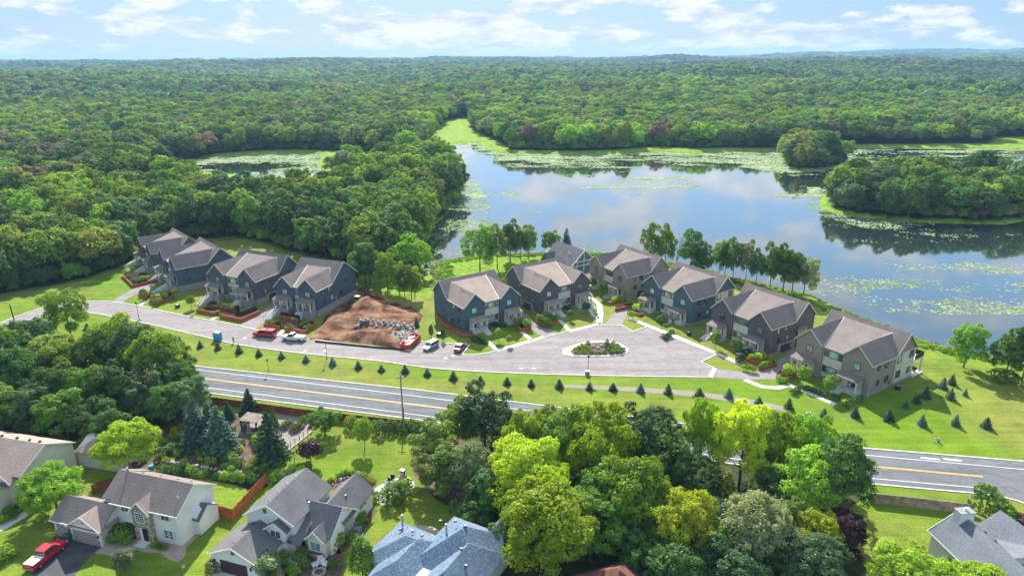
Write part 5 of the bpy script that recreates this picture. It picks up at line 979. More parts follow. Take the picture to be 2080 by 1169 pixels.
def pickup(px, py, th, m_, label, single=False, cover=None, cap=False, z=0, s=1.0):
    x, y = W(px, py) if px > -900 else (py[0], py[1]); e = tag(empty('pickup_truck', (x, y, z), R_(th), s), label, 'truck')
    lofted([(-2.9, .88, .55, 1.12, .04), (-2.8, .95, .45, 1.22, .05), (-.9, .97, .40, 1.22, .06), (1.35, .97, .40, 1.18, .08), (1.6, .96, .42, 1.12, .14), (2.6, .93, .45, 1.04, .2), (2.85, .85, .5, .92, .2)]).build('body', M[m_], e)
    MB().box(2.8, 2.93, -.85, .85, .42, .62).build('front_bumper', M['metal_grey'], e); MB().box(-3.02, -2.88, -.85, .85, .45, .65).build('rear_bumper', M['metal_grey'], e)
    if single: cabin(e, m_, -.35, -.15, .75, 1.45, .9, 1.18, 1.78)
    else: cabin(e, m_, -.95, -.75, .8, 1.5, .9, 1.18, 1.8)
    bx0 = -1.0 if not single else -.42
    if cap: cabin(e, m_, -2.85, -2.7, -1.1, -.98, .92, 1.2, 1.84, 'glass_car'); MB().box(-2.75, -1.05, -.80, .80, 1.24, 1.86).build('topper', M[m_], e)
    elif cover: MB().box(-2.78, bx0, -.84, .84, 1.2, 1.26).build('bed_cover', M[cover], e)
    else: MB().box(-2.75, bx0, -.78, .78, 1.19, 1.235).build('bed_floor', M['metal_grey'], e)
    lights(e, 2.82, -2.9, .72, .82); wheels(e, (-1.85, 1.85), .97, .40); return e
def ang(p0, p1): a = W(*p0); b_ = W(*p1); return math.degrees(math.atan2(b_[1] - a[1], b_[0] - a[0])), ((a[0] + b_[0]) / 2, (a[1] + b_[1]) / 2)
th, c_ = ang((562, 685), (513, 681)); pickup(-999, (c_[0], c_[1] + .2), th, 'red_car', 'dark red pickup with a topper parked on the road before the orange planter', cap=True)
th, c_ = ang((620, 692), (575, 688.5)); pickup(-999, c_, th, 'white_car', 'white work pickup with an open bed parked beside the dirt site', single=True, cover='fabric_white')
th, c_ = ang((60, 1161), (121, 1112)); pickup(-999, (c_[0] + .1, c_[1] + .3), th, 'red_car', 'bright red pickup with white bed cover on the dark driveway', cover='fabric_white', s=.98)
th, c_ = ang((885, 700), (868, 710)); e = tag(empty('car', (c_[0] - .1, c_[1] - .4, 0), R_(th)), 'silver station wagon parked nose out in the bay beside the red dumpster', 'car')
lofted([(-2.3, .8, .45, 1.0, .05), (-2.15, .88, .35, 1.05, .06), (.9, .9, .32, 1.02, .08), (1.3, .89, .34, .98, .14), (2.1, .84, .38, .86, .2), (2.3, .72, .42, .74, .2)]).build('body', M['silver_car'], e); cabin(e, 'silver_car', -2.15, -1.8, .5, 1.25, .84, 1.03, 1.62); lights(e, 2.24, -2.3, .62, .72); wheels(e, (-1.45, 1.4), .9, .34)
th, c_ = ang((928, 716), (941, 703)); e = tag(empty('car', (c_[0], c_[1], 0), R_(th)), 'dark red sedan with black roof parked at the end of the bay', 'car')
lofted([(-2.2, .72, .42, .88, .08), (-2.0, .84, .34, .96, .1), (-1.0, .88, .3, .98, .1), (1.0, .88, .3, .94, .1), (1.9, .82, .34, .82, .16), (2.15, .7, .4, .7, .2)]).build('body', M['darkred_car'], e); cabin(e, 'black', -1.5, -.9, .3, 1.05, .8, .96, 1.4, roof='black'); lights(e, 2.08, -2.2, .6, .68); wheels(e, (-1.35, 1.35), .88, .33)
# dumpster
th, c_ = ang((822, 709), (843, 689)); e = tag(empty('dumpster', (c_[0] + .2, c_[1] + .1, 0), R_(th)), 'long open red dumpster filled with white rubbish at the road edge', 'dumpster')
mb = MB(); Lh, Wh, Hh = 3.4, 1.15, 1.35; mb.box(-Lh, Lh, -Wh, -Wh + .06, .2, Hh).box(-Lh, Lh, Wh - .06, Wh, .2, Hh).box(-Lh, -Lh + .06, -Wh, Wh, .2, Hh).box(Lh - .06, Lh, -Wh, Wh, .2, Hh).box(-Lh + .06, Lh - .06, -Wh + .06, Wh - .06, .2, .3).build('bin', M['red_bin'], e)
for k in range(8):
    for s_ in (-1, 1): xx = -3 + k * 6 / 7; MB().box(xx - .05, xx + .05, s_ * Wh - (.07 if s_ < 0 else 0), s_ * Wh + (.07 if s_ > 0 else 0), .2, Hh).build('rib', M['red_bin'], e)
MB().box(-Lh - .02, Lh + .02, -Wh - .08, -Wh + .0, Hh, Hh + .08).box(-Lh - .02, Lh + .02, Wh, Wh + .08, Hh, Hh + .08).build('rim', M['orange'], e); mb = MB(); rj = random.Random(4)
for k in range(26): a_, b_, s1, s2 = rj.uniform(-2.9, 2.8), rj.uniform(-.85, .85), rj.uniform(.15, .5), rj.uniform(.1, .35); mb.box(a_ - s1, a_ + s1, max(-1, b_ - s2), min(1, b_ + s2), .3, rj.uniform(.9, 1.3))
tag(mb.build('rubbish', M['fabric_white'], e), kind='stuff')
# portable toilet
p = W(442, 692); e = tag(empty('portable_toilet', (p[0], p[1] + .3, 0), R_(-22)), 'bright blue portable toilet with white roof at the kerb', 'toilet')
MB().box(-.85, .85, -.6, .6, .08, 2.05).build('cabin', M['toilet_blue'], e); MB().slab([(-.9, -.65, 2.05), (.9, -.65, 2.05), (.9, .65, 2.05), (-.9, .65, 2.05)], .05).slab([(-.7, -.45, 2.22), (.7, -.45, 2.22), (.7, .45, 2.22), (-.7, .45, 2.22)], .17).build('roof', M['fabric_white'], e); MB().box(-1, 1, -.7, .7, 0, .08).build('skid', M['black'], e)
for s_ in (-1, 1): MB().box(s_ * .42 - .34, s_ * .42 + .34, -.64, -.6, .15, 1.9).build('door', M['toilet_blue'], e); MB().box(s_ * .42 - .2, s_ * .42 + .2, -.66, -.64, 1.45, 1.6).build('sign', M['fabric_white'], e)
# worker pushing a wheeled level
def skinned(name, pts, edges, radii, m_, par, sub=1):
    me = bpy.data.meshes.new(name); me.from_pydata(pts, edges, []); me.materials.append(m_); o = linkmesh(name, me, par)
    md = o.modifiers.new('skin', 'SKIN'); me.skin_vertices[0].data[0].use_root = True
    for v, r in zip(me.skin_vertices[0].data, radii): v.radius = (r, r)
    s_ = o.modifiers.new('sub', 'SUBSURF'); s_.levels = s_.render_levels = sub; return o
p = W(475, 697); e = tag(empty('person', (p[0], p[1], 0), R_(200)), 'worker in a yellow green vest and helmet walking on the road with a pole', 'person')
skinned('body', [(0, 0, .95), (0, 0, 1.2), (0, .02, 1.42), (0, .02, 1.55), (0, .04, 1.68), (.11, 0, .88), (.13, .12, .48), (.13, .05, .06), (.13, .2, .03), (-.11, 0, .88), (-.13, -.12, .48), (-.13, -.32, .1), (-.13, -.18, .03), (.21, .02, 1.4), (.26, .1, 1.14), (.22, .34, 1.1), (-.21, .02, 1.4), (-.26, .1, 1.14), (-.2, .34, 1.12)],
        [(0, 1), (1, 2), (2, 3), (3, 4), (0, 5), (5, 6), (6, 7), (7, 8), (0, 9), (9, 10), (10, 11), (11, 12), (2, 13), (13, 14), (14, 15), (2, 16), (16, 17), (17, 18)], [.15, .15, .17, .06, .10, .10, .07, .05, .04, .10, .07, .05, .04, .07, .05, .04, .07, .05, .04], M['jeans'], e)
MB().tube([(0, 0, .98), (0, 0, 1.2), (0, .01, 1.4), (0, .02, 1.52)], [.19, .2, .23, .1], 12).build('vest', M['hivis'], e); MB().ball((0, .05, 1.7), .105, 10, 7).build('face', M['skin'], e); MB().ball((0, .03, 1.76), .135, 10, 6, (1, 1.1, .75)).build('helmet', M['fabric_white'], e); MB().bar((.1, .42, .02), (.1, .38, 1.3), .03).build('pole', M['metal_grey'], e)
# small loader on the dirt
p = W(727, 619); e = tag(empty('loader', (p[0], p[1], .5), R_(150)), 'small yellow skid loader working on the dirt beside the navy townhouse', 'machine')
lofted([(-1.5, .75, .4, 1.2, .1), (-.3, .8, .35, 1.25, .1), (.9, .7, .35, .9, .15)]).build('body', M['yellow_machine'], e); MB().box(-.7, .6, -.55, .55, 1.2, 2.05).build('cab', M['glass_car'], e); MB().box(-.8, .7, -.62, .62, 2.05, 2.15).build('cab_roof', M['yellow_machine'], e)
for s_ in (-1, 1): MB().bar((-1.2, s_ * .9, 1.3), (1.6, s_ * .9, .5), .14).build('lift_arm', M['yellow_machine'], e)
MB().box(1.5, 2.1, -.95, .95, .05, .55).build('bucket', M['metal_dark'], e); wheels(e, (-.8, .6), .98, .42)
# ------------------------------------------------------------------ building site: dirt, stones
dp = np.array(WP([(628, 690), (660, 640), (690, 620), (718, 600), (722, 575), (760, 590), (800, 612), (850, 625), (862, 640), (858, 655), (846, 690), (838, 710), (760, 702), (690, 695)]))
gx2 = np.arange(dp[:, 0].min(), dp[:, 0].max(), .5); gy2 = np.arange(dp[:, 1].min(), dp[:, 1].max(), .5); XX, YY = np.meshgrid(gx2, gy2); xx, yy = XX.ravel(), YY.ravel(); ins = inside(dp, xx, yy); ed = np.maximum(edist(dp, xx, yy) + 1.4 * fbm(xx, yy, 3.5, 77, 3) * (edist(dp[:5], xx, yy, False) > 0) - .3, 0) * ins
def bumpz(px, py, h, r): a = W(px, py); return h * np.exp(-((xx - a[0]) ** 2 + (yy - a[1]) ** 2) / r ** 2)
hz = .28 + .45 * fbm(xx, yy, 5, 801, 4) + .55 * np.abs(fbm(xx, yy, 2.2, 811, 3)) + bumpz(750, 692, 1.9, 2.6) + bumpz(777, 692, 1.5, 2.0) + bumpz(727, 688, 1.0, 2.4) + bumpz(745, 622, 2.2, 3.2) + bumpz(765, 632, 1.4, 3.5) + bumpz(700, 655, 1.3, 4) + bumpz(735, 655, 1.0, 3) + bumpz(800, 655, .5, 5) + bumpz(665, 665, .6, 4)
zz = np.where(ins, np.minimum(hz, ed * .55 - .02), -.35); n2x = len(gx2); i = np.arange((len(gy2) - 1) * (n2x - 1)); r0 = i // (n2x - 1) * n2x + i % (n2x - 1); Fq = np.stack([r0, r0 + 1, r0 + n2x + 1, r0 + n2x], 1); Fq = Fq[(ins[Fq].any(1))]
tag(linkmesh('dirt_ground', fastmesh('dirt_ground', np.stack([xx, yy, zz], 1), Fq, M['dirt'], True)), kind='structure')
def dz_at(x, y): i = int((x - gx2[0]) / .5); j = int((y - gy2[0]) / .5); return float(zz[min(max(j, 0), len(gy2) - 1) * n2x + min(max(i, 0), n2x - 1)])
def stone_mesh(seed):
    rg_ = np.random.default_rng(seed); mb = MB().ball((0, 0, 0), 1, 8, 5); v = np.array(mb.v); v *= 1 + .22 * rg_.normal(size=(len(v), 1)).clip(-1, 1); v *= np.array([1, .8, .72]); mb.v = [tuple(q) for q in v]; return mb.mesh('stone', M['rock'], True)
SM = [stone_mesh(k) for k in range(5)]
def stones(label, pts, r, name='rock_wall', zf=None, cat='rocks', group=None):
    c = pts[0]; e = tag(empty(name, (c[0], c[1], 0)), label, cat, group); rg_ = random.Random(int(abs(c[0]) * 7))
    for x, y, z in pts:
        o = linkmesh('stone', rg_.choice(SM), e); o.location = (x - c[0], y - c[1], z); s_ = r * rg_.uniform(.7, 1.25); o.scale = (s_, s_, s_); o.rotation_euler = (rg_.uniform(-.3, .3), rg_.uniform(-.3, .3), rg_.uniform(0, 6))
    return e
def along(P, step):
    P = WP(P); out = []
    for a, b_ in zip(P, P[1:]):
        n_ = max(1, int(math.dist(a, b_) / step))
        for k in range(n_): out.append((a[0] + (b_[0] - a[0]) * k / n_ + random.uniform(-.15, .15), a[1] + (b_[1] - a[1]) * k / n_ + random.uniform(-.15, .15)))
    return out
run = along([(724, 668), (735, 661), (755, 660), (790, 664), (820, 669), (846, 671)], .72); stones('curved wall of pale boulders across the dirt building site', [(x, y, dz_at(x, y) + .25) for x, y in run] + [(x + .4, y + .1, dz_at(x, y) + .85) for x, y in run[2::2]] + [(x + .2, y - 1.1, dz_at(x, y - 1.1) + .2) for x, y in run[6::2]], .56)
rgp = random.Random(9); pile = []
while len(pile) < 150:
    px, py = rgp.uniform(785, 850), rgp.uniform(672, 698)
    if (px - 785) * .5 + (py - 672) > 12 and (px < 838 or py < 685): x, y = W(px, py); pile.append((x, y, .15 + .55 * math.exp(-((px - 815) ** 2 / 400 + (py - 686) ** 2 / 80)) + rgp.uniform(0, .15)))
rub = []
while len(rub) < 70:
    px, py = rgp.uniform(700, 840), rgp.uniform(640, 702); x, y = W(px, py)
    if inside(dp, np.array([x]), np.array([y]))[0]: rub.append((x, y, dz_at(x, y) + .04))
stones('small rubble stones strewn over the mounded dirt', rub, .2, 'rubble')
stones('heap of loose pale stones behind the red dumpster', pile, .36, 'stone_heap')
sf = WP([(640, 694), (700, 700), (760, 706), (800, 709), (822, 712)]); mb = MB()
for a, b_ in zip(sf, sf[1:]): mb.add([(*a, 0), (*b_, 0), (*b_, .45), (*a, .45)], [(0, 1, 2, 3)])
tag(mb.build('silt_fence', M['black']), 'low black silt fence sagging along the kerb of the dirt site', 'fence')
stones('row of rounded garden boulders below the spruces behind the cream house', [(x, y, .25) for x, y in along([(318, 940), (350, 943), (400, 950), (440, 955), (470, 960), (505, 962)], .85)], .5)
stones('line of small edging stones beside the cedar fence', [(x, y, .12) for x, y in along([(520, 975), (535, 955), (543, 930)], .6)], .26, 'stone_edging')
stones('pale stones around the flower bed behind the white house', [(x, y, .15) for x, y in along([(668, 990), (690, 975), (735, 962), (760, 975)], .7)], .3, 'stone_edging')
stones('ring of pale stones in the grass below the end townhouse', [(x, y, .06) for x, y in along([(1633, 845), (1640, 838), (1652, 841), (1654, 848), (1642, 850), (1636, 847)], .5)], .3, 'stone_ring')
stones('rocks around the planted island of the cul-de-sac', [(W(px, py)[0], W(px, py)[1], .3) for px, py in ((1228, 712), (1236, 710), (1205, 706), (1215, 709), (1222, 705))], .45, 'island_rocks')
stones('boulders at the far left road entrance', [(W(px, py)[0], W(px, py)[1], .4) for px, py in ((92, 656), (88, 660), (66, 672), (74, 668))], .7, 'entrance_rocks')
# ------------------------------------------------------------------ lamps, poles, garden things
def lamp(px, py, label, h=4.6):
    x, y = W(px, py); e = tag(empty('street_lamp', (x, y, 0)), label, 'street lamp', 'street lamps along the private road'); MB().tube([(0, 0, 0), (0, 0, .5), (0, 0, h)], [.14, .07, .05], 8).build('post', M['metal_dark'], e)
    MB().tube([(0, 0, h), (0, 0, h + .12), (0, 0, h + .45), (0, 0, h + .55)], [.08, .24, .28, .10], 10).build('lantern', M['metal_dark'], e); return e
lamp(1194, 766, 'black street lamp at the kerb below the planted traffic island'); lamp(664, 728, 'black street lamp across from the dirt building site'); lamp(283, 650, 'black street lamp at the bend near the dark blue townhouse')
x, y = W(1193, 761); e = tag(empty('utility_box', (x, y, 0), R_(-10)), 'pale green utility box beside the street lamp', 'utility box'); MB().box(-.5, .5, -.35, .35, .1, .95).build('cabinet', M['metal_grey'], e); MB().box(-.65, .65, -.5, .5, 0, .1).build('base', M['concrete'], e)
x, y = W(546, 755); e = tag(empty('sign_post', (x, y, 0)), 'small road sign on a green post beside the highway', 'sign'); MB().bar((0, 0, 0), (0, 0, 3.2), .07).build('post', M['metal_dark'], e); MB().box(-.3, .3, -.06, -.03, 2.6, 3.2).build('plate', M['metal_grey'], e)
x, y = W(819, 852); e = tag(empty('utility_pole', (x, y, 0)), 'tall grey wooden utility pole with cross arm between highway and fence', 'utility pole'); MB().tube([(0, 0, -.2), (0, 0, 9.3)], [.16, .11], 8).build('pole', M['wood_grey'], e); MB().tube([(.13, 0, .3), (.13, 0, 2.6)], [.09, .09], 8).build('conduit', M['black'], e)
MB().box(-.7, .7, -.06, .06, 8.7, 8.85).build('cross_arm', M['wood_grey'], e); [MB().tube([(k, 0, 8.85), (k, 0, 9.1)], [.06, .05], 6).build('insulator', M['trim_white'], e) for k in (-.6, .6)]
x, y = W(36, 673); e = tag(empty('utility_pole', (x, y, 0)), 'thin dark leaning pole at the far left road entrance', 'utility pole'); MB().tube([(0, 0, -.2), (-.3, 0, 7.2)], [.16, .12], 8).build('pole', M['black'], e)
for px, py in ((59, 664), (75, 656)): x, y = W(px, py); tag(MB().bar((x, y, 0), (x, y, 1.8), .12).build('marker_post', M['black']), 'thin dark marker post in the gravel at the far left entrance', 'post', 'marker posts at the left entrance')
x, y = W(514, 868); e = tag(empty('garden_pavilion', (x, y, 0), R_(-16)), 'dark framed garden pavilion with flat pale roof among the spruces', 'pavilion')
MB().slab([(-2.3, -1.7, 2.6), (2.3, -1.7, 2.6), (2.3, 1.7, 2.9), (-2.3, 1.7, 2.9)], .12).build('roof', M['wood_grey'], e); e.scale = (.8, .8, .8); [MB().box(a_ - .1, a_ + .1, b_ - .1, b_ + .1, 0, 2.5).build('post', M['black'], e) for a_ in (-2, 0, 2) for b_ in (-1.4, 1.4)]; MB().box(-2, -.4, -1.48, -1.42, 0, .95).box(.4, 2, -1.48, -1.42, 0, .95).box(1.95, 2.02, -1.4, 1.4, 0, .95).box(-2.02, -1.95, -1.4, 1.4, 0, .95).build('panel', M['side_char'], e); MB().box(-.4, .4, -1.47, -1.43, 0, 1.9).build('door', M['trim_white'], e)
for px, py, r_, lab in ((583, 866, 1.3, 'left raised vegetable bed with grey boards in the gravel garden'), (603, 872, 1.3, 'right raised vegetable bed with grey boards in the gravel garden'), (617, 857, .8, 'small low raised bed nearest the round green tree')):
    x, y = W(px, py); e = tag(empty('raised_bed', (x, y, 0), R_(62)), lab, 'raised bed', 'raised beds in the gravel garden'); MB().box(-r_, r_, -.75, -.68, 0, .6).box(-r_, r_, .68, .75, 0, .6).box(-r_, -r_ + .07, -.68, .68, 0, .6).box(r_ - .07, r_, -.68, .68, 0, .6).build('boards', M['wood_grey'], e); MB().box(-r_ + .07, r_ - .07, -.68, .68, 0, .5).build('soil', M['mulch_dark'], e)
    lv_ = linkmesh('leaves', TM['shrub'][0][0], e); lv_.scale = (r_ * 1.1, .8, .7); lv_.location.z = .4; lv_.color = (.12, .22, .04, 1)
P = WP([(634, 876), (610, 896), (582, 917)]); e = tag(empty('garden_fence', (*P[0], 0)), 'low wire fence on a pale kerb edging the gravel garden', 'fence'); c_ = P[0]
mb = MB(); wallrun(mb, [(p[0] - c_[0], p[1] - c_[1]) for p in P], .18, .16); mb.build('kerb', M['concrete'], e)
for k in range(7): t_ = k / 6; xx_, yy_ = (P[2][0] - P[0][0]) * t_, (P[2][1] - P[0][1]) * t_; MB().box(xx_ - .04, xx_ + .04, yy_ - .04, yy_ + .04, 0, 1.3).build('post', M['metal_dark'], e)
x, y = W(599, 942); e = tag(empty('garden_lamp', (x, y, 0)), 'small brown garden lamp post on the lawn by the wine red tree', 'lamp'); MB().tube([(0, 0, 0), (0, 0, 2.0)], [.06, .05], 6).build('post', M['cedar_brown'], e); MB().tube([(0, 0, 2.0), (0, 0, 2.1), (0, 0, 2.35), (0, 0, 2.5)], [.1, .18, .2, .03], 8).build('lantern', M['cedar_brown'], e)
x, y = W(819, 982); e = tag(empty('outdoor_fireplace', (x, y, 0), R_(-20)), 'tapered stone outdoor fireplace on the round patio', 'fireplace'); MB().box(-.9, .9, -.5, .5, 0, 1.0).build('hearth', M['stone_wall'], e); MB().slab([(-.35, -.3, 2.5), (.35, -.3, 2.5), (.35, .3, 2.5), (-.35, .3, 2.5)], 1.6).box(-.55, .55, -.4, .4, 1.0, 1.6).build('chimney', M['stone_wall'], e); MB().box(-.42, .42, -.38, .38, 2.5, 2.62).build('cap', M['metal_dark'], e); MB().box(-.35, .35, -.53, -.5, .2, .75).build('firebox', M['black'], e)
def chair(px, py, th, label, m_='fabric_white', group=None, s=1.0):
    x, y = W(px, py); e = tag(empty('garden_chair', (x, y, 0), R_(th), s), label, 'chair', group); MB().box(-.35, .35, -.35, .35, .36, .44).build('seat', M[m_], e); MB().slab([(-.35, .32, .44), (.35, .32, .44), (.35, .5, 1.1), (-.35, .5, 1.1)], .06, (0, 1, 0)).build('backrest', M[m_], e)
    for a_ in (-.31, .31): MB().box(a_ - .05, a_ + .05, -.35, .35, .6, .65).build('armrest', M[m_], e); [MB().box(a_ - .04, a_ + .04, b_ - .04, b_ + .04, 0, .6).build('leg', M[m_], e) for b_ in (-.3, .3)]
chair(640, 1151, -60, 'white garden chair at left of the fire pit before the white house', group='white chairs at the fire pit'); chair(651, 1146, 10, 'white garden chair at the back of the fire pit before the white house', group='white chairs at the fire pit'); chair(662, 1150, 60, 'white garden chair at right of the fire pit before the white house', group='white chairs at the fire pit')
chair(786, 983, -50, 'dark patio chair left of the stone fireplace', 'black', 'dark chairs on the round patio'); chair(796, 978, -10, 'dark patio chair nearest the stone fireplace', 'black', 'dark chairs on the round patio')
x, y = W(648, 1162); e = tag(empty('fire_pit', (x, y, 0)), 'round pale stone fire pit in the front bed', 'fire pit')
for k in range(12): a_ = k * math.pi / 6; o = linkmesh('stone', SM[k % 5], e); o.location = (.75 * math.cos(a_), .75 * math.sin(a_), .15); o.scale = (.24,) * 3
x, y = W(152, 1092); 
e = tag(empty('wheeled_bin', (-62.1, 78.3, 0), R_(-16)), 'dark green wheeled bin before the garage of the cream house', 'bin'); MB().slab([(-.42, -.4, 1.1), (.42, -.4, 1.1), (.42, .4, 1.1), (-.42, .4, 1.1)], 1.05).build('bin', M['green_bin'], e); MB().box(-.46, .46, -.46, .46, 1.1, 1.2).build('lid', M['green_bin'], e)
e.location = (*W(139, 1099), 0)
x, y = W(1897, 897); e = tag(empty('utility_marker', (x, y, 0)), 'white pipe marker with orange top in the roadside grass', 'marker'); MB().tube([(0, 0, 0), (0, 0, 1.2)], [.1, .1], 8).build('pipe', M['trim_white'], e); MB().tube([(0, 0, 1.2), (0, 0, 1.5)], [.11, .11], 8).build('cap', M['orange'], e); tag(MB().box(x + .5, x + .9, y - .2, y + .2, 0, .8).build('pedestal_box', M['metal_grey']), 'grey utility pedestal beside the orange topped marker', 'utility box')
for px, py, lab in ((892, 682, 'dark air conditioner in the lawn left of the blue grey townhouse'), (1400, 680, 'dark utility box on the lawn between teal and charcoal townhouses'), (361, 624, 'dark and white utility cluster in the shaded lawn by the left bend'), (1823, 790, 'air conditioner beside the cream rear wall of the end townhouse')):
    x, y = W(px, py); e = tag(empty('air_conditioner', (x, y, 0), R_(-30)), lab, 'air conditioner'); MB().box(-.5, .5, -.45, .45, 0, .8).build('case', M['metal_dark'], e); MB().tube([(0, 0, .8), (0, 0, .84)], [.36, .36], 12).build('fan_grille', M['metal_grey'], e)
x, y = W(372, 1166); e = tag(empty('flag', (x, y, 0)), 'small striped flag on a thin pole at the bottom edge', 'flag'); e.scale = (.6, .6, .75); MB().bar((0, 0, 0), (0, 0, 2.3), .05).build('pole', M['metal_grey'], e)
for k in range(7): MB().box(.03, .75, -.01, .01, 1.3 + k * .13, 1.3 + (k + 1) * .13 - .001).build('stripe', M['red_car' if k % 2 == 0 else 'fabric_white'], e)
MB().box(.02, .34, -.015, .015, 1.82, 2.21).build('canton', M['toilet_blue'], e)
for px, py, nm, m_, lab in ((278, 947, 'wagon', 'brick', 'small brown red play cart behind the cream house'), (308, 952, 'water_barrel', 'teal', 'teal barrel behind the cream house'), (446, 966, 'fire_bowl', 'pool', 'dark blue glazed bowl in the flower bed'), (725, 1090, 'cover', 'pool', 'blue cover lying in the side bed of the white house')):
    x, y = W(px, py); e = tag(empty(nm, (x, y, 0)), lab, nm.replace('_', ' '))
    if nm == 'wagon': MB().box(-.7, .7, -.4, .4, .3, .75).build('tray', M[m_], e); wheels(e, (-.45, .45), .45, .22)
    elif nm == 'cover': MB().slab([(-.9, -.5, .3), (.7, -.6, .25), (.9, .5, .3), (-.7, .6, .35)], .2).build('sheet', M[m_], e)
    else: MB().tube([(0, 0, 0), (0, 0, .35), (0, 0, .7), (0, 0, .75)], [.35, .45, .4, .42], 12).build('vessel', M[m_], e)
# ------------------------------------------------------------------ garden, roadside and lakeside plants
RG = random.Random(21)
def T(name, k, px, py, H, R, col, label, group=None, cat='tree', z=None):
    x, y = W(px, py); o = tree(name, k, x, y, H, R, col, label, cat, group, z=z, rg=RG)
    if k == 'airy':
        for c_ in o.children: c_.color = tuple(min(1, v * 1.12) for v in c_.color[:3]) + (1,)
    return o
# row of small spruces between the two roads
row = [(113, 660), (147, 668), (178, 671), (216, 676), (329, 690), (366, 700), (407, 707), (443, 711), (486, 718), (526, 724), (572, 729), (622, 736), (676, 743), (728, 750), (775, 755), (823, 758), (868, 764), (921, 772), (976, 780), (1030, 782), (1079, 786), (1136, 789), (1197, 793), (1245, 794), (1301, 798), (1357, 801), (1420, 808), (1480, 809), (1541, 822), (1602, 831), (1673, 849), (1736, 848), (1804, 855), (1872, 865), (1940, 865), (2003, 870)]
near_ = {0: 'by the left bend', 8: 'opposite the worker', 12: 'across the road from the dirt site', 20: 'below the parking bay', 24: 'below the traffic island', 27: 'on the gravel strip', 30: 'on the slope below the end townhouse', 33: 'on the lower right slope'}
for i, (px, py) in enumerate(row):
    w_ = [v for k, v in near_.items() if k <= i][-1]; big = i in (26, 31, 32, 35)
    o = T('small_spruce', 'small_spruce', px, py - 2, RG.uniform(1.6, 2.35) * (1.12 if i > 29 else 1), RG.uniform(.78, 1.02) * (1.25 if big else 1), RG.choice(['spruce', 'spruce', 'bluespruce']), 'small planted spruce ' + w_ + ', %s from left in its row' % (str(i + 1) + ({1: 'st', 2: 'nd', 3: 'rd'}.get((i + 1) % 10, 'th') if (i + 1) not in (11, 12, 13) else 'th')), 'row of planted spruces between the roads')
    q_ = MB(); rr_ = RG.uniform(.8, 1.15); q_.add([(rr_ * RG.uniform(.85, 1.15) * math.cos(a_ * .7), rr_ * RG.uniform(.85, 1.15) * math.sin(a_ * .7), .03) for a_ in range(9)], [tuple(range(9))]).build('mulch_ring', M['gravel' if i > 24 else 'mulch'], o)
for px, py, H in ((1915, 788, 3.0), (1933, 780, 2.9), (1960, 803, 1.9), (1930, 810, 3.0), (1880, 808, 3.2), (1862, 818, 2.8), (1840, 828, 2.0)): T('small_spruce', 'small_spruce', px, py, H * .85, H * .33, RG.choice(['spruce', 'bluespruce']), 'small planted spruce on the lawn right of the end townhouse', 'spruces right of the end townhouse')
T('small_spruce', 'small_spruce', 1233, 707, 2.6, 1.1, 'mid', 'round dense evergreen on the planted traffic island'); T('small_spruce', 'small_spruce', 846, 663, 2.6, .9, 'spruce', 'small spruce at the right edge of the dirt site')
for px, py in ((876, 684), (900, 692)): T('arborvitae', 'arborvitae', px, py, 3.0, .45, 'spruce', 'slim columnar evergreen beside the dark air conditioner', 'slim evergreens behind the parked wagon')
# young street and lawn trees
for px, py, H, c_, lab in ((1034, 702, 2.6, 'olive', 'young tree in the shaded lawn of the blue grey townhouse'), (1013, 694, 3.4, 'olive', 'small yellowish tree on the shaded lawn of the blue grey townhouse'), (1158, 650, 2.8, 'blue', 'small grey green tree in front of the dark brown townhouse'), (1190, 638, 3.2, 'spruce', 'small dark tree by the far steps of the dark brown townhouse'), (1224, 606, 4.6, 'dark', 'round dark tree in front of the far taupe townhouse'), (1201, 590, 4.0, 'dark', 'dark tree half behind the dark brown townhouse corner'),
        (1310, 625, 4.4, 'dark', 'dark round tree at the left corner of the teal townhouse'), (1343, 672, 4.4, 'dark', 'round tree on the lawn of the teal townhouse'), (1452, 707, 4.2, 'mid', 'green round tree at the left steps of the charcoal right townhouse'), (1494, 725, 4.4, 'mid', 'green round tree in the lawn of the charcoal right townhouse'), (1630, 782, 4.2, 'bright', 'bright young tree at the left steps of the end townhouse'), (1682, 806, 4.6, 'mid', 'young tree in front of the cream bay of the end townhouse'),
        (389, 627, 3.6, 'lime', 'golden leaved young tree between the dark left townhouses'), (358, 606, 3.0, 'olive', 'round greyish shrub tree at the corner of the dark blue townhouse'), (393, 640, 1.6, 'bright', 'tiny sapling on the lawn left of the long planter')): T('young_tree', 'young', px, py, H, H * .3, c_, lab)
cw = dict(mid='mid green', dark='dark green', blue='blue green', olive='olive green', bright='bright green', lime='yellow green', grey='grey green', purple='wine red', bluespruce='blue green', spruce='dark green', bronze='bronze', yellow='yellow')
# shrubs
def shrubs(pts, label, col='mid', group=None, s=(.8, 1.2), z=0, name='shrub'):
    for p_ in pts:
        k = RG.uniform(*s) * (p_[2] if len(p_) > 2 else 1); x, y = W(p_[0], p_[1], z); cc = col if isinstance(col, str) else RG.choice(col); lb = label if isinstance(col, str) else cw[cc] + ' ' + label.replace('green shrub', 'shrub').replace('yellow green ', '')
        if s[1] - s[0] > .25: lb = ('small ' if k < (s[0] + s[1]) / 2 else 'large ') + lb.replace('small ', '')
        tree(name, 'shrub', x, y, 1.25 * k, .8 * k, cc, lb, 'shrub', group or label, z=z, rg=RG)
shrubs([(1051, 659, 1.5), (1060, 660, 1.6), (1072, 663, 1.2)], 'round dark green shrub in the stepped planter by the paver driveway', 'mid', z=.7); shrubs([(1097, 653, 1.3), (1104, 656, 1.4), (1111, 659, 1.3), (1110, 648, 1.4), (1119, 651, 1.5)], 'clipped green shrub in the planter beside the dark brown townhouse', 'mid', z=.7)
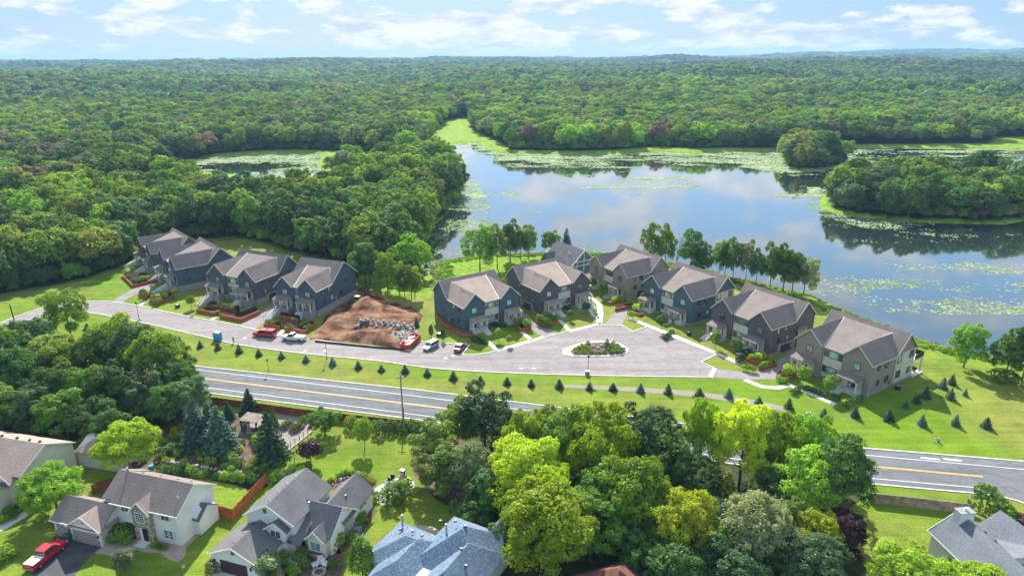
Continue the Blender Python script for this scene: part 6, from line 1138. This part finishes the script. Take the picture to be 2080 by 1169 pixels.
shrubs([(1248, 611), (1255, 610), (1263, 610), (1291, 628), (1297, 626), (1303, 624), (1279, 641), (1286, 643)], 'yellow green shrub in a planter near the second paver driveway', 'lime', z=.5); shrubs([(1526, 727), (1534, 730), (1542, 728), (1549, 726)], 'yellow shrub on the upper planter of the charcoal right townhouse', 'lime', z=.75)
shrubs([(1545, 746), (1553, 744), (1562, 741), (1510, 748), (1520, 751), (1530, 752)], 'low green shrub beside the curved driveway', 'bright', z=.4, s=(.7, .95)); shrubs([(1597, 758), (1603, 760), (1608, 757), (1600, 753), (1610, 752)], 'yellow shrub on the tall planter by the end townhouse', 'lime', z=.95, s=(.9, 1.3)); shrubs([(1583, 775), (1590, 777), (1596, 776)], 'yellow green shrub at the foot of the tall planter', 'bright')
shrubs([(253, 556), (262, 564), (275, 571), (283, 573), (300, 568), (290, 570), (309, 566)], 'bushy plant in the terrace of the leftmost townhouse', ['olive', 'mid', 'bronze'], z=.7); shrubs([(291, 596), (297, 602), (312, 608), (318, 614), (324, 612), (335, 606)], 'bushy plant in the terrace below the dark blue townhouse', ['olive', 'mid', 'bronze'], z=.8); shrubs([(455, 622), (466, 624), (474, 626), (446, 620)], 'small green shrub in the dark upper bed of the charcoal left townhouse', 'mid', z=1.6, s=(.7, .8))
shrubs([(548, 656), (556, 658), (590, 667), (628, 664), (620, 668), (584, 650), (596, 652)], 'small plant in the planters of the narrow navy townhouse', ['mid', 'olive'], z=.9, s=(.6, .8)); shrubs([(443, 638)], 'green shrub at the steps between the orange planters', 'bright')
for a, b_, n_, lab in (((1640, 792), (1700, 812), 6, 'dark hedge shrub along the front of the end townhouse'), ((1625, 790), (1612, 800), 3, 'low shrub beside the left steps of the end townhouse'), ((1500, 716), (1540, 722), 5, 'low dark shrub under the windows of the charcoal right townhouse'), ((1345, 645), (1368, 655), 4, 'low dark shrub under the windows of the teal townhouse'), ((985, 660), (1025, 664), 5, 'low shrub in shade under the bay of the blue grey townhouse'), ((1130, 624), (1155, 628), 4, 'low shrub in shade under the bay of the dark brown townhouse'), ((962, 692), (985, 698), 5, 'small dark shrub right of the long retaining wall'), ((1720, 826), (1745, 812), 4, 'low shrub right of the front steps of the end townhouse'), ((1352, 690), (1365, 676), 3, 'low shrub beside the right steps of the teal townhouse'), ((1500, 735), (1515, 722), 3, 'low shrub beside the right steps of the charcoal right townhouse')):
    shrubs([(a[0] + (b_[0] - a[0]) * k / (n_ - 1), a[1] + (b_[1] - a[1]) * k / (n_ - 1)) for k in range(n_)], lab, 'dark', s=(.75, 1.0))
ib = [(px, py) for px in range(1168, 1268, 7) for py in range(698, 722, 4)]; ibp = np.array(bed)
shrubs([(px + RG.uniform(-2, 2), py + RG.uniform(-1, 1)) for px, py in ib if inside(ibp, np.array([W(px, py)[0]]), np.array([W(px, py)[1]]))[0] and (abs(px - 1220) > 18 or py > 714)], 'low clump of grassy plants on the traffic island', ['olive', 'grey', 'mid'], s=(.45, .65), z=.12)
# lakeside trees with bare lower trunks
for px, py, k, H, R, c_, lab in ((975, 551, 'airy', 15.5, 4.6, 'mid', 'tall leafy tree behind the blue grey townhouse, left of the lakeside group'), (1010, 545, 'airy', 14, 3.4, 'olive', 'slimmer tree right beside the tall one behind the blue grey townhouse'), (1034, 528, 'airy', 12, 2.8, 'mid', 'tree with thin bare trunk at the bay shore'), (1037, 530, 'airy', 14, 3.0, 'blue', 'tallest tree of the bay shore group with leaning trunk'), (1057, 528, 'airy', 11, 2.6, 'dark', 'short tree between two leaning trunks at the bay shore'), (1073, 525, 'airy', 12, 3.0, 'mid', 'tree leaning right at the bay shore'),
        (1120, 520, 'lobed', 9, 3.4, 'mid', 'rounded tree left behind the clubhouse roof'), (1150, 516, 'spruce', 9.5, 2.4, 'spruce', 'dark conifer behind the clubhouse roof'),
        (1320, 545, 'airy', 15, 3.0, 'mid', 'thin airy tree on the lake bank behind the far taupe townhouse'), (1350, 552, 'airy', 15.5, 2.8, 'bright', 'bright green slender tree on the lake bank behind the teal townhouse'), (1374, 548, 'bare', 13, 4, 'mid', 'bare branched tree on the lake bank behind the teal townhouse'), (1402, 560, 'airy', 14.5, 3.8, 'dark', 'dark spreading tree on the lake bank behind the teal townhouse'), (1425, 562, 'airy', 10, 3.4, 'dark', 'lower dark tree beside the dark spreading one on the bank'),
        (1460, 558, 'airy', 12, 2.2, 'mid', 'first of the slender lake bank trees right of the gap'), (1472, 561, 'airy', 12, 2.2, 'dark', 'second slender dark tree right of the gap on the bank'), (1488, 569, 'airy', 13, 2.4, 'mid', 'slender tree with bare trunk midway along the bank'), (1514, 572, 'airy', 13, 2.4, 'grey', 'pale grey green slender tree midway along the bank'), (1535, 580, 'airy', 11, 2.2, 'dark', 'small dark tree with thin trunk on the bank'), (1563, 588, 'airy', 14, 3.0, 'dark', 'dark tree left of the dense one on the bank'), (1590, 592, 'lobed', 13.5, 3.9, 'mid', 'dense tree at the right end of the lake bank group'), (1608, 597, 'airy', 12, 3.6, 'mid', 'tree just right of the dense one on the bank'), (1632, 598, 'airy', 11.5, 3.2, 'grey', 'feathery grey green tree at the right end of the bank'),
        (1957, 746, 'airy', 10.8, 3.4, 'bright', 'bright green tree with bare trunk alone at the right shore'), (2040, 770, 'lobed', 11, 3.4, 'mid', 'dense green tree at the right edge by the shore'), (2075, 775, 'lobed', 11.5, 3.8, 'dark', 'dark tree cut by the right edge of the photo'), (2040, 772, 'shrub', 2.5, 2.6, 'mid', 'bush at the foot of the right edge trees'),
        (728, 573, 'airy', 9.5, 3.0, 'mid', 'thin tree next to the navy townhouse at the meadow edge'), (743, 583, 'airy', 13.5, 3.8, 'blue', 'tall pale trunked tree at the meadow edge right of the navy townhouse'), (752, 578, 'lobed', 12.5, 4.6, 'mid', 'big dark crowned tree forking at the meadow edge'), (788, 590, 'airy', 11.5, 3.2, 'mid', 'slender tree alone in the meadow behind the dirt site'), (812, 597, 'airy', 9.5, 2.2, 'olive', 'left thin tree of the meadow clump'), (822, 602, 'airy', 9, 2.0, 'dark', 'middle thin tree of the meadow clump'), (836, 607, 'airy', 9.5, 2.4, 'olive', 'right tree of the meadow clump'), (843, 604, 'airy', 9, 2.0, 'bright', 'thin bright tree at the back of the meadow clump'),
        (146, 690, 'airy', 13.6, 4.6, 'bright', 'lone bright green tree leaning over the left road bend')):
    o = T('bush' if k == 'shrub' else 'bare_tree' if k == 'bare' else 'conifer' if k == 'spruce' else 'lakeside_tree' if px < 1700 and py < 610 and px > 860 else 'tree', k, px, py, H, R, c_, lab)
# near wood at the lower left
wl = [(20, 770, 'lobed', 13, 5, 'mid'), (75, 745, 'lobed', 12, 4.6, 'blue'), (-15, 830, 'maple', 14, 5.5, 'dark'), (60, 830, 'lobed', 13, 5, 'dark'), (120, 790, 'maple', 13, 5, 'olive'), (165, 800, 'airy', 13, 4.6, 'bright'), (130, 850, 'maple', 11, 5, 'dark'), (205, 800, 'lobed', 14, 4.8, 'mid'), (190, 850, 'maple', 11, 4, 'bright'), (250, 775, 'airy', 15.5, 4.6, 'lime'), (290, 790, 'willow', 15, 5.0, 'blue'), (330, 805, 'willow', 14.5, 5.4, 'mid'), (365, 820, 'lobed', 10.5, 4.2, 'dark'), (240, 845, 'lobed', 11.5, 4.6, 'dark'), (300, 850, 'lobed', 9.5, 4.0, 'blue'), (345, 860, 'lobed', 8.5, 3.4, 'dark'), (390, 850, 'lobed', 8.5, 3.6, 'blue'), (10, 890, 'maple', 11, 4.6, 'mid'), (70, 885, 'lobed', 10, 4.2, 'blue'), (140, 890, 'lobed', 9.5, 4.0, 'mid'), (200, 895, 'maple', 8.5, 3.8, 'dark'), (-60, 800, 'maple', 14, 5.6, 'mid'), (-70, 880, 'maple', 12, 5, 'dark'), (225, 910, 'lobed', 7.5, 3.4, 'dark'), (-110, 780, 'maple', 14, 5.6, 'mid'), (45, 790, 'maple', 12, 4.5, 'dark')]
cw = dict(mid='mid green', dark='dark green', blue='blue green', olive='olive green', bright='bright green', lime='yellow green', grey='grey green', purple='wine red', bluespruce='blue green', spruce='dark green', bronze='bronze', yellow='yellow')
def spot(px): return 'at the very left edge' if px < 40 else 'behind the tan roofed house' if px < 150 else 'left of the yellow green tree' if px < 235 else 'above the yellow green tree' if px < 320 else 'beside the highway at the wood\'s right end'
kw = dict(lobed='clumpy crowned tree', maple='full crowned tree', airy='open crowned tree', willow='feathery crowned tree')
for px, py, k, H, R, c_ in wl:
    w_ = 'tall ' if H > 13 else 'low ' if H < 10 else ''; T('broadleaf_tree', k, px, py, H * .96, R * 1.12, c_, w_ + cw[c_] + ' ' + kw[k] + ' ' + spot(px), 'trees of the lower left wood')
T('maple_tree', 'maple', 268, 962, 9.6, 4.9, 'yellow', 'large yellow green maple between the cream house and the wood'); T('maple_tree', 'maple', 118, 1040, 7.4, 4.4, 'bright', 'wide bright green tree left of the cream house garage')
for i, (px, py, H, R) in enumerate(((405, 905, 9.5, 3.0), (450, 915, 9.0, 3.3), (552, 930, 9.2, 3.1), (508, 836, 5.2, 1.9), (466, 850, 4.0, 1.3), (557, 868, 4.5, 1.1), (430, 890, 7.5, 2.6))):
    T('spruce', 'spruce', px, py, H, R, ['bluespruce', 'bluespruce', 'spruce', 'spruce', 'spruce', 'mid', 'bluespruce'][i], ['tall blue spruce at the left of the garden slope', 'broad blue spruce in the middle of the garden slope', 'large dark spruce beside the gravel garden', 'small spruce standing before the brown fence above the pavilion', 'small spruce left of the pavilion', 'narrow evergreen between pavilion and raised beds', 'spruce behind the broad blue one on the garden slope'][i])
T('round_tree', 'lobed', 660, 880, 5.0, 2.9, 'mid', 'round green tree with dark shadow on the back lawn'); T('young_tree', 'young', 741, 912, 5.8, 1.5, 'bright', 'slim young tree in the middle of the back lawn'); T('plum_tree', 'young', 632, 942, 4.2, 1.9, 'purple', 'wine red leaved small tree on the back lawn'); T('ornamental_tree', 'young', 547, 1168, 3.4, 1.7, 'grey', 'small pale ornamental tree before the garage of the white house'); T('young_tree', 'column', 256, 1160, 3.4, 1.1, 'grey', 'small pyramidal tree on the front lawn of the cream house')
T('arborvitae', 'arborvitae', 737, 1172, 5.6, 1.3, 'mid', 'tall narrow evergreen left of the blue roofed house')
for px, py in ((716, 868), (739, 873), (770, 880), (796, 876), (820, 880), (838, 878), (853, 886)): T('round_shrub', 'shrub', px, py, 2.4, 1.25, RG.choice(['mid', 'blue']), 'round shrub in the row before the dark brown fence', 'row of round shrubs before the fence', 'shrub')
T('round_tree', 'lobed', 800, 1018, 2.9, 2.0, 'mid', 'low spreading tree on the edge of the round patio'); T('bush', 'shrub', 818, 1003, 2.2, 1.5, 'mid', 'second bush beside the low tree on the round patio', cat='shrub')
# the large wood in the lower middle
wm = [(985, 905, 'lobed', 11.5, 4.6, 'blue', 'big dark blue green tree overhanging the highway'), (930, 905, 'airy', 9.5, 2.8, 'mid', 'leaning open tree at the left of the big blue green one'), (885, 955, 'airy', 9.5, 3.2, 'olive', 'yellowish feathery tree at the wood\'s left front'), (905, 1000, 'airy', 8.5, 3.2, 'mid', 'green tree hanging over the lawn at the wood\'s left front'), (955, 1000, 'willow', 9, 3.4, 'grey', 'silvery willow like tree at the left of the wood'), (995, 1040, 'lobed', 7.5, 3.6, 'dark', 'dark low tree under the silvery one'), (965, 1060, 'lobed', 5, 2.8, 'dark', 'dark bush like tree at the wood\'s left foot'), (1070, 960, 'maple', 9.5, 3.6, 'lime', 'yellow green maple behind the first row of the wood'), (1075, 1040, 'maple', 12.5, 5.4, 'yellow', 'huge yellow green maple in the middle of the wood'), (1110, 1150, 'maple', 12.5, 5.6, 'yellow', 'huge yellow green maple at the bottom left of the wood'), (1150, 975, 'lobed', 11, 4.4, 'mid', 'mid green tree between the yellow maples'), (1215, 1000, 'maple', 12.5, 4.8, 'yellow', 'yellow maple touching the highway in view'), (1275, 1090, 'maple', 13, 5.0, 'bright', 'tall green maple at the centre of the wood'), (1300, 960, 'lobed', 10.5, 4.8, 'blue', 'dark feathery tree at the highway right of the yellow maple'), (1340, 1000, 'lobed', 9.5, 3.8, 'dark', 'dark tree in the hollow of the wood'), (1385, 1140, 'maple', 11, 4.0, 'yellow', 'yellow maple right of the tall green one'), (1420, 960, 'maple', 11.5, 2.8, 'lime', 'slim yellow green tree rising over the highway'), (1400, 1020, 'lobed', 8, 4, 'dark', 'dark tree below the slim yellow green one'), (1500, 985, 'maple', 12, 4.4, 'yellow', 'bright yellow maple over the highway'), (1560, 985, 'maple', 10.5, 3.8, 'lime', 'second yellow maple beside the bright one over the highway'), (1470, 1040, 'spruce', 8, 2.4, 'olive', 'olive conifer in the shade of the yellow maples'), (1480, 1100, 'lobed', 7, 3.6, 'spruce', 'dark blue green tree above the willow'), (1525, 1150, 'willow', 11, 4.6, 'grey', 'pale grey green willow at the bottom of the wood'), (1620, 1050, 'lobed', 12, 4.4, 'bright', 'bright green tree in front of the tall dark one'), (1640, 965, 'lobed', 9.5, 3.4, 'bright', 'bright green tree over the highway near the wood\'s right end'), (1690, 1050, 'lobed', 13.5, 4.4, 'dark', 'tall dark green tree at the right end of the wood'), (1640, 1130, 'maple', 8, 3.2, 'yellow', 'small yellow maple right of the willow'), (1630, 1185, 'lobed', 8, 4.2, 'blue', 'blue green spreading tree at the bottom right of the wood'), (1700, 1125, 'lobed', 7.2, 3.0, 'purple', 'dark purple leaved tree at the right foot of the wood'), (1480, 1210, 'lobed', 8, 4.0, 'blue', 'blue green tree below the willow at the bottom edge'), (1375, 1215, 'lobed', 8, 3.6, 'dark', 'dark tree at the bottom edge left of the willow'), (1200, 1060, 'lobed', 9, 4, 'dark', 'shaded tree between the huge maples'), (1310, 1180, 'lobed', 7, 3.2, 'dark', 'low shaded tree beside the brown roof'), (1040, 945, 'lobed', 8, 3.2, 'dark', 'shaded tree behind the silvery one'), (1560, 1060, 'lobed', 9, 3.6, 'dark', 'shaded tree in the middle right of the wood'), (1230, 925, 'lobed', 6, 2.6, 'dark', 'small dark tree at the highway verge'), (1440, 1165, 'lobed', 7.5, 3.4, 'mid', 'small green tree left of the willow'), (1200, 1130, 'lobed', 10, 4.4, 'mid', 'mid green tree between the bottom yellow maple and the brown roof'), (1235, 1075, 'lobed', 11, 4.2, 'bright', 'green tree beside the tall green maple at the centre of the wood'), (1330, 1120, 'maple', 9, 3.8, 'mid', 'green tree above the brown roof'), (1025, 1120, 'lobed', 5, 2.6, 'dark', 'low dark tree between the blue roof and the yellow maples'), (1590, 1110, 'lobed', 8, 3.6, 'mid', 'mid green tree behind the willow'), (1120, 925, 'lobed', 8, 3.6, 'olive', 'olive tree at the highway above the yellow maples')]
for px, py, k, H, R, c_, lab in wm: T('broadleaf_tree' if k != 'spruce' else 'conifer', k, px, py + 8, H * (1.25 if 1030 < px < 1660 and py < 1010 else 1.02), R * 1.13, c_, lab, 'trees of the lower middle wood')
for px, py, H in ((1035, 905, 9.5), (1075, 915, 9), (1110, 905, 7.5), (1170, 905, 7), (975, 870, 8), (1290, 915, 7.5), (1345, 925, 7.5), (1130, 900, 5.5)): T('bare_tree', 'bare', px, py, H, H * .33, 'mid', ('tall' if H > 8.5 else 'medium' if H > 7.2 else 'small') + ' leafless grey tree at the highway verge ' + ('left of the yellow maple' if px < 1150 else 'behind the dark feathery trees'), 'leafless trees at the verge')
T('maple_tree', 'maple', 1835, 1235, 8.6, 4.6, 'bright', 'bright green maple at the bottom right before the lawn'); T('maple_tree', 'willow', 1985, 1240, 6.2, 3.8, 'lime', 'yellow green tree at the bottom right before the grey roof')
T('round_bush', 'shrub', 2000, 1040, 3.8, 2.2, 'mid', 'large round bush at the end of the weathered fence', cat='shrub'); T('round_bush', 'shrub', 2040, 1052, 2.2, 1.6, 'mid', 'second bush right of the large round one', cat='shrub'); T('round_bush', 'shrub', 2070, 1062, 1.6, 1.2, 'purple', 'reddish bush at the right edge', cat='shrub')
# shrubs of the gardens
mb_poly = np.array(WP([(300, 900), (360, 860), (430, 850), (500, 885), (560, 910), (545, 955), (535, 985), (440, 950), (330, 940)]))
n_ = 0
while n_ < 70:
    px, py = RG.uniform(290, 560), RG.uniform(855, 985); x, y = W(px, py)
    if inside(mb_poly, np.array([x]), np.array([y]))[0]: shrubs([(px, py)], 'green shrub planted on the mulched garden slope', ['mid', 'bright', 'dark', 'blue', 'olive', 'lime'], 'shrubs on the mulched garden slope', (.6, 1.25)); n_ += 1
shrubs([(330 + k * 14, 958 + k * 1.5 + RG.uniform(-3, 3)) for k in range(14)], 'shrub in the bed behind the cream house roof', ['mid', 'bright', 'dark'], s=(.8, 1.2)); shrubs([(456, 969), (480, 975), (497, 976), (522, 958)], 'yellow flowering plant at the edge of the little back lawn', 'yellow', s=(.6, .8), name='flowering_plant')
shrubs([(248, 1095, 1.7), (262, 1090, 1.6), (256, 1100, 1.3)], 'large green shrub before the entrance of the cream house', 'mid'); shrubs([(312, 1110), (325, 1113), (336, 1114), (318, 1108)], 'hosta clump in the stone bed of the cream house', 'bright', s=(.5, .6))
shrubs([(610, 1110), (620, 1125), (640, 1123), (655, 1120), (672, 1116), (680, 1108, 1.8), (605, 1135), (620, 1150), (675, 1152), (590, 1160), (575, 1140, 1.3), (560, 1118, 1.5), (535, 1165, 1.3), (600, 1165)], 'clipped shrub in the front garden of the white house', ['bright', 'mid', 'dark'], s=(.8, 1.0)); shrubs([(728, 1065, 1.2), (738, 1055), (716, 1098), (750, 1020), (762, 1013)], 'shrub along the right side wall of the white house', ['dark', 'mid', 'lime'], s=(1, 1.1))
shrubs([(845 + RG.uniform(-6, 14) + k * 1.5, 900 + k * 7) for k in range(12)], 'small plant in the curved bed at the wood edge', ['mid', 'bronze', 'olive', 'bright'], s=(.5, .8)); shrubs([(672 + k * 7, 980 - 18 * math.sin(k / 12 * 3.1)) for k in range(13)], 'yellow green plant in the bed behind the white house', ['lime', 'bright', 'olive'], s=(.5, .75)); shrubs([(560 + k * 9, 975 - k * 3 + RG.uniform(-6, 6)) for k in range(8)], 'shrub in shade between the cedar fence and the white house', ['mid', 'dark', 'bright'], s=(.9, 1.3))
shrubs([(20, 1040), (30, 1050), (10, 1060), (45, 1030), (15, 1130, 1.4), (5, 1140, 1.2)], 'shrub before the tan roofed house', ['mid', 'bright', 'dark']); shrubs([(432, 1160, 1.2)], 'spreading blue green juniper beside the garage drive', 'grey')
# tall grass clumps along the near lake shore
gxp, gyp = gridpts(-30, 160, 100, 235, 1.15, 99); gs = shore(gxp, gyp); k = (gs > .2) & (gs < 7.5 + 2 * fbm(gxp, gyp, 9, 21)) & infan(gxp, gyp) & (fbm(gxp, gyp, 5, 31) > -.35); gxp, gyp, gs = gxp[k], gyp[k], gs[k]; q = len(gxp); print('reeds', q)
rgn = np.random.default_rng(12); sv = rgn.uniform(.25, .62, q); vt = fbm(gxp, gyp, 8, 41); idx = np.where(gs < 2.0, np.where(vt > 0, 10, 4), np.where(vt > -.15, 6, 4)) + rgn.integers(0, 2, q)
bsrc = []
for j in range(12): me = TM['shrub'][0][j % 3].copy(); me.materials.clear(); me.materials.append(M['leaf_mass']); bsrc.append(bpy.data.objects.new('grass_clump_%02d' % j, me))
tones2 = tones
scatter_gn('shore_vegetation', np.stack([gxp, gyp, ground(gxp, gyp, gs) - .12], 1), idx, rgn.uniform(0, 6.28, q), np.stack([sv * 1.5, sv * 1.5, sv * .95], 1), bsrc, 'lush yellow green meadow growth and reeds along the near lake shore')
SC.view_layers[0].update()
